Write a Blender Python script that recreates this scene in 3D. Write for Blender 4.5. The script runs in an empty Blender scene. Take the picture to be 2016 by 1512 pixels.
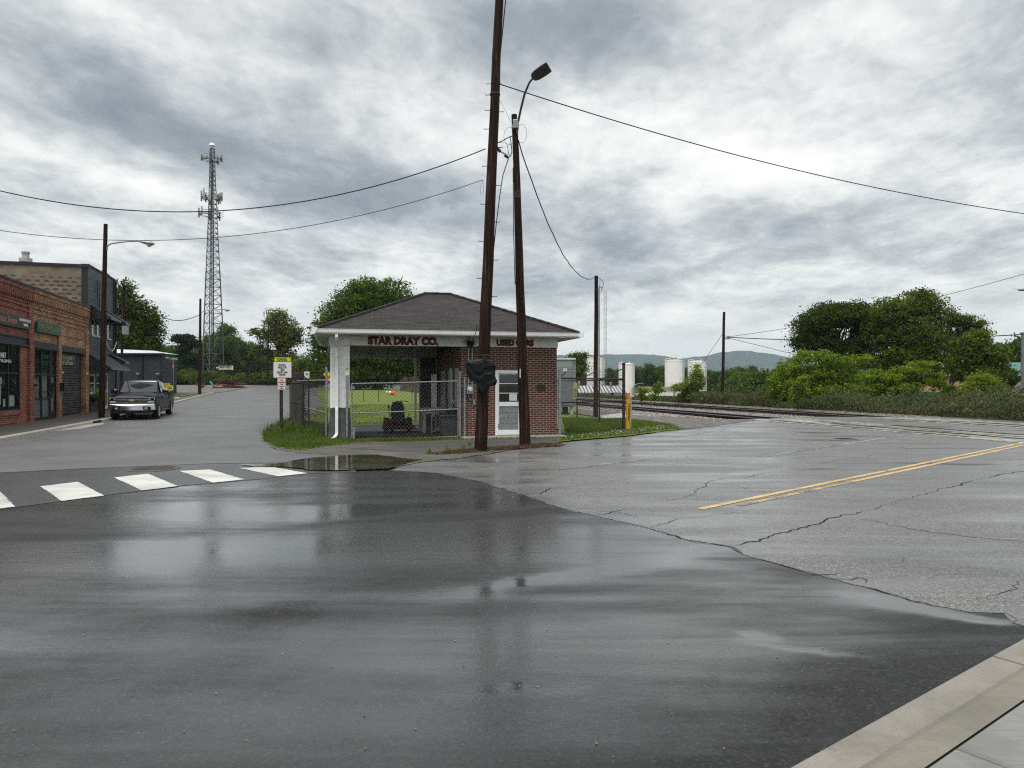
import bpy, bmesh, math, random
import numpy as np
from mathutils import Vector, Matrix, noise as mnoise

PI = math.pi
R = math.radians
sc = bpy.context.scene
COL = sc.collection

# ------------------------------------------------------------------ camera
CAM_H = 1.65
F = 1400.0                      # focal length in pixels of the 2016 px wide photograph
cam_d = bpy.data.cameras.new('camera')
cam_d.sensor_width = 36.0
cam_d.lens = 36.0 * F / 2016.0
cam_d.clip_start = 0.05
cam_d.clip_end = 12000
cam = bpy.data.objects.new('camera', cam_d)
COL.objects.link(cam)
cam.location = (0, 0, CAM_H)
cam.rotation_euler = (R(90), 0, 0)
sc.camera = cam

# ------------------------------------------------------------------ colour
sc.view_settings.view_transform = 'Standard'
sc.view_settings.look = 'None'
sc.view_settings.exposure = 0.76
sc.view_settings.gamma = 1.0
sc.cycles.use_denoising = False
sc.cycles.max_bounces = 8
sc.cycles.transparent_max_bounces = 12
sc.cycles.volume_bounces = 0
sc.cycles.filter_width = 1.2
sc.cycles.caustics_reflective = False
sc.cycles.caustics_refractive = False
sc.cycles.sample_clamp_indirect = 2.5

# ------------------------------------------------------------------ sun
SUN_EL, SUN_AZ = 62.0, 200.0     # azimuth clockwise from +Y
sun_d = bpy.data.lights.new('sun', 'SUN')
sun_d.energy = 1.3
sun_d.angle = R(25)
sun_d.color = (1.0, 0.97, 0.92)
sun = bpy.data.objects.new('sun', sun_d)
COL.objects.link(sun)
_a, _e = R(SUN_AZ), R(SUN_EL)
_d = Vector((math.sin(_a) * math.cos(_e), math.cos(_a) * math.cos(_e), math.sin(_e)))
sun.rotation_euler = (-_d).to_track_quat('-Z', 'Y').to_euler()

# ------------------------------------------------------------------ node helper
class NT:
    def __init__(s, tree):
        s.t = tree; s.n = tree.nodes; s.l = tree.links
    def node(s, kind, **kw):
        n = s.n.new(kind)
        for k, v in kw.items(): setattr(n, k, v)
        return n
    def put(s, sock, v):
        if v is None: return
        if hasattr(v, 'is_output') or isinstance(v, bpy.types.NodeSocket): s.l.new(v, sock)
        else: sock.default_value = v
    def math(s, op, a, b=None, c=None, clamp=False):
        n = s.node('ShaderNodeMath', operation=op); n.use_clamp = clamp
        s.put(n.inputs[0], a)
        if b is not None: s.put(n.inputs[1], b)
        if c is not None: s.put(n.inputs[2], c)
        return n.outputs[0]
    def noise(s, vec, scale, detail=4, rough=0.55, dist=0.0, out='Fac'):
        n = s.node('ShaderNodeTexNoise')
        if vec is not None: s.put(n.inputs['Vector'], vec)
        n.inputs['Scale'].default_value = scale; n.inputs['Detail'].default_value = detail
        n.inputs['Roughness'].default_value = rough; n.inputs['Distortion'].default_value = dist
        return n.outputs[out]
    def voronoi(s, vec, scale, feature='F1', out='Distance'):
        n = s.node('ShaderNodeTexVoronoi', feature=feature)
        if vec is not None: s.put(n.inputs['Vector'], vec)
        n.inputs['Scale'].default_value = scale
        return n.outputs[out]
    def ramp(s, fac, stops, interp='LINEAR'):
        n = s.node('ShaderNodeValToRGB'); n.color_ramp.interpolation = interp
        e = n.color_ramp.elements
        while len(e) < len(stops): e.new(0.5)
        for i, (p, c) in enumerate(stops):
            e[i].position = p
            e[i].color = (c, c, c, 1) if isinstance(c, (int, float)) else (*c[:3], 1)
        s.put(n.inputs[0], fac)
        return n.outputs[0]
    def mix(s, fac, a, b, blend='MIX'):
        n = s.node('ShaderNodeMix', data_type='RGBA', blend_type=blend)
        s.put(n.inputs[0], fac); s.put(n.inputs[6], c4(a)); s.put(n.inputs[7], c4(b))
        return n.outputs[2]
    def mapr(s, v, a, b, c, d, smooth=False):
        n = s.node('ShaderNodeMapRange')
        if smooth: n.interpolation_type = 'SMOOTHSTEP'
        s.put(n.inputs[0], v)
        for i, x in enumerate((a, b, c, d)): s.put(n.inputs[i + 1], x)
        return n.outputs[0]
    def mapping(s, vec, scale=(1, 1, 1), rot=(0, 0, 0), loc=(0, 0, 0)):
        n = s.node('ShaderNodeMapping'); s.put(n.inputs[0], vec)
        n.inputs['Location'].default_value = loc
        n.inputs['Rotation'].default_value = rot; n.inputs['Scale'].default_value = scale
        return n.outputs[0]

def c4(v):
    if isinstance(v, (tuple, list)) and len(v) == 3: return (*v, 1.0)
    return v

# ------------------------------------------------------------------ world: overcast sky
world = bpy.data.worlds.new('World'); sc.world = world; world.use_nodes = True
def build_world():
    nt = NT(world.node_tree); nt.n.clear()
    out = nt.node('ShaderNodeOutputWorld'); bg = nt.node('ShaderNodeBackground')
    nt.l.new(bg.outputs[0], out.inputs[0])
    sky = nt.node('ShaderNodeTexSky', sky_type='NISHITA')
    sky.sun_disc = False; sky.sun_elevation = R(SUN_EL); sky.sun_rotation = R(SUN_AZ)
    sky.air_density = 1.3; sky.dust_density = 2.0
    clear = nt.mix(1.0, sky.outputs[0], (0.10, 0.10, 0.10), 'MULTIPLY')
    tc = nt.node('ShaderNodeTexCoord').outputs['Generated']
    sp = nt.node('ShaderNodeSeparateXYZ'); nt.l.new(tc, sp.inputs[0])
    X, Y, Z = sp.outputs
    Zc = nt.math('MAXIMUM', Z, 0.0)
    den = nt.math('ADD', Zc, 0.17)
    cb = nt.node('ShaderNodeCombineXYZ')
    nt.l.new(nt.math('DIVIDE', X, den), cb.inputs[0]); nt.l.new(nt.math('DIVIDE', Y, den), cb.inputs[1])
    P = nt.mapping(cb.outputs[0], rot=(0, 0, R(-32)), scale=(1.25, 1.0, 1))
    az = nt.math('ARCTAN2', X, Y)
    el = nt.math('ARCSINE', Z)
    warp = nt.noise(P, 0.9, 5, 0.55, 0.0, 'Color')
    ws = nt.node('ShaderNodeSeparateXYZ'); nt.l.new(warp, ws.inputs[0])
    azw = nt.math('ADD', az, nt.math('MULTIPLY', nt.math('SUBTRACT', ws.outputs[0], 0.5), 0.30))
    elw = nt.math('ADD', el, nt.math('MULTIPLY', nt.math('SUBTRACT', ws.outputs[1], 0.5), 0.13))
    def blob(px, py, rx, ry, amp, tilt=0.0):
        a0 = math.atan2(px - 1008, F)
        e0 = math.atan2(756 - py, math.hypot(F, px - 1008))
        sa, se = rx / F * 0.9, ry / F * 0.95
        da = nt.math('SUBTRACT', azw, a0); de = nt.math('SUBTRACT', elw, e0)
        if tilt: de = nt.math('ADD', de, nt.math('MULTIPLY', da, tilt))
        u = nt.math('DIVIDE', da, sa); v = nt.math('DIVIDE', de, se)
        q = nt.math('ADD', nt.math('MULTIPLY', u, u), nt.math('MULTIPLY', v, v))
        return nt.math('MULTIPLY', nt.math('EXPONENT', nt.math('MULTIPLY', q, -1.0)), amp)
    blobs = [
        (520, 340, 480, 70, -0.34, 0.22), (860, 375, 190, 60, -0.20, 0.0), (240, 190, 260, 70, -0.20, 0.3),
        (1130, 50, 230, 60, -0.24, 0.12), (350, 60, 260, 60, -0.05, 0), (1240, 465, 330, 48, -0.20, 0.05),
        (1480, 520, 420, 26, -0.17, 0.0), (1930, 40, 150, 60, -0.14, 0.0), (2010, 260, 120, 60, -0.22, 0.0),
        (1840, 180, 160, 50, -0.10, -0.2), (1500, 190, 190, 40, -0.09, -0.15), (660, 490, 240, 26, -0.12, 0.0),
        (1000, 500, 120, 40, -0.08, 0.0), (120, 440, 200, 26, -0.03, 0.0), (1880, 430, 260, 40, -0.10, 0.0),
        (50, 150, 90, 50, 0.16, 0.0), (600, 140, 330, 36, 0.13, 0.12), (230, 372, 260, 24, 0.20, 0.12),
        (640, 425, 260, 26, 0.18, 0.10), (1060, 255, 160, 60, 0.16, 0.1), (1420, 330, 240, 34, 0.22, 0.15),
        (1640, 90, 250, 80, 0.15, -0.3), (1900, 330, 160, 50, 0.10, 0), (1780, 120, 420, 200, 0.10, 0), (800, 640, 1400, 60, 0.06, 0), (1120, 540, 260, 18, 0.0, 0),
        (330, 520, 260, 30, 0.08, 0.0), (860, 520, 220, 26, 0.14, 0.0), (1500, 600, 600, 30, 0.04, 0.0)]
    acc = nt.math('ADD', 0.60, nt.mapr(el, 0.0, 0.13, 0.13, 0.0, True))
    for b in blobs:
        acc = nt.math('ADD', acc, blob(*b))
    n1 = nt.noise(P, 1.25, 12, 0.55, 0.35)
    n2 = nt.noise(P, 4.2, 12, 0.58, 0.45)
    n3 = nt.noise(P, 15, 10, 0.60, 0.3)
    fine = nt.math('ADD', nt.math('MULTIPLY', nt.math('SUBTRACT', n1, 0.5), 1.15),
                   nt.math('ADD', nt.math('MULTIPLY', nt.math('SUBTRACT', n2, 0.5), 0.62), nt.math('MULTIPLY', nt.math('SUBTRACT', n3, 0.5), 0.26)))
    lowfade = nt.mapr(el, 0.02, 0.16, 0.12, 1.0, True)
    v = nt.math('ADD', acc, nt.math('MULTIPLY', fine, lowfade))
    col = nt.ramp(v, [(0.0, (0.142, 0.163, 0.182)), (0.28, (0.210, 0.232, 0.248)), (0.50, (0.352, 0.368, 0.374)),
                      (0.72, (0.55, 0.555, 0.54)), (1.0, (0.72, 0.71, 0.665))])
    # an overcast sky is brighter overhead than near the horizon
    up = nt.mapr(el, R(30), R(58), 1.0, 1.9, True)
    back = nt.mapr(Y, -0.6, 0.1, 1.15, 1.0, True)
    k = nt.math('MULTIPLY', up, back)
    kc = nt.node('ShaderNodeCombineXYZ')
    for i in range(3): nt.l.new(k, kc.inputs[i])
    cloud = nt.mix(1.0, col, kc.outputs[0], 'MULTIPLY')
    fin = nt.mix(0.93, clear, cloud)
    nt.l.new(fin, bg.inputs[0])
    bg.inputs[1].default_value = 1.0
build_world()

# ------------------------------------------------------------------ placing helpers
def G(px, py, z=0.0):
    Y = (CAM_H - z) * F / (py - 756.0)
    return ((px - 1008.0) / F * Y, Y)
def P3(px, py, Y):
    return Vector(((px - 1008.0) / F * Y, Y, CAM_H + (756.0 - py) / F * Y))
def sm(x, a, b):
    t = min(1.0, max(0.0, (x - a) / (b - a)))
    return t * t * (3 - 2 * t)
T0 = Vector((14.16, 19.97)); TD = Vector((-0.235, 0.972)); TN = Vector((0.972, 0.235))
def tn(x, y):
    dx, dy = x - T0.x, y - T0.y
    return dx * TD.x + dy * TD.y, dx * TN.x + dy * TN.y
T_END = 13.3
def zg(x, y):
    q = x + 0.3 * y
    street = 0.018 * (min(max(y, 32.0), 112.0) - 32.0)
    lawn = 0.03 * (min(max(y, 26.0), 56.0) - 26.0)
    lawn = lawn + max(0.0, min(y, 112.0) - 56.0) * 0.009
    k = sm(q, -1.0, 3.5)
    z = street * (1 - k) + lawn * k
    z *= 1 - sm(q, 8.5, 17.0)
    t, n = tn(x, y)
    z -= 1.9 * sm(n, 15.0, 32.0) * sm(y, 25, 60)
    return z
def zground(x, y):
    t, n = tn(x, y)
    z = zg(x, y)
    if t > T_END + 0.6 and -1.0 < n < 10.2: z -= 0.4
    return z

# ------------------------------------------------------------------ object helpers
def tag(o, label=None, cat=None, group=None, kind=None):
    if label: o['label'] = label
    if cat: o['category'] = cat
    if group: o['group'] = group
    if kind: o['kind'] = kind
    return o
def thing(name, label, cat, loc=(0, 0, 0), rz=0.0, group=None):
    o = bpy.data.objects.new(name, None); COL.objects.link(o)
    o.location = loc; o.rotation_euler = (0, 0, rz); o.empty_display_size = 0.3
    return tag(o, label, cat, group)
def root_loc(o):
    v = Vector((0, 0, 0))
    while o: v += o.location; o = o.parent
    return v
def copy_tree(o, parent=None):
    c = o.copy(); COL.objects.link(c); c.parent = parent
    for ch in list(o.children): copy_tree(ch, c)
    return c

def add_uv(me):
    n = len(me.loops)
    if n == 0: return
    uv = me.uv_layers.new(name='UVMap')
    co = np.empty(len(me.vertices) * 3, np.float32); me.vertices.foreach_get('co', co); co = co.reshape(-1, 3)
    nr = np.empty(len(me.polygons) * 3, np.float32); me.polygons.foreach_get('normal', nr); nr = nr.reshape(-1, 3)
    lt = np.empty(len(me.polygons), np.int32); me.polygons.foreach_get('loop_total', lt)
    lv = np.empty(n, np.int32); me.loops.foreach_get('vertex_index', lv)
    nl = np.repeat(nr, lt, axis=0); p = co[lv]
    flat = np.abs(nl[:, 2]) > 0.985
    h = np.sqrt(nl[:, 0] ** 2 + nl[:, 1] ** 2) + 1e-9
    tx, ty = -nl[:, 1] / h, nl[:, 0] / h
    u = p[:, 0] * tx + p[:, 1] * ty
    # v axis = n x t
    vx = nl[:, 1] * 0 - nl[:, 2] * ty; vy = nl[:, 2] * tx; vz = nl[:, 0] * ty - nl[:, 1] * tx
    v = p[:, 0] * vx + p[:, 1] * vy + p[:, 2] * vz
    u = np.where(flat, p[:, 0], u); v = np.where(flat, p[:, 1], v)
    uv.data.foreach_set('uv', np.stack([u, v], 1).astype(np.float32).ravel())

class MB:
    def __init__(s): s.v = []; s.f = []
    def add(s, vs, fs):
        b = len(s.v); s.v += [tuple(v) for v in vs]; s.f += [tuple(i + b for i in f) for f in fs]; return s
    def box(s, x0, x1, y0, y1, z0, z1, M=None):
        vs = [Vector((x, y, z)) for z in (z0, z1) for x, y in ((x0, y0), (x1, y0), (x1, y1), (x0, y1))]
        if M: vs = [M @ v for v in vs]
        return s.add(vs, [(0, 3, 2, 1), (4, 5, 6, 7), (0, 1, 5, 4), (1, 2, 6, 5), (2, 3, 7, 6), (3, 0, 4, 7)])
    def bbox(s, x0, x1, y0, y1, z0, z1, b=0.02, M=None):
        "box with chamfered edges"
        bm = bmesh.new(); bmesh.ops.create_cube(bm, size=1)
        for v in bm.verts:
            v.co = Vector(((x0 + x1) / 2 + v.co.x * (x1 - x0), (y0 + y1) / 2 + v.co.y * (y1 - y0), (z0 + z1) / 2 + v.co.z * (z1 - z0)))
        bmesh.ops.bevel(bm, geom=list(bm.edges), offset=b, segments=2, affect='EDGES', profile=0.5)
        bm.verts.index_update()
        vs = [M @ v.co if M else v.co.copy() for v in bm.verts]
        s.add(vs, [[v.index for v in f.verts] for f in bm.faces]); bm.free(); return s
    def tube(s, pts, rad, n=8, caps=True):
        pts = [Vector(p) for p in pts]
        if not isinstance(rad, (list, tuple)): rad = [rad] * len(pts)
        rings = []; prev = None
        for i, p in enumerate(pts):
            d = (pts[min(i + 1, len(pts) - 1)] - pts[max(i - 1, 0)])
            if d.length < 1e-9: d = Vector((0, 0, 1))
            d.normalize()
            if prev is None:
                a = Vector((0, 0, 1)) if abs(d.z) < 0.9 else Vector((1, 0, 0))
                a = (a - d * a.dot(d)).normalized()
            else:
                a = prev - d * prev.dot(d)
                if a.length < 1e-6: a = Vector((1, 0, 0))
                a.normalize()
            prev = a; b = d.cross(a)
            rings.append([p + (a * math.cos(2 * PI * k / n) + b * math.sin(2 * PI * k / n)) * rad[i] for k in range(n)])
        vs = [v for r in rings for v in r]; fs = []
        for i in range(len(pts) - 1):
            for k in range(n):
                k2 = (k + 1) % n
                fs.append((i * n + k, i * n + k2, (i + 1) * n + k2, (i + 1) * n + k))
        if caps:
            fs.append(tuple(reversed(range(n)))); fs.append(tuple((len(pts) - 1) * n + k for k in range(n)))
        return s.add(vs, fs)
    def lathe(s, prof, n=24, M=None, c=(0, 0, 0)):
        "profile of (r, z) around the z axis"
        vs = []; fs = []
        for r, z in prof:
            for k in range(n):
                a = 2 * PI * k / n
                v = Vector((r * math.cos(a), r * math.sin(a), z))
                if M: v = M @ v
                vs.append(v + Vector(c))
        for i in range(len(prof) - 1):
            for k in range(n):
                k2 = (k + 1) % n
                fs.append((i * n + k, i * n + k2, (i + 1) * n + k2, (i + 1) * n + k))
        if prof[0][0] > 1e-5: fs.append(tuple(reversed(range(n))))
        if prof[-1][0] > 1e-5: fs.append(tuple((len(prof) - 1) * n + k for k in range(n)))
        return s.add(vs, fs)
    def prism(s, pts, vec, M=None):
        "polygon extruded along vec"
        n = len(pts); a = [Vector(p) for p in pts]; b = [p + Vector(vec) for p in a]
        vs = a + b
        if M: vs = [M @ v for v in vs]
        return s.add(vs, [tuple(range(n))[::-1], tuple(range(n, 2 * n))] + [(i, (i + 1) % n, n + (i + 1) % n, n + i) for i in range(n)])
    def loft(s, rings, caps=True):
        n = len(rings[0]); vs = [Vector(v) for r in rings for v in r]; fs = []
        for i in range(len(rings) - 1):
            for k in range(n):
                k2 = (k + 1) % n
                fs.append((i * n + k, i * n + k2, (i + 1) * n + k2, (i + 1) * n + k))
        if caps: fs += [tuple(reversed(range(n))), tuple((len(rings) - 1) * n + k for k in range(n))]
        return s.add(vs, fs)
    def quad(s, a, b, c, d): return s.add([a, b, c, d], [(0, 1, 2, 3)])
    def build(s, name, mat, parent=None, smooth=False, world=False, uv=True, fixn=True):
        me = bpy.data.meshes.new(name)
        vs = s.v
        if world and parent is not None:
            o = root_loc(parent); vs = [(v[0] - o.x, v[1] - o.y, v[2] - o.z) for v in vs]
        me.from_pydata([tuple(v) for v in vs], [], s.f)
        if fixn:
            bm = bmesh.new(); bm.from_mesh(me); bmesh.ops.recalc_face_normals(bm, faces=bm.faces); bm.to_mesh(me); bm.free()
        me.update()
        if smooth:
            me.polygons.foreach_set('use_smooth', [True] * len(me.polygons))
            try: me.set_sharp_from_angle(angle=R(42))
            except Exception: pass
        if uv: add_uv(me)
        if mat: me.materials.append(mat)
        o = bpy.data.objects.new(name, me); COL.objects.link(o)
        if parent is not None: o.parent = parent
        return o

def np_mesh(name, verts, nper, mat, parent=None):
    "verts: (N, nper, 3) array, one face per row"
    N = verts.shape[0]
    me = bpy.data.meshes.new(name)
    me.vertices.add(N * nper); me.vertices.foreach_set('co', verts.astype(np.float32).ravel())
    me.loops.add(N * nper); me.loops.foreach_set('vertex_index', np.arange(N * nper, dtype=np.int32))
    me.polygons.add(N)
    me.polygons.foreach_set('loop_start', np.arange(0, N * nper, nper, dtype=np.int32))
    me.update(calc_edges=True)
    me.materials.append(mat)
    o = bpy.data.objects.new(name, me); COL.objects.link(o)
    if parent is not None: o.parent = parent
    return o

def text_mb(txt, size, depth=0.01, bold=0.0, shear=0.0, width=None, align='CENTER', spacing=1.0):
    "letters as a mesh in the x-z plane, facing -y, sitting on y = 0"
    cu = bpy.data.curves.new('t', 'FONT'); cu.body = txt; cu.size = size; cu.extrude = depth / 2
    cu.offset = bold; cu.shear = shear; cu.align_x = align; cu.align_y = 'CENTER'; cu.space_character = spacing
    cu.resolution_u = 3
    ob = bpy.data.objects.new('t', cu); COL.objects.link(ob)
    bpy.context.view_layer.update()
    me = bpy.data.meshes.new_from_object(ob.evaluated_get(bpy.context.evaluated_depsgraph_get()))
    vs = [Vector((v.co.x, -v.co.z, v.co.y)) for v in me.vertices]
    if width and vs:
        xs = [v.x for v in vs]; k = width / max(1e-6, max(xs) - min(xs))
        c = (max(xs) + min(xs)) / 2 if align == 'CENTER' else min(xs)
        for v in vs: v.x = (v.x - c) * k
    fs = [tuple(p.vertices) for p in me.polygons]
    bpy.data.objects.remove(ob); bpy.data.curves.remove(cu); bpy.data.meshes.remove(me)
    mb = MB(); mb.v = vs; mb.f = fs
    return mb
def moved(mb, x, y, z, rz=0.0):
    M = Matrix.Translation((x, y, z)) @ Matrix.Rotation(rz, 4, 'Z')
    o = MB(); o.v = [tuple(M @ Vector(v)) for v in mb.v]; o.f = mb.f
    return o

# ------------------------------------------------------------------ materials
MATS = {}
def new_mat(name):
    m = bpy.data.materials.new(name); m.use_nodes = True
    nt = NT(m.node_tree)
    b = nt.n.get('Principled BSDF')
    return m, nt, b
def bump(nt, b, h, strength=0.4, dist=0.01):
    n = nt.node('ShaderNodeBump'); n.inputs['Strength'].default_value = strength; n.inputs['Distance'].default_value = dist
    nt.put(n.inputs['Height'], h); nt.l.new(n.outputs[0], b.inputs['Normal']); return n.outputs[0]
def obj_co(nt): return nt.node('ShaderNodeTexCoord').outputs['Object']
def uv_co(nt): return nt.node('ShaderNodeTexCoord').outputs['UV']

def mat_plain(name, col, rough=0.5, metal=0.0, var=0.12, scale=6.0, spec=0.28, dirt=0.0, coat=0.0):
    if name in MATS: return MATS[name]
    m, nt, b = new_mat(name)
    co = obj_co(nt)
    n = nt.noise(co, scale, 5, 0.6)
    dark = tuple(c * (1 - var * 1.6) for c in col); lite = tuple(min(1, c * (1 + var)) for c in col)
    c = nt.ramp(n, [(0.3, dark), (0.7, lite)])
    if dirt:
        d = nt.ramp(nt.noise(nt.mapping(co, scale=(1.5, 1.5, 0.5)), 2.5, 6, 0.65), [(0.45, 0.0), (0.75, dirt)])
        c = nt.mix(d, c, (0.10, 0.085, 0.06))
    nt.l.new(c, b.inputs['Base Color'])
    r = nt.mapr(nt.noise(co, scale * 2.3, 3), 0.3, 0.7, max(0.02, rough - 0.08), min(1, rough + 0.08))
    nt.l.new(r, b.inputs['Roughness'])
    b.inputs['Metallic'].default_value = metal
    b.inputs['Specular IOR Level'].default_value = spec
    if coat: b.inputs['Coat Weight'].default_value = coat; b.inputs['Coat Roughness'].default_value = 0.03
    MATS[name] = m
    return m

def mat_brick(name, c1, c2, mortar, w=0.203, h=0.068, ms=0.010, stain=0.25, bumpd=0.008, rough=0.8, tone=None, off=0.5):
    m, nt, b = new_mat(name)
    uv = uv_co(nt)
    n = nt.node('ShaderNodeTexBrick'); nt.l.new(uv, n.inputs['Vector'])
    n.offset = off
    n.inputs['Color1'].default_value = c4(c1); n.inputs['Color2'].default_value = c4(c2); n.inputs['Mortar'].default_value = c4(mortar)
    n.inputs['Scale'].default_value = 1.0; n.inputs['Brick Width'].default_value = w; n.inputs['Row Height'].default_value = h
    n.inputs['Mortar Size'].default_value = ms; n.inputs['Mortar Smooth'].default_value = 0.15; n.inputs['Bias'].default_value = -0.1
    big = nt.noise(uv, 0.9, 5, 0.6); fine = nt.noise(uv, 45, 4, 0.6)
    k = nt.math('ADD', nt.mapr(big, 0.3, 0.7, 1 - stain, 1 + stain * 0.5), nt.mapr(fine, 0.3, 0.7, -0.16, 0.16))
    kc = nt.node('ShaderNodeCombineXYZ')
    for i in range(3): nt.l.new(k, kc.inputs[i])
    c = nt.mix(1.0, n.outputs[0], kc.outputs[0], 'MULTIPLY')
    nt.l.new(c, b.inputs['Base Color']); b.inputs['Roughness'].default_value = rough
    hgt = nt.math('ADD', nt.math('MULTIPLY', nt.math('SUBTRACT', 1.0, n.outputs['Fac']), 1.0), nt.math('MULTIPLY', fine, 0.35))
    bump(nt, b, hgt, 0.7, bumpd)
    MATS[name] = m
    return m

def mat_asphalt_old():
    m, nt, b = new_mat('worn_asphalt')
    co = obj_co(nt)
    agg = nt.voronoi(co, 95, out='Color'); aggs = nt.node('ShaderNodeSeparateXYZ'); nt.l.new(agg, aggs.inputs[0])
    n1 = nt.noise(co, 60, 5, 0.7); n2 = nt.noise(co, 0.55, 7, 0.62, 0.6); n3 = nt.noise(co, 6, 5, 0.6)
    base = nt.ramp(aggs.outputs[0], [(0.0, (0.050, 0.050, 0.050)), (0.5, (0.092, 0.091, 0.089)), (0.85, (0.15, 0.147, 0.14)), (1.0, (0.28, 0.27, 0.25))])
    patch = nt.ramp(n2, [(0.30, (0.72, 0.72, 0.73)), (0.5, (1.0, 1.0, 1.0)), (0.72, (1.25, 1.24, 1.22))])
    c = nt.mix(1.0, base, patch, 'MULTIPLY')
    wp0 = nt.noise(nt.mapping(co, rot=(0, 0, R(-42)), scale=(0.35, 1.3, 1), loc=(3, 9, 0)), 0.8, 7, 0.62, 0.5)
    c = nt.mix(nt.ramp(wp0, [(0.44, 0.0), (0.62, 0.45)]), c, (0.040, 0.040, 0.041))
    # long pale scuffs that run with the traffic (towards the crossing)
    st = nt.noise(nt.mapping(co, rot=(0, 0, R(-42)), scale=(0.12, 1.6, 1)), 1.3, 5, 0.6)
    c = nt.mix(nt.ramp(st, [(0.56, 0.0), (0.72, 0.33)]), c, (0.30, 0.295, 0.28))
    dk = nt.noise(nt.mapping(co, rot=(0, 0, R(-42)), scale=(0.2, 2.4, 1), loc=(7, 3, 0)), 1.1, 6, 0.62)
    c = nt.mix(nt.ramp(dk, [(0.58, 0.0), (0.75, 0.45)]), c, (0.03, 0.03, 0.03))
    nt.l.new(c, b.inputs['Base Color'])
    r = nt.math('ADD', nt.mapr(n2, 0.32, 0.7, 0.36, 0.60), nt.mapr(n3, 0.3, 0.7, -0.05, 0.07))
    nt.l.new(r, b.inputs['Roughness']); b.inputs['Specular IOR Level'].default_value = 0.55
    wp = nt.noise(nt.mapping(co, rot=(0, 0, R(-42)), scale=(0.35, 1.3, 1), loc=(3, 9, 0)), 0.8, 7, 0.62, 0.5)
    nt.l.new(nt.ramp(wp, [(0.42, 0.15), (0.58, 1.0)]), b.inputs['Coat Weight']); nt.l.new(nt.ramp(wp, [(0.45, 0.40), (0.68, 0.14)]), b.inputs['Coat Roughness']); b.inputs['Coat IOR'].default_value = 1.4
    h = nt.math('ADD', nt.math('MULTIPLY', nt.voronoi(co, 95), 0.8), nt.math('MULTIPLY', n1, 0.5))
    bump(nt, b, h, 0.55, 0.006)
    MATS['worn_asphalt'] = m
    return m

def gp(px, py): Y = CAM_H * F / (py - 756.0); return (px - 1008.0) / F * Y, Y
WET_POOLS = [(*gp(430, 1010), 2.2, .9, 5, .22), (*gp(400, 1090), 1.4, .8, 5, .22), (*gp(700, 990), 1.6, .25, 14, -.22), (*gp(860, 1022), 1.5, .22, 14, -.30), (*gp(1010, 1008), .9, .2, 16, -.22),
    (*gp(60, 1030), 2.2, .7, 8, -.18), (*gp(140, 1060), 1.4, .35, 8, -.16), (*gp(1200, 1060), 1.2, .5, 20, .14), (*gp(1300, 1100), 1.3, .18, 35, .20), (*gp(1080, 1145), .9, .16, 25, .18),
    (*gp(1740, 1180), .30, .10, -32, .30), (*gp(1850, 1208), .42, .11, -26, .34), (*gp(1940, 1222), .25, .10, -20, .30), (*gp(1490, 1248), .13, .075, -10, .34), (*gp(1580, 1276), .32, .05, -25, .24),
    (*gp(1560, 1120), .7, .3, -30, -.12), (*gp(1650, 1190), .5, .2, -30, -.06), (*gp(560, 1210), 1.0, .25, 10, -.10), (*gp(1020, 1150), .50, .16, 20, .34), (*gp(1020, 1362), .26, .10, 10, .40), (*gp(1015, 1260), .30, .45, 0, .10), (*gp(700, 1340), 2.0, .6, 0, .05), (*gp(1250, 1240), .9, .5, 0, .08)]
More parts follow.
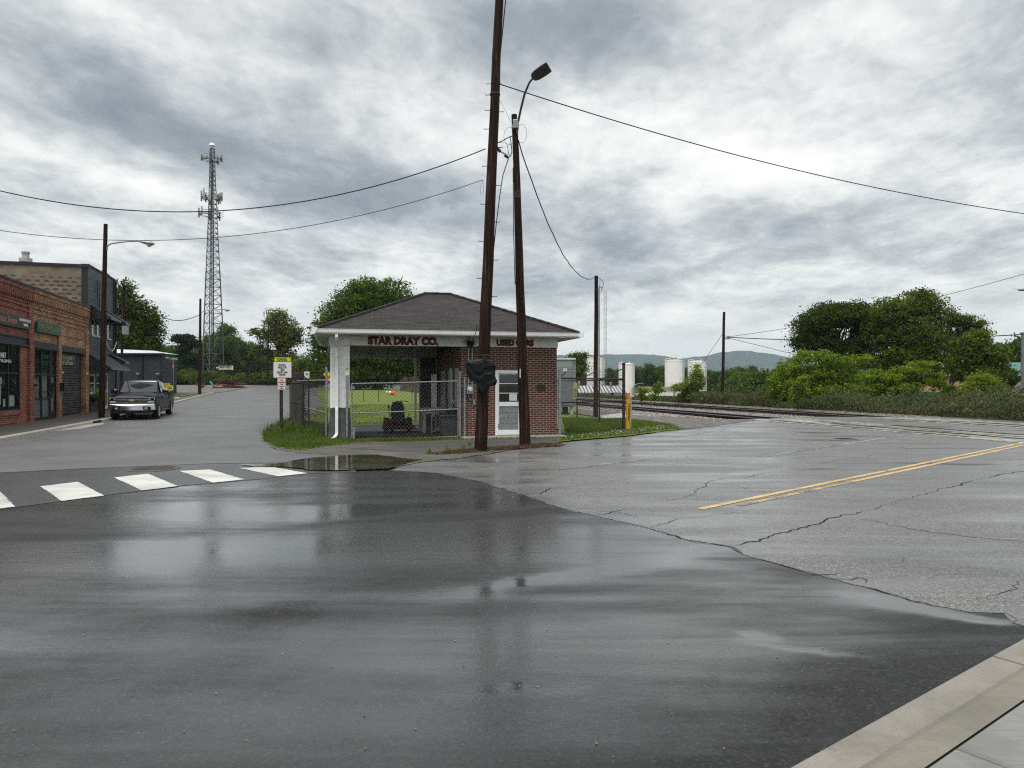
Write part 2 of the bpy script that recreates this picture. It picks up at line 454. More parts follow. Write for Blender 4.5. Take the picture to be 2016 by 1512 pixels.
def mat_asphalt_wet():
    m, nt, b = new_mat('wet_new_asphalt')
    co = obj_co(nt)
    vor = nt.voronoi(co, 75, out='Color'); vs = nt.node('ShaderNodeSeparateXYZ'); nt.l.new(vor, vs.inputs[0])
    # streaks of thinner and thicker water that run along the paving joints
    sd = nt.mapping(co, rot=(0, 0, R(-13)), scale=(0.16, 1.35, 1))
    n1 = nt.noise(sd, 0.95, 7, 0.60, 0.5)
    n2 = nt.noise(co, 0.42, 5, 0.55, 0.8)
    n3 = nt.noise(nt.mapping(co, rot=(0, 0, R(-13)), scale=(0.5, 1.6, 1)), 3.2, 7, 0.62, 0.4)
    wet = nt.math('ADD', nt.math('MULTIPLY', n1, 0.60), nt.math('MULTIPLY', n2, 0.40))
    wet = nt.math('ADD', wet, nt.math('MULTIPLY', nt.math('SUBTRACT', n3, 0.5), 0.16))
    sp = nt.node('ShaderNodeSeparateXYZ'); nt.l.new(co, sp.inputs[0])
    # the crown of the lane beside the gutter has drained
    drain = nt.math('ADD', nt.math('MULTIPLY', sp.outputs[0], 0.60), nt.math('MULTIPLY', sp.outputs[1], -0.80))
    drained = nt.mapr(drain, -2.75, -1.65, 0.0, 1.0, True)
    wetm = nt.math('SUBTRACT', wet, nt.math('MULTIPLY', drained, 0.20))
    # places where water stands or has run off, as they lie on the ground (x, y, half length, half width, heading, amount)
    wv = nt.noise(co, 1.1, 5, 0.6, 0.4, 'Color'); wo = nt.node('ShaderNodeSeparateXYZ'); nt.l.new(wv, wo.inputs[0])
    wx = nt.math('ADD', sp.outputs[0], nt.math('MULTIPLY', nt.math('SUBTRACT', wo.outputs[0], 0.5), 0.55))
    wy = nt.math('ADD', sp.outputs[1], nt.math('MULTIPLY', nt.math('SUBTRACT', wo.outputs[1], 0.5), 0.55))
    def pool(x, y, a, b_, h, amt):
        c, s_ = math.cos(R(h)), math.sin(R(h)); dx = nt.math('SUBTRACT', wx, x); dy = nt.math('SUBTRACT', wy, y)
        u = nt.math('DIVIDE', nt.math('ADD', nt.math('MULTIPLY', dx, c), nt.math('MULTIPLY', dy, s_)), a)
        v = nt.math('DIVIDE', nt.math('SUBTRACT', nt.math('MULTIPLY', dy, c), nt.math('MULTIPLY', dx, s_)), b_)
        q = nt.math('ADD', nt.math('MULTIPLY', u, u), nt.math('MULTIPLY', v, v))
        return nt.math('MULTIPLY', nt.math('EXPONENT', nt.math('MULTIPLY', q, -1.0)), amt)
    for p in WET_POOLS: wetm = nt.math('ADD', wetm, pool(*p))
    rough = nt.ramp(wetm, [(0.28, 0.75), (0.42, 0.55), (0.60, 0.40)])
    nt.l.new(rough, b.inputs['Roughness'])
    c = nt.ramp(vs.outputs[0], [(0.0, (0.006, 0.006, 0.007)), (0.6, (0.016, 0.016, 0.017)), (0.94, (0.026, 0.026, 0.025)), (1.0, (0.050, 0.049, 0.046))])
    c = nt.mix(nt.ramp(n2, [(0.35, 0.0), (0.65, 0.6)]), c, (0.016, 0.018, 0.018))
    nt.l.new(c, b.inputs['Base Color'])
    b.inputs['Specular IOR Level'].default_value = 0.35
    b.inputs['Coat IOR'].default_value = 1.62
    nt.l.new(nt.ramp(wetm, [(0.30, 0.0), (0.42, 0.35), (0.52, 0.8), (0.60, 1.0)]), b.inputs['Coat Weight'])
    nt.l.new(nt.ramp(wetm, [(0.30, 0.30), (0.46, 0.155), (0.60, 0.08), (0.76, 0.025)]), b.inputs['Coat Roughness'])
    cbp = nt.node('ShaderNodeBump'); cbp.inputs['Strength'].default_value = 0.34; cbp.inputs['Distance'].default_value = 0.005
    nt.put(cbp.inputs['Height'], nt.math('MULTIPLY', nt.math('ADD', nt.noise(co, 40, 4, 0.7), nt.math('MULTIPLY', nt.noise(co, 13, 3, 0.6), 0.8)), nt.ramp(wetm, [(0.4, 1.0), (0.62, 0.45), (0.80, 0.10)]))); nt.l.new(cbp.outputs[0], b.inputs['Coat Normal'])
    hh = nt.math('ADD', nt.noise(co, 55, 4, 0.65), nt.math('MULTIPLY', nt.voronoi(co, 130), 0.5))
    k = nt.ramp(wetm, [(0.32, 1.0), (0.48, 0.5), (0.62, 0.2), (0.76, 0.02)])
    hh = nt.math('MULTIPLY', hh, k)
    ripple = nt.noise(co, 9, 2, 0.5)
    hh = nt.math('ADD', hh, nt.math('MULTIPLY', ripple, 0.25))
    bump(nt, b, hh, 0.5, 0.004)
    MATS['wet'] = m
    return m

def mat_leaf(name, dark, lite, trans=0.42, hue=(1.2, 1.0, 0.7)):
    if name in MATS: return MATS[name]
    dark = tuple(a * 1.4 for a in dark); lite = tuple(a * 1.25 for a in lite)
    m, nt, b = new_mat(name)
    out = nt.n.get('Material Output')
    g = nt.node('ShaderNodeNewGeometry')
    co = obj_co(nt)
    n = nt.noise(co, 0.95, 3, 0.6)
    f = nt.math('ADD', nt.math('MULTIPLY', g.outputs['Random Per Island'], 0.28), nt.math('MULTIPLY', nt.mapr(n, 0.33, 0.67, 0, 1), 0.72))
    c = nt.ramp(f, [(0.0, dark), (0.6, lite), (1.0, tuple(min(1, a * h * 1.15) for a, h in zip(lite, hue)))])
    nt.l.new(c, b.inputs['Base Color'])
    b.inputs['Roughness'].default_value = 0.55; b.inputs['Specular IOR Level'].default_value = 0.18
    tr = nt.node('ShaderNodeBsdfTranslucent'); nt.l.new(nt.mix(1.0, c, (1.25, 1.25, 0.6), 'MULTIPLY'), tr.inputs[0])
    mx = nt.node('ShaderNodeMixShader'); mx.inputs[0].default_value = trans
    nt.l.new(b.outputs[0], mx.inputs[1]); nt.l.new(tr.outputs[0], mx.inputs[2]); nt.l.new(mx.outputs[0], out.inputs[0])
    MATS[name] = m
    return m

def mat_ground(name, stops, scale, bscale, bstr=0.6, bdist=0.03, rough=0.9, second=None):
    m, nt, b = new_mat(name)
    co = obj_co(nt)
    n = nt.noise(co, scale, 8, 0.68, 0.3); n2 = nt.noise(co, bscale, 6, 0.7)
    f = nt.math('ADD', nt.math('MULTIPLY', n, 0.55), nt.math('MULTIPLY', n2, 0.45))
    c = nt.ramp(f, stops)
    if second:
        s2, col2, lo, hi = second
        c = nt.mix(nt.ramp(nt.noise(co, s2, 6, 0.65, 0.5), [(lo, 0.0), (hi, 1.0)]), c, col2)
    nt.l.new(c, b.inputs['Base Color']); b.inputs['Roughness'].default_value = rough
    bump(nt, b, n2, bstr, bdist)
    MATS[name] = m
    return m

def mat_wood_pole():
    m, nt, b = new_mat('creosoted_wood')
    co = obj_co(nt)
    g = nt.noise(nt.mapping(co, scale=(11, 11, 0.30)), 2.2, 9, 0.70, 0.4)
    g2 = nt.noise(nt.mapping(co, scale=(30, 30, 0.6)), 2.0, 5, 0.6)
    c = nt.ramp(g, [(0.32, (0.004, 0.002, 0.0015)), (0.46, (0.013, 0.0052, 0.0034)), (0.58, (0.036, 0.016, 0.010)), (0.70, (0.12, 0.072, 0.048))])
    c = nt.mix(nt.ramp(g2, [(0.55, 0.0), (0.72, 0.75)]), c, (0.010, 0.006, 0.005))
    nt.l.new(c, b.inputs['Base Color']); b.inputs['Roughness'].default_value = 0.7; b.inputs['Specular IOR Level'].default_value = 0.12
    bump(nt, b, nt.math('ADD', g, g2), 0.8, 0.012)
    MATS['pole'] = m
    return m

def mat_glass_dark(name, tint=(0.02, 0.025, 0.025), rough=0.03):
    if name in MATS: return MATS[name]
    m, nt, b = new_mat(name)
    b.inputs['Base Color'].default_value = c4(tint); b.inputs['Roughness'].default_value = rough
    b.inputs['Specular IOR Level'].default_value = 0.8
    MATS[name] = m
    return m
def mat_water():
    m, nt, b = new_mat('puddle_water')
    co = obj_co(nt)
    nt.l.new(nt.ramp(nt.noise(co, 1.6, 6, 0.65, 0.4), [(0.4, (0.022, 0.020, 0.011)), (0.65, (0.060, 0.055, 0.035))]), b.inputs['Base Color'])
    b.inputs['Roughness'].default_value = 0.03; b.inputs['IOR'].default_value = 1.33
    b.inputs['Specular IOR Level'].default_value = 0.6
    bump(nt, b, nt.math('ADD', nt.noise(nt.mapping(co, scale=(1, 2.2, 1)), 7, 3, 0.5), nt.math('MULTIPLY', nt.ramp(nt.voronoi(co, 5.5), [(0.0, 1.0), (0.10, 0.0), (0.16, 0.6), (0.24, 0.0)]), 0.5)), 0.16, 0.01)
    MATS['water'] = m
    return m

M_OLD = mat_asphalt_old(); M_WET = mat_asphalt_wet(); M_POLE = mat_wood_pole(); M_WATER = mat_water()
M_STREET = mat_ground('street_asphalt', [(0.32, (0.060, 0.060, 0.060)), (0.5, (0.098, 0.098, 0.098)), (0.7, (0.15, 0.149, 0.145))], 0.5, 70, 0.5, 0.006, 0.52)
M_WALKSTRIP = mat_ground('strip_asphalt', [(0.3, (0.028, 0.028, 0.030)), (0.7, (0.060, 0.060, 0.063))], 0.8, 80, 0.5, 0.005, 0.33)
M_DIRT = mat_ground('dirt_gravel', [(0.30, (0.030, 0.024, 0.018)), (0.5, (0.085, 0.075, 0.062)), (0.72, (0.19, 0.175, 0.15))], 1.2, 38, 0.9, 0.02, 0.7, (0.8, (0.05, 0.075, 0.02), 0.56, 0.66))
M_GRAVEL = mat_ground('gravel', [(0.34, (0.025, 0.021, 0.018)), (0.5, (0.11, 0.098, 0.088)), (0.66, (0.32, 0.295, 0.265))], 3, 17, 1.0, 0.05, 0.85)
M_LAWN = mat_ground('lawn_grass', [(0.30, (0.050, 0.072, 0.006)), (0.48, (0.105, 0.145, 0.010)), (0.62, (0.15, 0.185, 0.018)), (0.75, (0.19, 0.20, 0.05))], 2.2, 22, 0.9, 0.05, 0.85)
M_FIELD = mat_ground('field_grass', [(0.30, (0.035, 0.045, 0.012)), (0.55, (0.07, 0.085, 0.025)), (0.75, (0.12, 0.12, 0.045))], 0.4, 8, 0.8, 0.08, 0.9)
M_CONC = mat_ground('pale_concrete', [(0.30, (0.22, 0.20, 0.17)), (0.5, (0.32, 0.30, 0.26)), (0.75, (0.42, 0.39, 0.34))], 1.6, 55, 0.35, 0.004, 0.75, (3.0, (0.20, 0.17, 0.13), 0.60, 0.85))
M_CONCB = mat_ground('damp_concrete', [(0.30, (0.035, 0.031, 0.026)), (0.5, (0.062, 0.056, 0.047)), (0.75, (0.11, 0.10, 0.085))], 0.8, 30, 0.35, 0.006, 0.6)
M_BRICK = mat_brick('red_brick', (0.100, 0.017, 0.011), (0.045, 0.010, 0.008), (0.30, 0.235, 0.185), stain=0.2)
M_WHITE = mat_plain('white_paint', (0.72, 0.72, 0.70), 0.5, var=0.07, scale=3, dirt=0.32)
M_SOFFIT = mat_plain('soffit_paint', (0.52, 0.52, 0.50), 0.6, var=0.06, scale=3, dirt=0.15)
M_GREYP = mat_plain('grey_paint', (0.070, 0.078, 0.084), 0.6, var=0.3, scale=4, dirt=.4)
M_GALV = mat_plain('galvanised_steel', (0.30, 0.31, 0.32), 0.42, metal=0.6, var=0.2, scale=12)
M_RUST = mat_plain('rusty_steel', (0.050, 0.032, 0.030), 0.65, metal=0.2, var=0.35, scale=10)
M_BLACK = mat_plain('black_metal', (0.012, 0.012, 0.013), 0.5, var=0.2)
M_RUBBER = mat_plain('cable_rubber', (0.012, 0.012, 0.012), 0.7, var=0.2)
M_REDL = mat_plain('dark_red_letter', (0.085, 0.006, 0.008), 0.5, var=0.15, scale=10)
# ================================================================== SETTING
rng = np.random.default_rng(7)
random.seed(5)

def build_ground():
    def lines(segs):
        out = []
        for a, b, st in segs:
            k = int(round((b - a) / st)); out += [a + st * i for i in range(k)]
        return out
    xs = lines([(-5000, -1000, 500), (-1000, -200, 100), (-200, -60, 10), (-60, -12, 2), (-12, 26, 0.5), (26, 70, 2), (70, 200, 10), (200, 1000, 100), (1000, 5001, 500)])
    ys = lines([(-3000, -200, 400), (-200, -20, 20), (-20, 10, 3), (10, 44, 0.5), (44, 130, 2), (130, 300, 10), (300, 1000, 70), (1000, 6001, 500)])
    mb = MB(); nx = len(xs)
    mb.v = [(x, y, zground(x, y) - 0.012) for y in ys for x in xs]
    mb.f = [(j * nx + i, j * nx + i + 1, (j + 1) * nx + i + 1, (j + 1) * nx + i) for j in range(len(ys) - 1) for i in range(nx - 1)]
    tag(mb.build('ground', M_FIELD, uv=False, fixn=False), kind='structure')
build_ground()

def sheet(name, pts, dz, mat, step=2.0, flat=False, zf=zg, label=None, kind='structure', wob=0.0, seed=0):
    rr = random.Random(seed)
    if wob:
        out = []
        for i, p in enumerate(pts):
            q = pts[(i + 1) % len(pts)]; L = math.hypot(q[0] - p[0], q[1] - p[1]); k = max(1, min(60, int(L / (wob * 4))))
            for j in range(k):
                t = j / k; w = wob if 0 < j else 0
                out.append((p[0] + (q[0] - p[0]) * t + rr.uniform(-w, w), p[1] + (q[1] - p[1]) * t + rr.uniform(-w, w)))
        pts = out
    bm = bmesh.new()
    f = bm.faces.new([bm.verts.new((p[0], p[1], 0)) for p in pts])
    bmesh.ops.triangulate(bm, faces=[f])
    if not flat:
        x0, x1 = min(p[0] for p in pts), max(p[0] for p in pts); y0, y1 = min(p[1] for p in pts), max(p[1] for p in pts)
        for k in range(math.ceil(x0 / step), int(x1 / step) + 1):
            bmesh.ops.bisect_plane(bm, geom=bm.verts[:] + bm.edges[:] + bm.faces[:], plane_co=(k * step, 0, 0), plane_no=(1, 0, 0), dist=1e-5)
        for k in range(math.ceil(y0 / step), int(y1 / step) + 1):
            bmesh.ops.bisect_plane(bm, geom=bm.verts[:] + bm.edges[:] + bm.faces[:], plane_co=(0, k * step, 0), plane_no=(0, 1, 0), dist=1e-5)
        for v in bm.verts: v.co.z = zf(v.co.x, v.co.y)
    for v in bm.verts: v.co.z += dz
    bmesh.ops.recalc_face_normals(bm, faces=bm.faces)
    if sum(fc.normal.z for fc in bm.faces) < 0: bmesh.ops.reverse_faces(bm, faces=bm.faces)
    me = bpy.data.meshes.new(name); bm.to_mesh(me); bm.free(); me.materials.append(mat)
    o = bpy.data.objects.new(name, me); COL.objects.link(o)
    return tag(o, label=label, kind=kind)

KD = Vector((-0.2873, 0.9578))          # direction of the left street
def kp(q, y): return (q - 0.3 * y, y)   # point at street coordinate q

# left street
street = [G(-300, 938), kp(-8.5, 24), kp(-8.5, 70), kp(-30, 72), kp(-36, 74), kp(-36, 84), kp(-8.7, 92), kp(-8, 108), kp(30, 112), kp(9, 76), kp(3.0, 55), (-8.0, 30.5), (-6.3, 24), (-5.0, 20.5), G(700, 905), G(700, 930), G(560, 912), G(417, 913.5), G(222, 921), G(0, 931.5)]
sheet('left_street', street, 0.012, M_STREET)
# dark new asphalt: strip under the crosswalk and the junction
strip = [G(-300, 938), G(0, 931.5), G(222, 921), G(417, 913.5), G(520, 911), G(600, 909), G(690, 905), G(700, 931), G(600, 932.5), G(521, 943), G(361, 957), G(205, 976), G(0, 1004), G(-300, 1040)]
sheet('crosswalk_strip', strip, 0.008, M_WALKSTRIP, flat=True)
seam = [G(690, 926), G(770, 926), G(860, 932), G(950, 950), G(1040, 979), G(1100, 1000), G(1173, 1016), G(1277, 1041), G(1354, 1063.5), G(1432, 1077), G(1463, 1093), G(1577, 1125),
        G(1641, 1141), G(1704, 1157), G(1795, 1184), G(1909, 1206.5), G(1977, 1209), G(1992, 1227), G(2016, 1234), (3.59, 4.80)]
def gut(s_, off):  # a point along the gutter edge, off = metres to the pavement side
    d = Vector((0.807, 0.590)); n = Vector((0.590, -0.807)); p = Vector((1.205, 3.056)) + d * s_ + n * off
    return (p.x, p.y)
junction = [G(-300, 1040), G(0, 1004), G(205, 976), G(361, 957), G(521, 943), G(600, 932.5)] + seam + [gut(-9, 0.0), (-9, -6), (-60, -6), (-60, 8)]
sheet('junction_base', [(-60, -6), (-60, 28), (-24.3, 28), (-12, 28), (-5, 15), (-3, 9), (-9, -6)], 0.0005, M_STREET, flat=True)
sheet('junction_asphalt', junction, 0.004, M_WET, flat=True)
# old asphalt of the road to the crossing
isl = [G(770, 926), G(792, 918), G(835, 910), G(872, 906), G(950, 897), G(1000, 888), G(1050, 880), G(1100, 873), G(1160, 867), G(1230, 861), G(1300, 852), G(1400, 840), G(1480, 829)]
oldroad = isl + [(12.4, 34.0), (15.0, 35.6), (23, 35.7), (46, 35.2), (60, 48), (66, 40), (34, 18), gut(15, 0)] + seam[:1:-1]
sheet('crossing_road', oldroad, 0.006, M_OLD, flat=True, wob=0.03, seed=3)

# near gutter, kerb and pavement
def band(name, o0, o1, z0, z1, mat, a=-8, b=15, extra=None):
    mb = MB(); n = 60
    prof = extra or [(o0, z0), (o1, z1)]
    for i in range(n + 1):
        s_ = a + (b - a) * i / n
        for off, z in prof: x, y = gut(s_, off); mb.v.append((x, y, z))
    m = len(prof)
    mb.f = [(i * m + j, i * m + j + 1, (i + 1) * m + j + 1, (i + 1) * m + j) for i in range(n) for j in range(m - 1)]
    return tag(mb.build(name, mat), kind='structure')
M_CRACK_ = mat_plain('joint_dark', (0.03, 0.028, 0.024), 0.9)
def mat_kerb(brush):
    m, nt, b = new_mat('kerb_concrete' if brush else 'gutter_concrete')
    co = obj_co(nt)
    al = nt.mapping(co, rot=(0, 0, R(-36.2)), scale=(0.35, 6.0, 3.0))
    n = nt.noise(co, 2.0, 7, 0.62, 0.4); g = nt.noise(co, 90, 4, 0.7); s = nt.noise(al, 14, 4, 0.6)
    c = nt.ramp(n, [(0.28, (0.145, 0.128, 0.098)), (0.5, (0.195, 0.178, 0.142)), (0.75, (0.25, 0.23, 0.19))] if brush else [(0.28, (0.150, 0.136, 0.114)), (0.5, (0.225, 0.207, 0.178)), (0.75, (0.29, 0.27, 0.238))])
    c = nt.mix(nt.ramp(s, [(0.4, 0.0), (0.75, 0.55 if brush else 0.2)]), c, (0.16, 0.15, 0.125))
    c = nt.mix(nt.ramp(g, [(0.5, 0.0), (0.75, 0.6)]), c, (0.10, 0.09, 0.07))
    c = nt.mix(nt.ramp(nt.noise(co, 0.9, 6, 0.7, 0.8), [(0.56, 0.0), (0.66, 0.6)]), c, (0.13, 0.12, 0.10))
    nt.l.new(c, b.inputs['Base Color']); b.inputs['Roughness'].default_value = 0.72
    bump(nt, b, nt.math('ADD', s, nt.math('MULTIPLY', g, 0.6)), 0.5, 0.004)
    return m
MG, MK = mat_kerb(False), mat_kerb(True)
band('gutter', 0, 0, 0, 0, MG, extra=[(0.0, -0.03), (0.004, 0.008), (0.08, 0.006), (0.17, 0.004)])
band('kerb', 0, 0, 0, 0, MK, extra=[(0.17, 0.004), (0.20, 0.018), (0.235, 0.062), (0.265, 0.096), (0.30, 0.111), (0.36, 0.118), (0.41, 0.120), (0.434, 0.1165), (0.4345, 0.1165)])
def pavement():
    mb = MB(); rows = [0.434, 1.9, 3.3, 4.7]; j = 0.010
    for k in range(-6, 10):
        a, b = k * 1.45 + 0.51 + j, (k + 1) * 1.45 + 0.51 - j
        for i in range(3):
            o0, o1 = rows[i] + (j if i else 0.002), rows[i + 1] - j
            c = [gut(a, o0), gut(b, o0), gut(b, o1), gut(a, o1)]
            ci = [gut(a + .012, o0 + .012), gut(b - .012, o0 + .012), gut(b - .012, o1 - .012), gut(a + .012, o1 - .012)]
            mb.add([(x, y, 0.105) for x, y in c] + [(x, y, 0.118) for x, y in ci], [(4, 5, 6, 7), (0, 1, 5, 4), (1, 2, 6, 5), (2, 3, 7, 6), (3, 0, 4, 7)])
    tag(mb.build('pavement', M_PAVE), kind='structure')
    mb = MB(); c = [gut(-9, .424), gut(14.8, .424), gut(14.8, 8), gut(-9, 8)]
    mb.add([(x, y, 0.104) for x, y in c], [(0, 1, 2, 3)]); tag(mb.build('pavement_bed', M_CRACK_), kind='structure')
def mat_pave():
    m, nt, b = new_mat('broomed_concrete')
    co = obj_co(nt)
    br = nt.noise(nt.mapping(co, rot=(0, 0, R(12)), scale=(1.2, 40, 3)), 5, 3, 0.6)
    n = nt.noise(co, 2.2, 6, 0.6, 0.3)
    c = nt.ramp(n, [(0.3, (0.15, 0.147, 0.138)), (0.7, (0.29, 0.285, 0.27))])
    c = nt.mix(nt.ramp(br, [(0.4, 0.0), (0.7, 0.5)]), c, (0.11, 0.11, 0.105))
    nt.l.new(c, b.inputs['Base Color']); b.inputs['Roughness'].default_value = 0.7
    bump(nt, b, br, 0.6, 0.004); return m
M_PAVE = mat_pave()
pavement()

# left pavement and its kerb
def street_band(name, prof, y0, y1, mat, st=1.5):
    mb = MB(); n = int((y1 - y0) / st)
    for i in range(n + 1):
        y = y0 + (y1 - y0) * i / n
        for q, dz in prof:
            x = q - 0.3 * y; mb.v.append((x, y, zg(kp(-8.5, y)[0], y) + dz))
    m = len(prof); mb.f = [(i * m + j, i * m + j + 1, (i + 1) * m + j + 1, (i + 1) * m + j) for i in range(n) for j in range(m - 1)]
    return tag(mb.build(name, mat, fixn=False), kind='structure')
street_band('left_pavement', [(-16, 0.13), (-12, 0.13), (-10, 0.125), (-8.68, 0.12)], 8, 71, M_CONCB)
street_band('left_kerb', [(-8.68, 0.124), (-8.54, 0.124), (-8.50, 0.10), (-8.48, -0.02)], 8, 71, M_CONC)
sheet('gutter_apron', [kp(-8.48, 24.5), kp(-8.48, 29.6), kp(-8.3, 30), kp(-7.9, 29), kp(-7.95, 26)], 0.018, M_CONC)
mb = MB(); mb.box(-0.03, 0.03, -0.55, 0.55, -0.16, -0.012)
o = mb.build('storm_drain', M_BLACK); o.location = (kp(-8.47, 29.9)[0], 29.9, 0.125); o.rotation_euler = (0, 0, 0.29)
tag(o, 'black storm drain slot in the left pavement kerb just before the near street lamp pole', 'drain')

# gravel verge at the far end of the left street
sheet('gravel_verge', [kp(-8.5, 70.5), kp(-7.6, 78), kp(-7.2, 92), kp(-6, 108), kp(30, 112), kp(40, 124), (-90, 124), (-90, 72)], 0.05, M_GRAVEL, step=4)
# lawn behind and beside the brick building
sheet('lawn', [(-8.8, 29.8), (-9.6, 34), (-12.0, 45), (-16.5, 60), (-21, 76), (-4, 74), (5.2, 60), (4.8, 48), (3.6, 40), (1.8, 34), (0.8, 30), (0.3, 28), (-4, 27.2), (-7.5, 26.6)], 0.035, M_LAWN, wob=0.12)
isl_grass = [G(575, 836), G(532, 843), G(517, 855), G(519, 869), G(545, 882), G(590, 888), G(640, 880), G(700, 873), (-5.2, 21.3), (-6.6, 26.8), (-8.8, 29.9)]
sheet('grass_corner', isl_grass, 0.025, M_LAWN, flat=True, wob=0.07, seed=9)
# dirt and broken asphalt forecourt
dirt = [G(514, 868), G(545, 886), G(585, 893), G(640, 897), G(700, 899), G(760, 925), G(792, 918), G(835, 910), G(872, 906), G(950, 897), G(1000, 888), G(1050, 880), G(1100, 873), G(1110, 866), (1.9, 22.6), (0.7, 28.5), (-4, 27.8), (-7.2, 27), (-5.6, 21.2)]
sheet('dirt_forecourt', dirt, 0.017, M_DIRT, flat=True, wob=0.06, seed=2)
M_APRON = mat_ground('old_apron', [(0.3, (0.035, 0.033, 0.031)), (0.5, (0.07, 0.067, 0.062)), (0.75, (0.13, 0.125, 0.115))], 0.9, 45, 0.7, 0.01, 0.6)
sheet('forecourt_apron', [G(690, 884), G(760, 888), G(840, 892), G(930, 893), G(1010, 884), G(1095, 868), G(1060, 864), G(940, 867), G(800, 876)], 0.022, M_APRON, flat=True, wob=0.07, seed=4)
# grass beside the right-hand fence, gravel shoulder of the track
sheet('grass_verge', [G(1101, 871), G(1160, 865.5), G(1230, 859.5), G(1300, 850.5), G(1345, 845), G(1320, 838), G(1270, 831), G(1225, 826), (4.2, 32.5), (3.2, 36), (1.6, 34), (1.4, 28.5), (1.75, 22.6)], 0.024, M_LAWN, wob=0.08, seed=6)
sheet('gravel_shoulder', [G(1225, 827), G(1275, 832), G(1325, 839), G(1350, 845), G(1400, 840), G(1480, 829), (11.3, 33.2), (9.2, 33.0), (6.4, 44), (4.6, 52), (1, 70), (-2, 72), (3.3, 40), (4.3, 32)], 0.014, M_GRAVEL)

# puddles
def puddle(name, pts, dz=0.012, seed=1, wob=0.05): sheet(name, pts, dz, M_WATER, flat=True, wob=wob, seed=seed)
puddle('puddle', [G(545, 915), G(575, 909), G(614, 903), G(680, 898), G(743, 897), G(778, 902), G(800, 905), G(833, 907), G(790, 917), G(764, 925), G(708, 927.5), G(632, 928.5), G(604, 927), G(560, 921), G(500, 921), G(470, 917)], 0.027, 1, 0.06)
0 and puddle('puddle', [G(1672, 1152), G(1704, 1158.5), G(1795, 1186), G(1909, 1208.5), G(1974, 1211), G(1988, 1232), G(1972, 1243), G(1900, 1228), G(1820, 1206), G(1740, 1188)], 0.0065, 2, 0.02)
0 and puddle('puddle', [G(1448, 1246), G(1468, 1240), G(1500, 1238), G(1520, 1245), G(1526, 1256), G(1560, 1266), G(1640, 1284), G(1630, 1290), G(1560, 1277), G(1495, 1262), G(1456, 1256)], 0.0065, 3, 0.02)
0 and puddle('puddle', [G(1200, 1045), G(1240, 1040), G(1284, 1045), G(1270, 1052), G(1225, 1052)], 0.0065, 4, 0.02)

# painted markings
def mat_mark(name, col, wear, rot=0):
    m, nt, b = new_mat(name)
    co = obj_co(nt); out = nt.n.get('Material Output')
    n = nt.noise(co, 26, 5, 0.7); n2 = nt.noise(co, 1.2, 6, 0.6, 0.5)
    f = nt.math('ADD', nt.math('MULTIPLY', n, 0.6), nt.math('MULTIPLY', n2, 0.4))
    c = nt.ramp(n2, [(0.35, tuple(x * 0.72 for x in col)), (0.6, col)])
    c = nt.mix(nt.ramp(f, [(wear - 0.05, 1.0), (wear + 0.03, 0.0)]), c, (0.07, 0.068, 0.066))
    nt.l.new(c, b.inputs['Base Color']); b.inputs['Roughness'].default_value = 0.45
    bump(nt, b, nt.noise(co, 120, 3), 0.3, 0.003)
    return m
M_XW = mat_mark('crosswalk_paint', (0.60, 0.60, 0.55), 0.40)
M_YEL = mat_mark('yellow_paint', (0.60, 0.40, 0.15), 0.42); M_YELW = mat_mark('worn_yellow_paint', (0.50, 0.34, 0.14), 0.49)
M_WLINE = mat_mark('worn_white_paint', (0.34, 0.34, 0.33), 0.52)
bars = [[G(-60, 976), G(0, 969), G(30.5, 999), G(-20, 1005)],
        [G(79, 959), G(153, 950), G(205.5, 977), G(121.5, 988)], [G(224, 941.5), G(291, 934), G(351, 958.5), G(279.5, 967)],
        [G(353, 928.5), G(413, 925.4), G(481, 945), G(419.5, 951.5)], [G(470.5, 922.5), G(530.5, 919.5), G(606, 933), G(547.5, 939)],
        [G(-260, 1000), G(-160, 988), G(-150, 1025), G(-270, 1040)]]
for b_ in bars: sheet('crosswalk_bar', b_, 0.013, M_XW, flat=True, wob=0.012, seed=8)
def strip_line(name, a, b, w, dz, mat):
    a, b = Vector(a), Vector(b); d = (b - a).normalized(); n = Vector((-d.y, d.x)) * w / 2
    return sheet(name, [tuple(a + n), tuple(b + n), tuple(b - n), tuple(a - n)], dz, mat, flat=True, wob=0.008, seed=11)
strip_line('yellow_centre_line', G(1378, 1003), (14.6, 20.15), 0.10, 0.0105, M_YEL)
ya, yb = Vector(G(1378, 1003)), Vector((14.6, 20.15)); yd = (yb - ya).normalized(); yn = Vector((yd.y, -yd.x)) * 0.21
strip_line('yellow_centre_line', tuple(ya + yn + yd * 0.6), tuple(ya + yn + yd * 4.2), 0.09, 0.0105, M_YELW)
strip_line('yellow_centre_line', tuple(ya + yn + yd * 4.2), tuple(yb + yn), 0.10, 0.0105, M_YEL)
strip_line('white_edge_line', G(1500, 900), G(1796, 854.5), 0.13, 0.0105, M_WLINE)
strip_line('white_edge_line', G(1290, 852.5), G(1480, 833), 0.12, 0.0105, M_WLINE)
strip_line('white_edge_line', G(1100, 925), G(1270, 905), 0.12, 0.0105, M_WLINE)
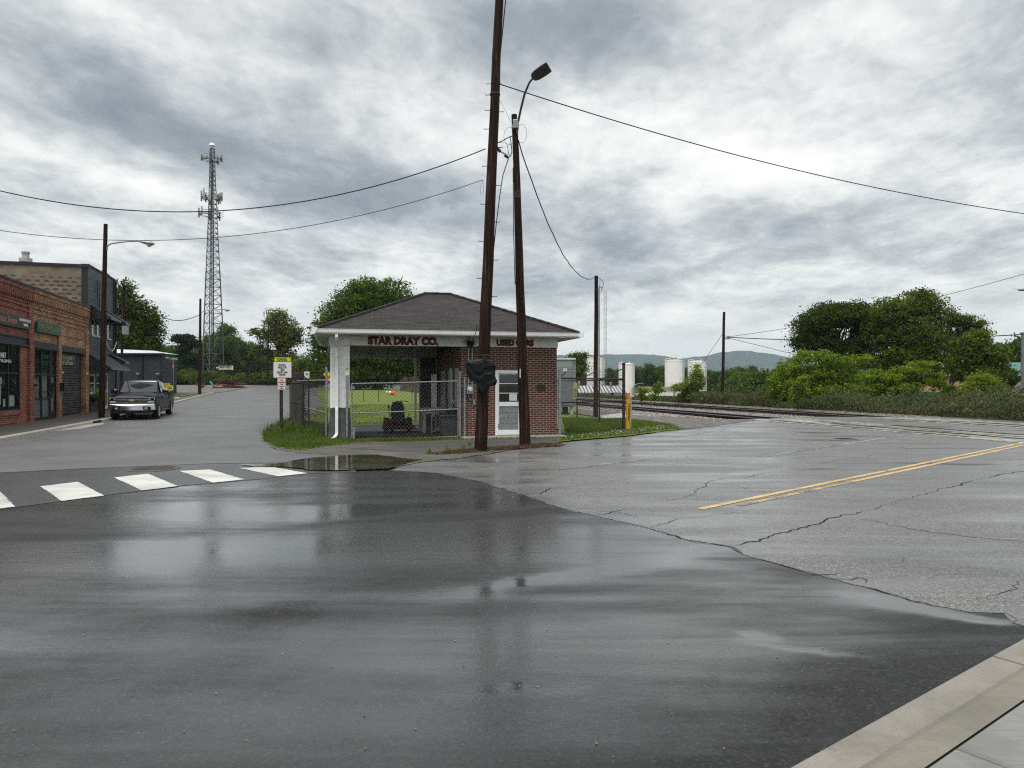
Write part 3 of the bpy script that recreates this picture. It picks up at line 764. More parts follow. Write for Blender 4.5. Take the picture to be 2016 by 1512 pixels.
for s_ in (-3.9, -0.9, 2.09, 5.1, 8.1, 11.1):
    mb = MB(); a, b, c, d = gut(s_, .0), gut(s_ + .007, .0), gut(s_ + .007, .172), gut(s_, .172)
    mb.add([(*a, .0125), (*b, .0125), (*c, .0090), (*d, .0090)], [(0, 1, 2, 3)])
    for o0, z0, o1, z1 in ((.172, .008, .235, .066), (.235, .066, .265, .100), (.265, .100, .30, .115), (.30, .115, .43, .1245)):
        mb.add([(*gut(s_, o0), z0), (*gut(s_ + .007, o0), z0), (*gut(s_ + .007, o1), z1), (*gut(s_, o1), z1)], [(0, 1, 2, 3)])
    tag(mb.build('kerb_joint', M_CRACK_, uv=False), kind='structure')
strip_line('white_dash', G(62, 868.5), G(122, 864), 0.10, 0.017, M_WLINE)

# cracks in the old asphalt and along the seam
M_CRACK = mat_plain('crack_dark', (0.006, 0.006, 0.006), 0.9)
def cracks():
    mb = MB(); rr = random.Random(3)
    def run(pts, w, jit=0.035, mn=0.25):
        w = w * 0.62
        P = []
        for i in range(len(pts) - 1):
            a, b = Vector(pts[i]), Vector(pts[i + 1]); L = (b - a).length; k = max(1, int(L / 0.07)); d = (b - a).normalized(); n = Vector((-d.y, d.x))
            off = 0
            for j in range(k):
                off = off * 0.8 + rr.uniform(-jit, jit); P.append(a.lerp(b, j / k) + n * off)
        P.append(Vector(pts[-1]))
        ww = w; v = []
        for i, p in enumerate(P):
            d = (P[min(i + 1, len(P) - 1)] - P[max(0, i - 1)]); d = d.normalized() if d.length > 1e-6 else Vector((1, 0)); n = Vector((-d.y, d.x))
            ww = min(max(ww + rr.uniform(-0.4, 0.4) * w, mn * w), 1.7 * w); e = min(1, (min(i, len(P) - 1 - i) + 1) / 5)
            v += [(*(p + n * ww * e / 2), 0.0092), (*(p - n * ww * e / 2), 0.0092)]
        mb.add(v, [(2 * i, 2 * i + 1, 2 * i + 3, 2 * i + 2) for i in range(len(P) - 1)])
    g = lambda *a: [G(*p) for p in a]
    run(g((1440, 1077), (1500, 1061), (1570, 1044), (1650, 1020), (1759, 994), (1800, 980), (1872, 959), (1963, 936), (2030, 926), (2200, 900)), 0.022)
    run(g((1677, 1018), (1750, 1034), (1845, 1050), (1930, 1060), (2060, 1072)), 0.012)
    run(g((1277, 1041), (1336, 1023), (1410, 1014), (1477, 1007)), 0.014)
    run(g((1173, 1016), (1205, 1011), (1236, 1004)), 0.018)
    run(g((1345, 982), (1372, 968), (1395, 950), (1440, 942), (1486, 936), (1554, 923), (1640, 908), (1727, 896)), 0.013)
    run(g((1345, 982), (1390, 985), (1436, 991), (1500, 1000)), 0.011)
    run(g((1090, 990), (1180, 993), (1259, 990), (1345, 982)), 0.010)
    run(g((1290, 948), (1380, 950), (1450, 958), (1510, 975)), 0.007)
    run(g((1560, 860), (1650, 868), (1740, 878), (1800, 885)), 0.008)
    run(g((1100, 925), (1180, 918), (1260, 908), (1330, 897)), 0.010)
    run(g((960, 945), (1010, 948), (1060, 947), (1075, 951)), 0.009)
    run(g((1060, 975), (1078, 967), (1088, 962)), 0.025)
    run(g((930, 928), (1010, 934), (1090, 940), (1150, 934)), 0.008)
    run(g((1280, 1024), (1230, 1012), (1160, 1004)), 0.009)
    run(g((1040, 970), (1120, 960), (1200, 948), (1300, 936)), 0.007)
    run(g((1776, 1112), (1780, 1100), (1792, 1094)), 0.010)
    run(g((1930, 1185), (1960, 1172), (1995, 1155), (2016, 1140)), 0.009)
    run(g((1700, 1098), (1780, 1116), (1860, 1122), (1900, 1120)), 0.004)
    run(g((1480, 1066), (1560, 1086), (1600, 1090)), 0.005)
    run(g((1180, 880), (1300, 872), (1420, 868)), 0.012)
    run(g((1330, 890), (1350, 898), (1362, 908)), 0.009)
    run(g((1240, 868), (1330, 862), (1400, 850)), 0.012)
    for a, b, w in ((0, 5, .006), (5, 9, .016), (9, 11, .010), (11, 14, .020), (14, 17, .009)):
        run([p for p in seam[a + 1:b + 2]], w, 0.03)
    run(g((1600, 1136), (1640, 1132), (1650, 1130)), 0.028)
    run(g((1641, 1141), (1670, 1141), (1700, 1139), (1704, 1150)), 0.035)
    # joints of the newer asphalt
    run(g((0, 931.8), (222, 921.3), (417, 914), (560, 911)), 0.045, 0.02)
    run(g((0, 1004), (205, 976.5), (361, 957.3), (521, 943)), 0.016, 0.01)
    mb.v = [(v[0], v[1], 0.0145) if v[1] > 10 and v[0] < -3.5 else v for v in mb.v]
    tag(mb.build('cracks', M_CRACK, uv=False), kind='structure')
cracks()

# loose stones and leaves lying on the asphalt
def debris():
    mb = MB(); rr = random.Random(12)
    for k in range(150):
        px, py = rr.uniform(-100, 2000), 860 + 640 * rr.random() ** 1.1
        x, y = G(px, py)
        if x * 0.59 - y * 0.807 > -2.0: continue
        s = rr.uniform(0.004, 0.009); a = rr.uniform(0, 6); c, d = math.cos(a) * s, math.sin(a) * s
        z = 0.008 if py > 1000 else 0.02
        mb.add([(x - c, y - d, z), (x + d * .7, y - c * .7, z), (x + c, y + d, z), (x - d * .7, y + c * .7, z), (x, y, z + s * 0.8)], [(0, 1, 4), (1, 2, 4), (2, 3, 4), (3, 0, 4)])
    tag(mb.build('loose_stones', mat_plain('pebble', (0.25, 0.23, 0.19), 0.8, var=0.5, scale=2), uv=False), 'small pale stones scattered over the wet asphalt', kind='stuff')
debris()

# manhole cover in the strip, tyre-like ring in the grass corner
def manhole():
    x, y = G(302, 924); o = thing('manhole_cover', 'round iron manhole cover in the asphalt behind the crosswalk bars', 'manhole cover', (x, y, 0.012))
    MB().lathe([(0.0, 0.012), (0.36, 0.012), (0.37, 0.004)], 28).build('cover', M_RUST, o)
    MB().lathe([(0.38, 0.003), (0.39, 0.012), (0.47, 0.010), (0.48, 0.0)], 28).build('collar', M_CONCB, o)
    x, y = G(558, 869); o = thing('drain_ring', 'dark round drain ring lying in the grass corner before the downspout', 'drain ring', (x, y, 0.02))
    MB().lathe([(0.30, 0.0), (0.30, 0.07), (0.36, 0.09), (0.43, 0.07), (0.45, 0.0)], 32).build('ring', M_BLACK, o, smooth=True)
    MB().lathe([(0.0, 0.012), (0.302, 0.012)], 24).build('water', M_WATER, o)
    x, y = G(567, 842); o = MB().prism([(-.28, -.1, 0), (.1, -.16, 0), (.33, -.02, 0), (.24, .14, 0), (-.2, .12, 0)], (0.06, 0.02, 0.14)).build('rock', M_GRAVEL)
    o.location = (x, y, 0.02); o.rotation_euler = (0.1, -0.35, 0.4); tag(o, 'tilted grey slab of rock in the tall grass by the school sign', 'rock')
manhole()

# ------------------------------------------------------------------ railway
def tpt(t, n, z): p = T0 + TD * t + TN * n; return (p.x, p.y, z)
TRZ = -math.atan2(0.235, -0.972) + PI      # not used for geometry, kept for clarity
TYAW = math.atan2(TD.y, TD.x)
M_RAIL = mat_plain('rail_side', (0.045, 0.028, 0.024), 0.6, metal=0.3, var=0.3, scale=5)
M_RAILTOP = mat_plain('rail_head', (0.42, 0.41, 0.41), 0.25, metal=0.9, var=0.1, scale=3)
M_TIE = mat_plain('tie_wood', (0.035, 0.026, 0.022), 0.8, var=0.4, scale=8)
M_PANEL = mat_ground('crossing_panel', [(0.38, (0.05, 0.05, 0.042)), (0.47, (0.20, 0.195, 0.18)), (0.62, (0.62, 0.60, 0.54))], 1.1, 4, 0.4, 0.006, 0.28)
def track(n0, label, grp):
    o = thing('railway_track', label, 'railway track', (T0.x, T0.y, 0), 0, grp)
    for r in (0.88, 2.32):
        mb = MB(); mt = MB()
        t0, t1 = -26, 125
        prof = [(-0.065, -0.155), (-0.065, -0.14), (-0.012, -0.12), (-0.012, -0.03), (-0.036, -0.015), (-0.036, 0.014), (0.036, 0.014), (0.036, -0.015), (0.012, -0.03), (0.012, -0.12), (0.065, -0.14), (0.065, -0.155)]
        rings = [[tpt(t, n0 + r + a, z) for a, z in prof] for t in (t0, 0, T_END, 30, 60, 90, t1)]
        mb.loft(rings); rl = mb.build('rail', M_RAIL, o, world=True)
        mt.loft([[tpt(t, n0 + r + a, z) for a, z in ((-.034, .014), (-.028, .020), (.028, .020), (.034, .014))] for t in (t0, 0, T_END, 30, 60, 90, t1)])
        mt.build('rail_head', M_RAILTOP, rl, world=True)
    tm = MB(); tm.box(-1.25, 1.25, -0.11, 0.11, -0.18, 0)
    me = None
    for i in range(95):
        t = T_END + 0.5 + i * 0.56
        if me is None:
            tie = tm.build('tie', M_TIE, o); me = tie
        else:
            tie = me.copy(); COL.objects.link(tie); tie.parent = o
        p = tpt(t, n0 + 1.6, -0.157); tie.location = (p[0] - T0.x, p[1] - T0.y, p[2] + random.uniform(-.01, .01)); tie.rotation_euler = (0, 0, TYAW - PI / 2 + random.uniform(-.02, .02))
    # concrete panels of the level crossing
    mb = MB()
    for a, b in ((0.02, 0.80), (0.97, 2.23), (2.40, 3.18)):
        t = -16.0
        while t < T_END - 0.3:
            L = 2.45
            mb.add([tpt(t, n0 + a, .004), tpt(t + L, n0 + a, .004), tpt(t + L, n0 + b, .004), tpt(t, n0 + b, .004)] + [tpt(t + .02, n0 + a + .02, .016), tpt(t + L - .02, n0 + a + .02, .016), tpt(t + L - .02, n0 + b - .02, .016), tpt(t + .02, n0 + b - .02, .016)],
                   [(4, 5, 6, 7), (0, 1, 5, 4), (1, 2, 6, 5), (2, 3, 7, 6), (3, 0, 4, 7)])
            t += 2.46
    mb.build('crossing_panels', M_PANEL, o, world=True)
track(0.0, 'nearer railway track crossing the road, pale wet panels between its rails', 'railway tracks')
track(6.2, 'farther railway track running beside the brown weeds', 'railway tracks')
sheet('flangeway', [tpt(-17, -.06, 0)[:2], tpt(T_END, -.06, 0)[:2], tpt(T_END, 3.3, 0)[:2], tpt(-17, 3.3, 0)[:2]], 0.0085, M_CRACK, flat=True)
sheet('flangeway', [tpt(-17, 6.14, 0)[:2], tpt(T_END, 6.14, 0)[:2], tpt(T_END, 9.5, 0)[:2], tpt(-17, 9.5, 0)[:2]], 0.0085, M_CRACK, flat=True)
sheet('flangeway', [G(1640, 863.2), G(1668, 863.0), G(1690, 865.5), G(1655, 865.2)], 0.0115, M_CRACK, flat=True)
def wetpatch(cx, t0, t1, n0, n1, seed):
    rr = random.Random(seed); k = 14
    a = [tpt(t0 + (t1 - t0) * i / k, n0 + rr.uniform(-.06, .1), 0)[:2] for i in range(k + 1)]
    b = [tpt(t0 + (t1 - t0) * i / k, n1 + rr.uniform(-.1, .06), 0)[:2] for i in range(k, -1, -1)]
    sheet('puddle', a + b, 0.0185, M_WATER, flat=True)
for i, a in enumerate(((2, 12.4, .30, .55), (-4, 9.5, 1.15, 1.55), (3, 11, 1.8, 2.0), (-9, 3, 1.8, 2.05), (-3, 8, 2.6, 3.0), (-12, -5, .3, .5), (-6, 12, 6.5, 6.9), (-8, 10, 7.6, 8.0), (-12, 6, 8.9, 9.2))):
    wetpatch(0, *a, i)

def ballast():
    mb = MB(); rr = random.Random(4)
    prof = [(-1.9, 0.02), (-1.5, 0.03), (-1.0, 0.0), (-0.6, -0.06), (-0.2, -0.13), (0.2, -0.165), (1.0, -0.165), (1.6, -0.17), (2.2, -0.165), (3.0, -0.165), (3.6, -0.16), (4.6, -0.14), (5.6, -0.16), (6.4, -0.165), (7.4, -0.165), (8.5, -0.165), (9.4, -0.165), (9.9, -0.12), (10.6, 0.02), (11.0, -0.05)]
    ts = [T_END - 0.02]
    while ts[-1] < 125: ts.append(ts[-1] + (0.35 if ts[-1] < 30 else 2.0))
    for t in ts:
        for n, z in prof:
            # the shoulder fades into the road edge near the crossing
            p = tpt(t, n, z + rr.uniform(-.015, .015)); mb.v.append(p)
    m = len(prof); mb.f = [(i * m + j, i * m + j + 1, (i + 1) * m + j + 1, (i + 1) * m + j) for i in range(len(ts) - 1) for j in range(m - 1)]
    tag(mb.build('ballast', M_GRAVEL, uv=False), kind='structure')
    # stones
    N = 34000; r = np.random.default_rng(5)
    t = T_END + 0.05 + (r.random(N) ** 1.5) * 50; n = r.uniform(-1.9, 10.4, N)
    near = r.random(N) < 0.6; n = np.where(near, 0.7 - r.random(N) ** 1.4 * 4.2 * np.clip((t - T_END) / 4, 0.3, 1), n)
    z = np.interp(n, [p[0] for p in prof], [p[1] for p in prof])
    x = T0.x + TD.x * t + TN.x * n; y = T0.y + TD.y * t + TN.y * n
    s = r.uniform(0.018, 0.05, N); a = r.uniform(0, 2 * PI, N)
    c = np.stack([x, y, z], 1)
    def P(dx, dy, dz): return c + np.stack([(dx * np.cos(a) - dy * np.sin(a)) * s, (dx * np.sin(a) + dy * np.cos(a)) * s, np.full(N, dz) * s], 1)
    b0, b1, b2, b3, tp = P(-1, -.6, 0), P(1, -.8, 0), P(.8, .9, 0), P(-.9, .7, 0), P(.1, 0, .9)
    f = np.concatenate([np.stack(q, 1) for q in ((b0, b1, tp), (b1, b2, tp), (b2, b3, tp), (b3, b0, tp))])
    m, nt, b = new_mat('ballast_stone'); g = nt.node('ShaderNodeNewGeometry')
    w = nt.node('ShaderNodeTexWhiteNoise', noise_dimensions='3D')
    sc_ = nt.mapping(obj_co(nt), scale=(9, 9, 9)); q = nt.voronoi(obj_co(nt), 9, out='Color'); sq = nt.node('ShaderNodeSeparateXYZ'); nt.l.new(q, sq.inputs[0])
    nt.l.new(nt.ramp(sq.outputs[0], [(0, (0.07, 0.055, 0.048)), (0.5, (0.17, 0.155, 0.14)), (0.8, (0.30, 0.28, 0.26)), (1.0, (0.5, 0.48, 0.45))]), b.inputs['Base Color']); b.inputs['Roughness'].default_value = 0.8
    tag(np_mesh('ballast_stones', f, 3, m), 'grey and brown ballast stones heaped along the railway tracks', kind='stuff')
ballast()

# ------------------------------------------------------------------ distant hills
def hills():
    m, nt, b = new_mat('forested_hill')
    co = obj_co(nt); n = nt.noise(co, 0.03, 8, 0.7); n2 = nt.noise(co, 0.004, 4, 0.6)
    c = nt.ramp(nt.math('ADD', nt.math('MULTIPLY', n, .6), nt.math('MULTIPLY', n2, .4)), [(0.35, (0.010, 0.022, 0.012)), (0.65, (0.035, 0.065, 0.030))])
    nt.l.new(c, b.inputs['Base Color']); b.inputs['Roughness'].default_value = 0.95
    xs = np.arange(-1100, 3000, 24.0); ys = np.arange(2300, 3700, 40.0)
    keys = [(560, 0), (900, 10), (1040, 40), (1100, 58), (1150, 57), (1200, 58), (1290, 59), (1335, 50), (1390, 56), (1420, 62), (1450, 66), (1480, 62), (1505, 60), (1560, 48), (1640, 30), (1750, 22), (1900, 12), (2600, 10)]
    v = []; f = []
    for y in ys:
        for x in xs:
            px = 1008 + x / 3000.0 * F
            h = np.interp(px, [k[0] for k in keys], [k[1] for k in keys]) / F * 3000
            p = math.exp(-((y - 3000) / 330.0) ** 2)
            w = mnoise.fractal(Vector((x * .0028, y * .004, 2)), 0.9, 2.1, 6) * 9 * p + random.uniform(-2.5, 2.5) * p
            v.append((x, y, -8 + (h + 9) * p + w))
    nx = len(xs)
    mb = MB(); mb.v = v; mb.f = [(j * nx + i, j * nx + i + 1, (j + 1) * nx + i + 1, (j + 1) * nx + i) for j in range(len(ys) - 1) for i in range(nx - 1)]
    tag(mb.build('hills', m, uv=False, fixn=False), kind='structure')
hills()
# ================================================================== BRICK CORNER BUILDING
BYAW = math.atan2(0.233, 0.972)
U = Vector((0.9725, 0.2331, 0)); V = Vector((-0.2331, 0.9725, 0))
W0 = Vector((-5.5, 19.95, 0)) + V * 0.6       # s = 0, depth 0 : plane of the front wall
def W(s, d, z=0.0): return W0 + U * s + V * d + Vector((0, 0, z))
def face_pt(px, py, d=0.0):
    "point of the plane at depth d seen through a pixel -> (s, z)"
    k = (px - 1008) / F; o = W0 + V * d
    s = (k * o.y - o.x) / (U.x - k * U.y); Yy = o.y + s * U.y
    return s, CAM_H + (756 - py) / F * Yy

M_SHINGLE = mat_brick('roof_shingles', (0.014, 0.010, 0.010), (0.042, 0.032, 0.030), (0.003, 0.002, 0.002), w=0.33, h=0.135, ms=0.013, stain=0.15, bumpd=0.02, rough=0.85, off=0.37)
M_BLIND = mat_plain('pale_blind', (0.42, 0.44, 0.44), 0.6, var=0.06)
M_DOORGLASS = mat_glass_dark('door_glass', (0.012, 0.013, 0.013), 0.05)
M_DOORW = mat_plain('door_paint', (0.80, 0.80, 0.79), 0.45, var=0.04, scale=5, dirt=0.1)

def main_building():
    b = thing('brick_building', 'small red brick corner building with brown hip roof and white fascia lettered in dark red', 'building', W0, BYAW)
    D = 5.7; L = 7.24; S0 = 4.21; ZT = 2.80
    # office walls with door opening in the front and window openings in the bay side
    ds0, ds1, dz = 5.27, 6.13, 2.07
    mb = MB(); t = 0.2
    mb.box(S0, ds0, 0, t, 0.0, ZT); mb.box(ds1, L, 0, t, 0.0, ZT); mb.box(ds0, ds1, 0, t, dz, ZT)
    mb.box(L - t, L, t, D, 0.0, ZT); mb.box(S0, L - t, D - t, D, 0.0, ZT)
    # bay side wall, three openings
    ops = [(0.42, 1.02, 0.1, 2.15), (1.55, 2.5, 0.75, 2.1), (3.35, 4.2, 0.1, 2.1)]
    y = t
    for a, c, z0, z1 in ops:
        mb.box(S0, S0 + t, y, a, 0, ZT); mb.box(S0, S0 + t, a, c, 0, z0); mb.box(S0, S0 + t, a, c, z1, ZT); y = c
    mb.box(S0, S0 + t, y, D - t, 0, ZT)
    mb.build('brick_wall', M_BRICK, b)
    for a, c, z0, z1 in ops:
        w = MB(); q = 0.09
        w.box(S0 - .03, S0 + .06, a, a + q, z0, z1).box(S0 - .03, S0 + .06, c - q, c, z0, z1).box(S0 - .03, S0 + .06, a + q, c - q, z1 - q, z1)
        if z0 > .5: w.box(S0 - .05, S0 + .06, a + q, c - q, z0, z0 + .06)
        w.box(S0 - .0, S0 + .04, a + q, c - q, (z0 + z1) / 2, (z0 + z1) / 2 + .05)
        fr = w.build('side_window' if z0 > .5 else 'side_door', M_SOFFIT, b)
        MB().box(S0 + .06, S0 + .08, a, c, z0, z1).build('pane', M_DOORGLASS, fr)
    # concrete slab
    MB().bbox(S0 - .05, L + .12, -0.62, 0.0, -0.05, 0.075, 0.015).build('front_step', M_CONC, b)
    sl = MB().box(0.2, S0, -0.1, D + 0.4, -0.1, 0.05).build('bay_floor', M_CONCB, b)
    # fascia board, front / left / back / right
    MB().box(0.34, L + .02, -0.045, 0.0, 2.78, 3.06).build('fascia_board', M_WHITE, b)
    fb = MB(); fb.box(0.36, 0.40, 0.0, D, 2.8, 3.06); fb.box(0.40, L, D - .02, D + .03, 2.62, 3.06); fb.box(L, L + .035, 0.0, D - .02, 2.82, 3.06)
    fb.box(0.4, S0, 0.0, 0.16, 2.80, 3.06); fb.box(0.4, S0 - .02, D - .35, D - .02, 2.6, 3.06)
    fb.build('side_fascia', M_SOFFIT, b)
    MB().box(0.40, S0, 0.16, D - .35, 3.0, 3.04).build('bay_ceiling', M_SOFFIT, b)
    # hip roof
    e0, e1, f0, f1 = 0.0, 7.77, -0.6, 6.3; zt = 3.20; rz = 4.70; cx = (e0 + e1) / 2; rl = 0.42; cy = (f0 + f1) / 2
    A, B_, C_, D_ = (e0, f0, zt), (e1, f0, zt), (e1, f1, zt), (e0, f1, zt); P, Q = (cx - rl, cy, rz), (cx + rl, cy, rz)
    rf = MB().add([A, B_, C_, D_, P, Q], [(0, 1, 5, 4), (1, 2, 5), (2, 3, 4, 5), (3, 0, 4)]).build('hip_roof', M_SHINGLE, b)
    cap = MB()
    for p, q in ((A, P), (D_, P), (B_, Q), (C_, Q), (P, Q)):
        p, q = Vector(p), Vector(q); n = max(2, int((q - p).length / 0.28))
        for i in range(n):
            a, c = p.lerp(q, i / n), p.lerp(q, (i + 1.1) / n)
            cap.tube([a + Vector((0, 0, .01)), c + Vector((0, 0, .028))], [0.055, 0.05], 6)
    cap.build('ridge_cap', M_SHINGLE, rf)
    so = MB(); so.add([(e0, f0, 3.062), (e1, f0, 3.062), (e1, f1, 3.062), (e0, f1, 3.062)], [(0, 1, 2, 3)]); so.build('soffit', M_SOFFIT, b)
    gu = MB(); g = 0.1
    prof = [(0, 3.065), (-.07, 3.065), (-.105, 3.10), (-.115, 3.175), (-.125, 3.205), (-.105, 3.205), (-.09, 3.17), (0, 3.16)]
    def gring(x, y, dx, dy): return [(x + dx * -a, y + dy * -a, z) for a, z in prof]
    def corner(x, y, sx, sy): return [(x - sx * a, y - sy * a, z) for a, z in prof]
    rings = [corner(e0, f0, -1, -1), corner(e1, f0, 1, -1), corner(e1, f1, 1, 1), corner(e0, f1, -1, 1), corner(e0, f0, -1, -1)]
    gu.loft(rings, caps=False).build('gutter', M_DOORW, b)
    MB().box(e0, e1, f0 - .0, f0 + .02, 3.16, 3.215).build('drip_edge', M_BLACK, b)
    # end returns of the gutter (the bent corner pieces at both eaves)
    MB().prism([(e0 - .15, f0 - .13, 3.02), (e0 - .02, f0 - .14, 3.06), (e0 + .06, f0 - .14, 3.22), (e0 - .10, f0 - .13, 3.26)], (0, .04, 0)).build('gutter_end', M_DOORW, b)
    MB().prism([(e1 + .15, f0 - .13, 3.15), (e1 + .02, f0 - .14, 3.05), (e1 - .05, f0 - .14, 3.07), (e1 + .02, f0 - .13, 3.22)], (0, .04, 0)).build('gutter_end', M_DOORW, b)
    # chimney stub behind the hip
    ch = MB(); ch.box(5.42, 5.70, 4.55, 4.85, 3.3, 4.34).box(5.70, 5.86, 4.6, 4.8, 3.3, 4.2); ch.build('chimney', M_BRICK, rf)
    # lettering
    s, z = face_pt(724, 670), 0
    s0, zc = face_pt(724, 669); s1, _ = face_pt(863, 671)
    moved(text_mb('STAR DRAY CO.', 0.30, 0.012, 0.022, width=s1 - s0), (s0 + s1) / 2, -0.052, 2.915).build('lettering', M_REDL, b, uv=False)
    s0, _ = face_pt(977, 672); s1, _ = face_pt(1050, 672)
    moved(text_mb('USED CARS', 0.25, 0.012, 0.019, width=s1 - s0), (s0 + s1) / 2, -0.052, 2.905).build('lettering', M_REDL, b, uv=False)
    # left bay column: white panelled shaft on a flared grey foot
    c0, c1 = 0.375, 0.93
    c = MB().box(c0, c1, 0.012, 0.52, 0.95, 2.78)
    for a, e in ((c0, c0 + .055), (c1 - .05, c1)): c.box(a, e, -0.018, 0.012, 0.95, 2.775)
    c.box(c0 + .055, c0 + .16, -0.008, 0.012, 0.95, 2.775)
    col = c.build('bay_column', M_DOORW, b)
    p = MB().loft([[(c0 - .07, -.12, -.1), (c1 + .09, -.12, -.1), (c1 + .09, .62, -.1), (c0 - .07, .62, -.1)], [(c0 - .06, -.11, .12), (c1 + .07, -.11, .12), (c1 + .07, .6, .12), (c0 - .06, .6, .12)], [(c0 + .01, .0, .96), (c1 - .0, .0, .96), (c1 - .0, .54, .96), (c0 + .01, .54, .96)]])
    p.build('column_foot', M_GREYP, col)
    # back columns
    MB().box(3.55, 4.15, D - .45, D - .02, 0, 2.62).build('rear_column', M_GREYP, b)
    MB().box(0.4, 0.9, D - .45, D - .02, 0, 2.62).build('rear_column', M_GREYP, b)
    # downspouts
    d = MB(); x = 0.56
    def pipe(pts, w=.042, h=.035):
        rings = []
        for i, q in enumerate(pts):
            q = Vector(q); a = Vector(pts[min(i + 1, len(pts) - 1)]) - Vector(pts[max(i - 1, 0)]); a.normalize(); n = Vector((1, 0, 0)).cross(a).normalized()
            rings.append([q + Vector((w, 0, 0)) + n * h, q + Vector((-w, 0, 0)) + n * h, q + Vector((-w, 0, 0)) - n * h, q + Vector((w, 0, 0)) - n * h])
        d.loft(rings)
    pipe([(x, -.64, 3.09), (x, -.64, 2.98), (x, -.60, 2.93), (x, -.18, 2.78), (x, -.09, 2.72), (x, -.075, 2.6), (x, -.075, 1.0), (x, -.10, .9), (x, -.135, .28), (x, -.15, .2), (x - .05, -.22, .12), (x - .12, -.30, .07)])
    for z in (2.45, .98): d.box(x - .12, x + .12, -.045, -.030, z, z + .035)
    d.build('downspout', M_DOORW, b)
    d = MB(); x = 3.42
    pipe([(x - .25, D + .5, 3.0), (x - .22, D + .3, 2.85), (x, D + .08, 2.7), (x, D + .05, 2.5), (x, D + .05, 0.2)]); d.build('downspout', M_DOORW, b)
    # front door
    dr = MB(); q = 0.08
    dr.box(ds0, ds0 + q, -.02, .09, .08, dz).box(ds1 - q, ds1, -.02, .09, .08, dz).box(ds0 + q, ds1 - q, -.02, .09, dz - q, dz)
    fr = dr.build('door_frame', M_DOORW, b)
    x0, x1 = ds0 + q, ds1 - q; dd = MB(); st = 0.045
    dd.box(x0, x0 + st, .01, .06, .09, dz - q).box(x1 - st, x1, .01, .06, .09, dz - q).box(x0 + st, x1 - st, .01, .06, .09, .24).box(x0 + st, x1 - st, .01, .06, .97, 1.10)
    dd.box(x0 + st, x1 - st, .01, .06, 1.95, dz - q)
    for z in (1.36, 1.655): dd.box(x0 + st, x1 - st, .012, .055, z, z + .02)
    door = dd.build('door', M_DOORW, b)
    MB().box(x0 + st, x1 - st, .03, .045, 1.10, 1.95).build('pane', M_DOORGLASS, door)
    lv = MB(); lv.box(x0 + st, x1 - st, .045, .055, .24, .97)
    for z in (.45, .61, .78, .93): lv.box(x0 + st, x1 - st, .032, .045, z, z + .012)
    lv.build('lower_panel', M_BLIND, door)
    sc_ = MB(); k = x0 + st
    while k < x1 - st: sc_.box(k, k + .005, .024, .028, .24, .97); k += .032
    z = .25
    while z < .97: sc_.box(x0 + st, x1 - st, .022, .026, z, z + .005); z += .032
    sc_.build('wire_guard', M_GALV, door)
    s0, z0 = face_pt(1003, 789); s1, z1 = face_pt(1018, 775)
    MB().box(s0, s1, .018, .029, z0, z1).build('notice', mat_plain('paper', (0.62, 0.62, 0.60), 0.8, var=0.1, scale=25), door)
    MB().box(x0 + .01, x0 + .05, -.02, .01, .32, .42).build('door_latch', M_GALV, door)
    # mail plaque
    s0, z0 = face_pt(1057, 769); s1, z1 = face_pt(1073, 757)
    pl = MB().bbox(s0, s1, -.03, 0, z0, z1, .006).build('mail_plaque', mat_plain('brown_bronze', (0.055, 0.035, 0.025), 0.5, metal=.4), b)
    MB().box(s0 + .03, s1 - .03, -.036, -.028, (z0 + z1) / 2 - .01, (z0 + z1) / 2 + .025).build('mail_slot', M_BLACK, pl)
    # electric meter with two conduits
    s0, z0 = face_pt(917.5, 776); s1, z1 = face_pt(931, 759)
    me = MB().bbox(s0, s1, -.11, 0, z0, z1, .01); mt = me.build('electric_meter', M_GALV, b)
    cx_, cz = (s0 + s1) / 2, (z0 + z1) / 2 + .01
    MB().lathe([(0.0, .15), (.05, .145), (.068, .12), (.072, 0.06), (.085, .05), (.085, .03)], 20, Matrix.Rotation(PI / 2, 4, 'X'), (cx_, -.06, cz)).build('meter_dial', mat_plain('meter_glass', (0.55, 0.56, 0.55), 0.12, var=.1), mt, smooth=True)
    co = MB()
    for dx, hz in ((-.045, 2.78), (.075, 2.80)): co.tube([(cx_ + dx, -.05, z1 - .02), (cx_ + dx, -.05, hz)], .018, 8)
    co.tube([(cx_ - .03, -.05, z0), (cx_ - .03, -.05, z0 - .13), (cx_ + .01, -.05, z0 - .18), (cx_ + .07, -.05, z0 - .17), (cx_ + .10, -.05, z0 - .1), (cx_ + .10, -.05, z0 + .02)], .014, 7)
    co.box(cx_ + .10, cx_ + .16, -.08, -.01, z0 - .32, z0 - .16)
    co.build('conduit', M_GALV, mt)
    wh = MB(); rr = random.Random(2)
    for dx in (-.045, .075):
        wh.tube([(cx_ + dx, -.06, 2.76), (cx_ + dx, -.10, 2.90), (cx_ + dx - .04, -.16, 2.88)], [.03, .045, .03], 8)
        for k in range(4):
            p = Vector((cx_ + dx - .04, -.16, 2.88)); pts = [p]
            for j in range(5): p = p + Vector((rr.uniform(-.09, .09), rr.uniform(-.05, .02), rr.uniform(-.09, .08))); pts.append(p)
            pts.append(Vector((cx_ + rr.uniform(-.2, .25), -.15, 2.95))); wh.tube(pts, .007, 5)
        for k in range(12):
            p = Vector((cx_ + dx + rr.uniform(-.09, .07), -.14, 2.90 + rr.uniform(-.05, .08))); wh.bbox(p.x - .02, p.x + .02, p.y - .01, p.y + .01, p.z - .012, p.z + .012, .004)
    wh.build('weather_head', M_RUBBER, mt)
    return b
main_building()

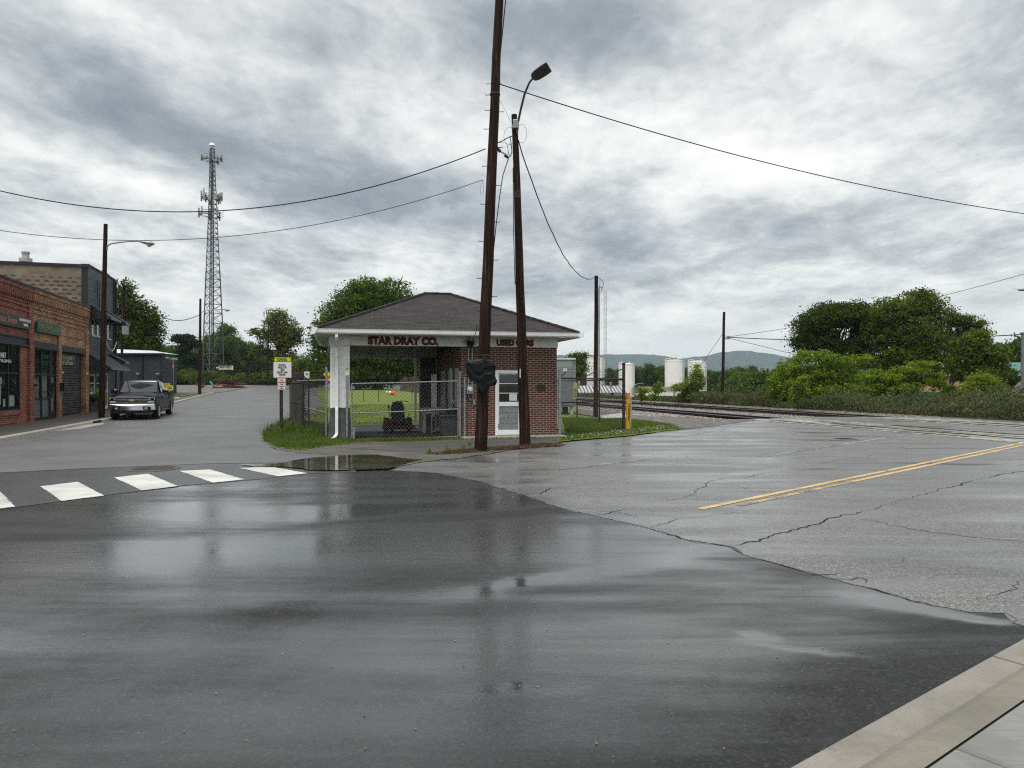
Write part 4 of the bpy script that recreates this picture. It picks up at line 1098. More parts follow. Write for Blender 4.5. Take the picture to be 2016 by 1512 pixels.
# ------------------------------------------------------------------ chain link
def chainlink(mb, a, b, z0, z1, pitch=0.062, r=0.0022):
    "two families of crossing wires between two ground points"
    a, b = Vector((*a, 0)), Vector((*b, 0)); L = (b - a).length; d = (b - a) / L; n = Vector((-d.y, d.x, 0)) * r; H = z1 - z0
    for sgn in (1, -1):
        x = -H
        while x < L + H:
            # line u = x + sgn * (z - z0) clipped to 0..L
            u0, u1 = (x, x + H) if sgn > 0 else (x, x - H)
            t0, t1 = 0.0, 1.0
            du = u1 - u0
            for lim, lo in ((0, True), (L, False)):
                tt = (lim - u0) / du
                if (du > 0) == lo: t0 = max(t0, tt)
                else: t1 = min(t1, tt)
            if t1 - t0 > 0.01:
                p = a + d * (u0 + du * t0) + Vector((0, 0, z0 + H * t0)) + n * sgn; q = a + d * (u0 + du * t1) + Vector((0, 0, z0 + H * t1)) + n * sgn
                w = Vector((0, 0, 1)) * r * 1.2; w2 = n * 1.1
                mb.add([p - w, p + w2, p + w, p - w2, q - w, q + w2, q + w, q - w2], [(0, 1, 5, 4), (1, 2, 6, 5), (2, 3, 7, 6), (3, 0, 4, 7)])
            x += pitch * 1.414
    return mb
def barbed(mb, pts, r=0.004, seed=1):
    rr = random.Random(seed)
    mb.tube(pts, r, 4)
    for i in range(len(pts) - 1):
        a, b = Vector(pts[i]), Vector(pts[i + 1]); k = int((b - a).length / 0.14)
        for j in range(k):
            p = a.lerp(b, (j + .5) / k); v = Vector((rr.uniform(-1, 1), rr.uniform(-1, 1), rr.uniform(-1, 1))).normalized() * .022
            mb.tube([p - v, p + v], .002, 3)
M_WIRE = mat_plain('fence_wire', (0.16, 0.165, 0.165), 0.5, metal=.4, var=.2)
M_WIRED = mat_plain('old_fence_wire', (0.045, 0.043, 0.040), 0.6, metal=.3, var=.2)

def gate():
    o = thing('chain_link_gate', 'long chain link gate closing the open bay between white column and brick wall', 'gate', W0, BYAW)
    def pt(px, py, d=-.12): s, z = face_pt(px, py, d); return Vector((s, d, z))
    L0, R0 = 0.985, 4.10
    def zt(s, a, b): return a + (b - a) * (s - L0) / (R0 - L0)
    top = (1.66, 1.74); mid = (.80, .90); bot = (.02, .075)
    f = MB(); d = -.14
    for a, b in (top, mid, bot): f.tube([(L0, d, a), ((L0 + R0) / 2, d, (a + b) / 2 - .008), (R0, d, b)], .021, 8)
    f.tube([(L0, d, bot[0]), (L0, d, top[0])], .021, 8); f.tube([(R0, d, bot[1]), (R0, d, top[1])], .021, 8)
    f.build('gate_frame', M_GALV, o)
    m = MB(); chainlink(m, (L0, d - .02), (R0, d - .02), .04, 1.69, .085, .0034); m.build('mesh', M_WIRE, o, uv=False)
    w = MB()
    for z in (1.80, 1.92, 2.05): barbed(w, [(L0 - .1, d, z), (2.5, d, z + .02), (R0 + .1, d, z + .04)], .0022, 3)
    w.build('barbed_wire', M_WIRED, o, uv=False)
    ties = MB()
    for s in (1.6, 3.35): ties.tube([(s, d, 1.68), (s, d, 2.06)], .008, 5)
    ties.build('wire_stay', M_RUST, o)
    for s, zt_, lab in ((0.855, 2.07, 0), (4.16, 2.0, 0), (4.30, 1.82, 0)):
        p = MB().tube([(s, d, -.1), (s, d, zt_)], .034 if s < 1 else .030, 10); p.lathe([(.036, 0), (.036, .03), (.02, .05), (0, .055)], 10, None, (s, d, zt_ - .01))
        for z in (.28, .95, 1.55): p.lathe([(.042, 0), (.042, .05)], 10, None, (s, d, z))
        pp = p.build('gate_post', M_GALV, o)
        if s < 1:
            MB().box(s - .055, s + .055, d - .05, d - .036, 1.90, 2.08).build('small_sign', M_WHITE, pp)
            MB().box(s - .055, s + .055, d - .053, d - .05, 2.03, 2.08).build('sign_strip', mat_plain('lime_sign', (0.45, 0.55, 0.03), .5), pp)
    k = MB().box(L0 + .02, L0 + .09, d - .05, d + .04, .03, .40); k.build('lower_bracket', M_GALV, o)
gate()

def fence_panel(o, a, b, posts, ztop, zmid, mesh_z, mat, dense=.062):
    f = MB(); A, B_ = Vector((*a, 0)), Vector((*b, 0))
    for z in (ztop, zmid):
        if z: f.tube([A + Vector((0, 0, z)), B_ + Vector((0, 0, z))], .024, 8)
    f.build('rail', mat, o, world=True)
    m = MB(); chainlink(m, a, b, mesh_z, ztop, dense, .0022); m.build('mesh', M_WIRED, o, uv=False, world=True)

def left_fence():
    o = thing('chain_link_fence', 'weathered chain link fence with barbed wire slanting away from the white column', 'fence', (-5.48, 21.0, 0))
    a, c = (-5.48, 21.0), (-9.0, 29.2)
    fence_panel(o, a, c, None, 1.765, .80, .05, M_GALV, .072)
    def post(x, y, z, r=.038, m=M_GALV): 
        p = MB().tube([(x, y, -.1), (x, y, z)], r, 10); p.lathe([(r * 1.15, 0), (r * 1.15, .04), (r * .6, .07), (0, .075)], 10, None, (x, y, z - .02)); p.build('post', m, o, world=True, smooth=True)
    post(*a, 2.10); post(-7.02, 24.55, 1.80, .03, M_RUST); post(*c, 2.38, .05, M_RUST)
    ar = MB()
    for x, y in ((-7.02, 24.55), (-9.0, 29.2)): ar.tube([(x, y, 1.76), (x - .32, y - .14, 2.12)], .018, 6)
    ar.build('barb_arm', M_RUST, o, world=True)
    w = MB()
    for i, z in enumerate((1.86, 1.95, 2.05)):
        q = .1 * (i + 1); barbed(w, [(-5.48, 21.0, z), (-7.02 - q, 24.55 - q * .4, z - .0), (-9.0 - q, 29.2 - q * .4, z + .12)], .003, i)
    w.build('barbed_wire', M_WIRED, o, uv=False, world=True)
    # a folded gate leaf stands against the far half
    g = thing('folded_gate_leaf', 'dark chain link gate leaf folded back against the far half of the left fence', 'gate leaf', (-7.25, 24.9, 0))
    p0, p1 = Vector((-7.35, 25.0, 0)), Vector((-8.9, 28.5, 0))
    f = MB()
    for z in (.1, .95, 1.70): f.tube([p0 + Vector((0, 0, z)), p1 + Vector((0, 0, z))], .02, 6)
    for p in (p0, p1, p0.lerp(p1, .5)): f.tube([p + Vector((0, 0, .1)), p + Vector((0, 0, 1.7))], .02, 6)
    f.build('frame', M_RUST, g, world=True)
    m = MB(); chainlink(m, p0[:2], p1[:2], .1, 1.7, .06, .003); m.build('mesh', M_WIRED, g, uv=False, world=True)
    k = MB(); k.box(-.12, .12, -.01, .01, .0, .62); kk = k.build('panel', mat_plain('pale_tin', (0.42, 0.43, 0.42), .5), g); kk.location = (-.72, 1.8, .35); kk.rotation_euler = (0, 0, 2.0)
    t = MB(); t.bbox(-.17, .17, -.17, .17, 0, 2.05, .03); t.tube([(-.2, -.2, .2), (-.1, -.22, 1.1), (.05, -.2, 1.9)], .02, 5)
    t2 = t.build('dark_post', M_RUST, None); t2.location = (-8.35, 27.9, 0.05); t2.rotation_euler = (0, 0, .4); tag(t2, 'thick dark square post standing behind the left fence', 'post')
left_fence()

def right_fence():
    A = G(1102, 861); B_ = G(1228, 850)
    o = thing('chain_link_fence', 'rusty chain link fence with barbed wire between brick wall and yellow marker post', 'fence', (A[0], A[1], 0))
    zr = 1.65 + 10.5 / 1400 * 23
    fence_panel(o, A, B_, None, zr, 1.65 - 35 / 1400 * 23.2, .06, M_RUST, .085)
    def post(p, z, r, m): 
        q = MB().tube([(p[0], p[1], -.1), (p[0], p[1], z)], r, 10); q.lathe([(r * 1.1, 0), (r * 1.1, .04), (0, .06)], 10, None, (p[0], p[1], z - .02)); q.build('post', m, o, world=True, smooth=True)
    post(A, 2.06, .045, M_GALV); post(B_, 2.36, .055, M_RUST)
    C_ = (3.5, 28.5); D_ = (2.9, 31.7); E_ = (2.0, 36.0)
    for a, b in ((B_, C_), (C_, D_), (D_, E_)): fence_panel(o, a, b, None, 1.80, None, .06, M_RUST, .10)
    post(C_, 1.80, .03, M_RUST); post(D_, 1.80, .03, M_RUST)
    ar = MB()
    for p in (C_, D_): ar.tube([(p[0], p[1], 1.8), (p[0] + .9, p[1] - .2, 2.25)], .02, 6)
    ar.tube([(A[0], A[1], 1.78), (A[0] - .25, A[1], 1.66)], .014, 6); ar.tube([(A[0], A[1], 1.85), (A[0] + .2, A[1], 2.02)], .014, 6)
    ar.build('barb_arm', M_RUST, o, world=True)
    w = MB()
    for i in range(4): barbed(w, [(A[0], A[1], 1.86 + .085 * i), ((A[0] + B_[0]) / 2, (A[1] + B_[1]) / 2, 1.84 + .085 * i), (B_[0], B_[1], 1.88 + .095 * i)], .003, i)
    for i in range(3): barbed(w, [(B_[0], B_[1], 1.95 + .1 * i), (C_[0] + .3 * i, C_[1] - .07 * i, 1.9 + .14 * i), (D_[0] + .3 * i, D_[1] - .07 * i, 1.9 + .14 * i)], .003, i + 7)
    w.build('barbed_wire', M_WIRED, o, uv=False, world=True)
    # warning sign hanging on the mesh
    s = thing('warning_sign', 'yellow and pale warning sign hanging on the fence beside the brick wall', 'sign', (A[0] + .48, A[1] + .08, 1.2))
    yaw = math.atan2(B_[1] - A[1], B_[0] - A[0]); s.rotation_euler = (0, 0, yaw)
    MB().box(-.1, .1, 0, .01, .0, .36).build('plate', mat_plain('cream_plate', (0.40, 0.37, 0.25), .6, var=.2, scale=20), s)
    MB().lathe([(0, 0), (.095, 0), (.095, .01), (0, .012)], 16, Matrix.Rotation(PI / 2, 4, 'X'), (0, -.002, .42)).build('emblem', mat_plain('dull_yellow', (0.42, 0.38, 0.10), .6), s)
    for k, z in enumerate((.05, .12, .19, .26)): MB().box(-.085, .085, -.004, 0, z, z + .035).build('text_line', mat_plain('brown_ink', (0.16, 0.10, 0.05), .6), s)
right_fence()

def marker_posts():
    x, y = G(1235, 848)
    o = thing('marker_post', 'bright yellow pipeline marker post with an orange cap', 'marker post', (x, y, 0)); o.rotation_euler = (0, R(1.4), 0)
    MB().tube([(0, 0, 0), (0, 0, 1.16)], .066, 12).build('post', mat_plain('safety_yellow', (0.72, 0.40, 0.02), .45, var=.08), o, smooth=True)
    MB().lathe([(.074, 1.14), (.074, 1.30), (.07, 1.34), (0, 1.35)], 12).build('cap', mat_plain('orange_cap', (0.75, 0.22, 0.03), .5), o, smooth=True)
    t = text_mb('WARNING', .10, .006, .002, width=.62); v = MB(); v.v = [(-(-p[2]) - .0, p[1], p[0]) for p in t.v]; v.f = t.f
    v.v = [(-a + .045, b - .078, c + .66) for a, b, c in v.v]; v.build('lettering', M_BLACK, o, uv=False)
    x, y = G(1242, 848.5); y += .35
    o = thing('marker_post', 'faded cream yellow post leaning behind the bright yellow marker', 'marker post', (x + .02, y, 0)); o.rotation_euler = (0, R(1.0), 0)
    MB().tube([(0, 0, 0), (0, 0, 1.20)], .05, 10).build('post', mat_plain('faded_yellow', (0.50, 0.42, 0.20), .6, var=.25), o, smooth=True)
    MB().bbox(-.11, .13, -.03, .03, 1.2, 1.235, .01).build('cap', M_WHITE, o)
    # corrugated sheet lying in the grass
    mb = MB(); n = 34; L = 1.15
    x, y = G(1208, 826); vs = []
    for i in range(n + 1):
        u = -L / 2 + L * i / n
        for j in range(3): vs.append((u, (j - 1) * .3, .02 + .018 * math.sin(i * 1.7) + .05 * (j) + (.05 if i < 4 else .12) * (i / n)))
    mb.add(vs, [(i * 3 + j, i * 3 + j + 1, (i + 1) * 3 + j + 1, (i + 1) * 3 + j) for i in range(n) for j in range(2)])
    s = mb.build('metal_sheet', mat_plain('tin', (0.55, 0.56, 0.56), .4, metal=.3), None, fixn=False); s.location = (x, y, .03); s.rotation_euler = (0.1, 0, .25)
    tag(s, 'crumpled corrugated metal sheet lying in the grass behind the right fence', 'metal sheet')
marker_posts()

# ------------------------------------------------------------------ things in the bay
def bay_things():
    def at(px, py, z=0.05): x, y = G(px, py, z); return x, y
    # riding mower
    x, y = at(784, 857)
    y = 23.2; x = (785 - 1008) / F * y
    o = thing('riding_mower', 'black and dark red riding mower parked in the open bay of the brick building', 'mower', (x, y, 0.12), BYAW)
    o.scale = (.86, .86, .92)
    mr = mat_plain('mower_red', (0.055, 0.006, 0.007), .45, var=.2); mk = mat_plain('mower_black', (0.012, 0.011, 0.011), .45)
    MB().bbox(-.34, .34, -.35, .75, .22, .44, .06).build('body', mr, o, smooth=True)
    d = MB().bbox(-.62, .58, -.55, .25, .08, .22, .05).prism([(-.62, -.4, .2), (-.30, -.5, .2), (-.26, -.4, .30), (-.55, -.3, .40)], (0, .25, 0)); d.build('deck', mr, o, smooth=True)
    s = MB().bbox(-.25, .25, .2, .62, .44, .56, .04); s.loft([[(-.27, .5, .5), (.27, .5, .5), (.27, .64, .5), (-.27, .64, .5)], [(-.26, .58, .8), (.26, .58, .8), (.26, .68, .8), (-.26, .68, .8)], [(-.18, .62, 1.02), (.18, .62, 1.02), (.18, .70, 1.02), (-.18, .70, 1.02)]]); s.build('seat', mk, o, smooth=True)
    MB().bbox(-.2, .2, -.48, -.2, .3, .52, .05).build('foot_rest', mk, o)
    st = MB().tube([(.1, -.1, .35), (.08, .0, .75), (.05, .08, .95)], .02, 7); st.tube([(.10, -.16, .2), (.07, -.14, .86)], .022, 6); st.build('steering_column', mr, o)
    h = MB().tube([(-.1, .05, 1.05), (.1, .0, 1.06), (.28, .02, 1.05), (.38, .05, 1.02)], .013, 6).tube([(-.34, .1, .5), (-.38, -.05, .85)], .015, 6).tube([(.34, .1, .5), (.42, -.05, .62)], .015, 6)
    h.bbox(-.42, -.34, -.1, -.02, .80, .90, .02); h.build('lap_bar', mk, o)
    for k, (wx, wy, r, w) in enumerate(((-.44, .55, .24, .2), (.44, .55, .24, .2), (-.3, -.62, .14, .1), (.3, -.62, .14, .1))):
        M = Matrix.Translation((wx, wy, r - .02)) @ Matrix.Rotation(PI / 2, 4, 'Y')
        wh = MB().lathe([(r * .5, -w / 2), (r * .92, -w / 2), (r, -w * .3), (r, w * .3), (r * .92, w / 2), (r * .5, w / 2)], 20, M).build('wheel', mk, o, smooth=True)
        MB().lathe([(0, -w * .42), (r * .5, -w * .42), (r * .5, w * .42), (0, w * .42)], 14, M).build('rim', M_GALV if k > 1 else mr, wh)
    # platform of black boards under it
    pf = MB()
    for i in range(9): pf.box(.95 + .0, 3.75, .25 + i * .22, .25 + i * .22 + .19, .05, .10 + (i % 3) * .008)
    p = pf.build('board_platform', mat_plain('tarred_boards', (0.018, 0.015, 0.015), .6, var=.5, scale=3)); p.location = W0; p.rotation_euler = (0, 0, BYAW)
    tag(p, 'low platform of dark boards lying on the bay floor', 'platform')
    # grey wooden table
    mw = mat_plain('weathered_wood', (0.34, 0.31, 0.28), .75, var=.3, scale=9)
    s0, _ = face_pt(829, 850, 1.3); s1, _ = face_pt(871, 850, 1.3)
    t = thing('wooden_table', 'weathered grey wooden table beside the brick wall inside the bay', 'table', W(s0, 1.1, .05), BYAW)
    L = s1 - s0 + .05; MB().bbox(0, L, 0, .75, .74, .84, .02).box(.03, L - .03, .03, .72, .66, .74).build('tabletop', mw, t)
    for a in (.05, L - .13):
        for c in (.05, .62): MB().box(a, a + .08, c, c + .08, 0, .66).build('leg', mw, t)
    MB().box(.3, .34, .08, .11, 0, .66).box(.48, .52, .5, .53, 0, .66).prism([(.25, .3, .0), (.33, .3, 0), (.75, .3, .25), (.72, .3, .32)], (0, .04, 0)).build('brace', mw, t)
    # dark bin
    s0, _ = face_pt(866, 850, .45); s1, _ = face_pt(903, 850, .45)
    bw = (s1 - s0); c = thing('rubbish_bin', 'dark grey plastic rubbish bin standing by the brick wall behind the gate', 'bin', W(s0 + .0, .2, .05), BYAW)
    mbn = mat_plain('grey_plastic', (0.055, 0.062, 0.068), .45, var=.15)
    MB().loft([[(.06, .04, 0), (bw - .06, .04, 0), (bw - .06, .5, 0), (.06, .5, 0)], [(.0, .0, .62), (bw, .0, .62), (bw, .56, .62), (.0, .56, .62)]]).bbox(-.03, bw + .03, -.03, .59, .60, .66, .02).build('body', mbn, c)
    mb = MB(); rr = random.Random(5)
    for k in range(24):
        p = Vector((rr.uniform(.05, bw - .05), rr.uniform(.05, .5), .64)); pts = [p, p + Vector((rr.uniform(-.12, .12), rr.uniform(-.1, .1), rr.uniform(.08, .2))), p + Vector((rr.uniform(-.2, .2), rr.uniform(-.1, .1), rr.uniform(.1, .55) if k < 6 else .15))]
        mb.tube(pts, .010, 5)
    for k in range(18): q = Vector((rr.uniform(.05, bw - .08), rr.uniform(.05, .45), .66)); mb.bbox(q.x, q.x + rr.uniform(.04, .14), q.y, q.y + .08, q.z, q.z + rr.uniform(.03, .12), .01)
    mb.build('contents', mk, c)
    # white slotted upright
    s0, z1 = face_pt(854.5, 737, 2.5)
    u = MB()
    w = .09; h = 1.42
    u.box(-w, -w + .045, 0, .03, 0, h).box(w - .045, w, 0, .03, 0, h)
    k = 0
    while k < h: u.box(-w + .045, w - .045, 0, .03, k, k + .035); k += .075
    u.box(-w + .045, w - .045, .031, .034, 0, h)
    o = u.build('slotted_upright', M_DOORW); o.location = W(s0, 2.5, .55); o.rotation_euler = (0, 0, BYAW); tag(o, 'tall white slotted metal upright standing on the table in the bay', 'shelf upright')
    s0, _ = face_pt(874, 760, 2.0)
    u = MB().box(-.04, .04, 0, .05, 0, 2.1).box(-.02, .1, -.02, 0, .95, 1.08); o = u.build('grey_board', M_SOFFIT); o.location = W(4.10, 1.25, .05); o.rotation_euler = (0, 0, BYAW); tag(o, 'narrow pale grey board leaning upright against the brick side wall in the bay', 'board')
bay_things()

# ------------------------------------------------------------------ poles
def wood_pole(name, label, cat, base, top, r0, r1, group=None, extra=.0):
    o = thing(name, label, cat, (base[0], base[1], zg(*base)), 0, group)
    a = Vector((base[0], base[1], -0.3)); b = Vector(top); n = 10; rr = random.Random(int(abs(base[0] * 100)))
    pts = [a.lerp(b, i / n) + Vector((rr.uniform(-.01, .01), rr.uniform(-.01, .01), 0)) for i in range(n + 1)]
    m = MB().tube(pts, [r0 + (r1 - r0) * i / n for i in range(n + 1)], 16)
    m.build('shaft', M_POLE, o, world=True, smooth=True)
    return o, a, b
def along(a, b, z):
    t = (z - a.z) / (b.z - a.z); return a.lerp(b, t)
# big utility pole
bA = G(944.5, 889); topA = P3(986, -90, bA[1])
poleA, aA, bbA = wood_pole('utility_pole', 'tall dark wooden utility pole with step bolts and a black plastic covered sign', 'utility pole', bA, topA, .158, .095)
def ppt(py, px=None, dy=0.0):
    "point on the big pole at picture height py (optionally at column px)"
    z = CAM_H + (756 - py) / F * bA[1]; p = along(aA, bbA, z).copy()
    if px is not None: p.x = (px - 1008) / F * bA[1]
    p.y += dy; return p
def poleA_parts():
    for i, (py, side) in enumerate(((165, -1), (187, -1), (217, -1), (220, 1), (254, -1), (290, 1), (327, -1), (365, 1), (402, -1), (437, 1), (475, -1), (512, 1), (548, -1), (584, 1), (612, -1), (640, 1))):
        p = ppt(py); r = .10 + .055 * (py / 900)
        m = MB().tube([p + Vector((side * r * .8, 0, 0)), p + Vector((side * (r + .115), 0, -.003)), p + Vector((side * (r + .118), 0, .02))], .0085, 6)
        m.lathe([(.018, 0), (.018, .006)], 6, Matrix.Rotation(PI / 2, 4, 'Y'), p + Vector((side * (r + .0), 0, 0)))
        m.build('step_bolt', M_RUST, poleA, world=True)
    m = MB()
    for py in (186, 700):
        p = ppt(py); m.lathe([(.115 + .05 * py / 900, -.02), (.12 + .05 * py / 900, .0), (.115 + .05 * py / 900, .02)], 16, None, p)
    m.build('band', M_RUST, poleA, world=True)
    # cable running down the right side
    pts = [ppt(py, px, -.09) for px, py in ((1002, -60), (990, 60), (984, 120), (978, 200), (975, 270))]
    MB().tube(pts, .014, 6).build('riser_cable', M_RUBBER, poleA, world=True)
    m = MB(); rr = random.Random(1)
    for py in (128, 160, 505, 385):
        p = ppt(py, None, -.11); m.tube([p + Vector((.03 * math.cos(a), 0, .045 * math.sin(a))) for a in np.linspace(0, 6.3, 12)], .004, 4)
    m.tube([ppt(160, 985), ppt(150, 975, -.1), ppt(135, 973, -.1), ppt(158, 978, -.12), ppt(166, 987)], .006, 5)
    m.tube([ppt(354, 951), ppt(370, 945), ppt(385, 947), ppt(378, 952), ppt(356, 951)], .004, 5)
    m.build('wire_loop', M_RUBBER, poleA, world=True)
poleA_parts()
# lamp pole
bB = G(1034.5, 879); topB = P3(1013, 226, bB[1])
poleB, aB, bbB = wood_pole('street_lamp', 'leaning wooden pole with a curved arm and flat grey lamp head before the door', 'street lamp', bB, topB, .152, .075)
def poleB_parts():
    Y = bB[1]
    M_LAMP = mat_plain('lamp_grey', (0.10, 0.105, 0.11), .45, metal=.3)
    # arm reaches toward the right and the camera
    pts = [P3(1018, 262, Y - .1), P3(1020, 240, Y - .12), P3(1026, 212, Y - .35), P3(1033, 184, Y - .6), P3(1042, 163, Y - .85), P3(1050, 153, Y - 1.0)]
    arm = MB().tube(pts, [.03, .03, .03, .028, .026, .025], 9).build('arm', M_LAMP, poleB, world=True, smooth=True)
    m = MB().bbox(-.06, .10, -.16, -.02, -.14, .10, .02); m.v = [tuple(Vector(v) + P3(1014, 246, Y)) for v in m.v]; m.lathe([(.088, -.03), (.088, .03)], 12, None, P3(1013.5, 250, Y)); m.build('bracket', M_GALV, poleB, world=True)
    # flat led head seen from below
    c = P3(1063, 143, Y - 1.35)
    h = thing('tmp', '', '')
    prof = []
    for (u, w, t) in ((-.23, .05, .04), (-.19, .11, .055), (-.1, .14, .065), (.10, .155, .055), (.22, .15, .04), (.26, .14, .03)):
        ring = [(u, -w, -t * .35), (u, -w * .9, -t * .5), (u, w * .9, -t * .5), (u, w, -t * .35), (u, w * .85, t * .6), (u, 0, t), (u, -w * .85, t * .6)]
        prof.append(ring)
    RM = Matrix.Translation(c) @ Matrix.Rotation(R(-20), 4, 'Z') @ Matrix.Rotation(R(-26), 4, 'Y') @ Matrix.Rotation(R(-30), 4, 'X')
    m = MB().loft([[RM @ Vector(v) for v in r] for r in prof]); hd = m.build('lamp_head', M_LAMP, poleB, world=True)
    m = MB()
    for x0, x1 in ((-.12, .03), (.06, .21)): m.box(x0, x1, -.11, .11, -.052, -.046, RM)
    m.build('lens', mat_plain('lamp_lens', (0.055, 0.055, 0.05), .3), hd, world=True)
    bpy.data.objects.remove(h)
    m = MB()
    m.tube([P3(1010, 330, Y - .09), P3(1011, 460, Y - .09), P3(1014, 560, Y - .1)], .012, 5)
    for py in (380, 392): m.bbox(0, 0, 0, 0, 0, 0, .0) if False else None
    p = P3(1018.5, 383, Y - .06); m.bbox(p.x - .07, p.x + .07, p.y - .05, p.y + .03, p.z - .1, p.z + .1, .01); m.build('fixture_box', M_RUST, poleB, world=True)
    p = P3(1024, 733, Y - .12); MB().box(p.x - .012, p.x + .012, p.y - .03, p.y, p.z - .15, p.z + .09).build('white_tag', M_WHITE, poleB, world=True)
    m = MB()
    for cx, cy, rx, ry in ((1003, 268, 11, 17), (1027, 263, 10, 18)):
        m.tube([P3(cx + rx * math.cos(a), cy + ry * math.sin(a), Y - .1) for a in np.linspace(-2.3, 2.4, 16)] if cx > 1010 else [P3(cx + rx * math.cos(a), cy + ry * math.sin(a), Y - .1) for a in np.linspace(.8, 5.6, 16)], .004, 4)
    m.build('wire_loop', M_RUBBER, poleB, world=True)
poleB_parts()

def bag():
    "black plastic tied over the sign on the big pole"
    o = thing('covered_sign', 'square road sign on the big pole wrapped in wrinkled black plastic', 'covered sign', (bA[0], bA[1] - .2, 1.4))
    Y = bA[1] - .27; n = 44; vs = []; rr = random.Random(3)
    def outline(u, v):
        # u, v in 0..1 -> picture position, following the bag's ragged outline
        L = np.interp(v, [0, .1, .3, .6, .8, 1], [917, 916, 917, 919, 924, 938]); Rr = np.interp(v, [0, .15, .5, .75, .9, 1], [974, 977, 974, 979, 976, 958])
        top = np.interp(u, [0, .1, .45, .58, .63, .7, .85, 1], [713, 709, 707, 706, 699, 704, 708, 714]); bot = np.interp(u, [0, .12, .25, .42, .55, .65, .8, 1], [755, 762, 770, 779, 772, 765, 764, 763])
        return L + (Rr - L) * u, top + (bot - top) * v
    for layer in (0, 1):
        for j in range(n + 1):
            for i in range(n + 1):
                u, v = i / n, j / n; px, py = outline(u, v)
                e = min(u, 1 - u, v, 1 - v); puff = min(1, e * 7) ** .5
                # folds sag in arcs from the upper corners to the lower middle
                arc = v - .55 * (u - .15) * (1.1 - u) * 1.6 + .35 * (u - .5) ** 2
                w = math.sin(arc * 17 + 3.0 * mnoise.noise(Vector((u * 2.2, v * 2.2, 1)))) * .55 + abs(mnoise.noise(Vector((arc * 9, u * 1.5, 3)))) * 1.6
                w += mnoise.fractal(Vector((u * 3, v * 3, 5)), .9, 2.1, 4) * .7
                d = (.05 * puff + .013 * w * puff) * (1 if layer == 0 else -.5)
                p = P3(px, py, Y - d); vs.append(p)
    k = (n + 1) ** 2; fs = []
    for l in (0, 1):
        for j in range(n):
            for i in range(n):
                a = l * k + j * (n + 1) + i; fs.append((a, a + 1, a + n + 2, a + n + 1))
    m, nt, b = new_mat('black_plastic'); co = obj_co(nt)
    b.inputs['Base Color'].default_value = (0.004, 0.005, 0.006, 1); b.inputs['Roughness'].default_value = .38; b.inputs['Specular IOR Level'].default_value = .18
    bump(nt, b, nt.noise(nt.mapping(co, rot=(0, .5, 0), scale=(3, 3, 11)), 2.2, 4, .55, .5), .35, .02)
    MB().add(vs, fs).build('plastic_wrap', m, o, smooth=True, world=True)
    ti = MB().tube([ppt(722, 930, -.2), ppt(715, 950, -.3), ppt(722, 966, -.2), ppt(722, 955, .16), ppt(722, 935, .16), ppt(722, 930, -.2)], .01, 5); ti.build('tie_cord', M_RUBBER, o, world=True)
bag()

def lamp_pole(name, label, base_px, top_px, Y, arm, head, dz, w, group):
    x = (base_px[0] - 1008) / F * Y; z0 = zg(x, Y) + dz
    o = thing(name, label, 'street lamp', (x, Y, z0), 0, group)
    top = P3(*top_px, Y); n = 8
    a = Vector((x, Y, z0 - .3))
    MB().tube([a.lerp(top, i / n) for i in range(n + 1)], [w + (w * .62 - w) * i / n for i in range(n + 1)], 12).build('shaft', M_POLE, o, world=True, smooth=True)
    M_L = mat_plain('lamp_aluminium', (0.33, 0.34, 0.35), .4, metal=.4)
    pts = [P3(px, py, Y) for px, py in arm]; am = MB().tube(pts, .035, 8).build('arm', M_L, o, world=True, smooth=True)
    h0, h1 = P3(*head[0], Y), P3(*head[1], Y); L = h1 - h0; prof = [(0, .035), (.12, .05), (.35, .10), (.6, .13), (.85, .12), (1, .04)]
    rings = []
    for t, r in prof:
        c = h0 + L * t; rings.append([c + Vector((0, math.cos(q) * r * 1.15, math.sin(q) * r * .75 + .02)) for q in np.linspace(0, 2 * PI, 13)[:-1]])
    hd = MB().loft(rings).build('lamp_head', M_L, o, world=True, smooth=True)
    c = h0 + L * .68; MB().lathe([(0, -.16), (.06, -.15), (.10, -.10), (.12, -.02)], 14, None, c).build('bowl', mat_plain('lamp_bowl', (0.45, 0.46, 0.45), .15), hd, world=True, smooth=True)
    c = h0 + L * .5; MB().lathe([(.03, .08), (.03, .15), (0, .155)], 8, None, c).build('photocell', M_BLACK, hd, world=True)
    return o
lamp_pole('street_lamp', 'wooden pole street lamp on the left pavement before the dark shingled building', (199.5, 827), (208, 441), 32.5, [(210, 492), (212, 484), (218, 480), (235, 477), (255, 475), (275, 475)], ((272, 476), (304, 481)), .12, .135, 'wooden lamp poles along the left pavement')
lamp_pole('street_lamp', 'distant wooden pole street lamp at the far end of the left pavement', (393, 778), (394.5, 588), 66.0, [(396, 616), (400, 613), (410, 611), (436, 609)], ((434, 609), (453, 611)), .10, .15, 'wooden lamp poles along the left pavement')

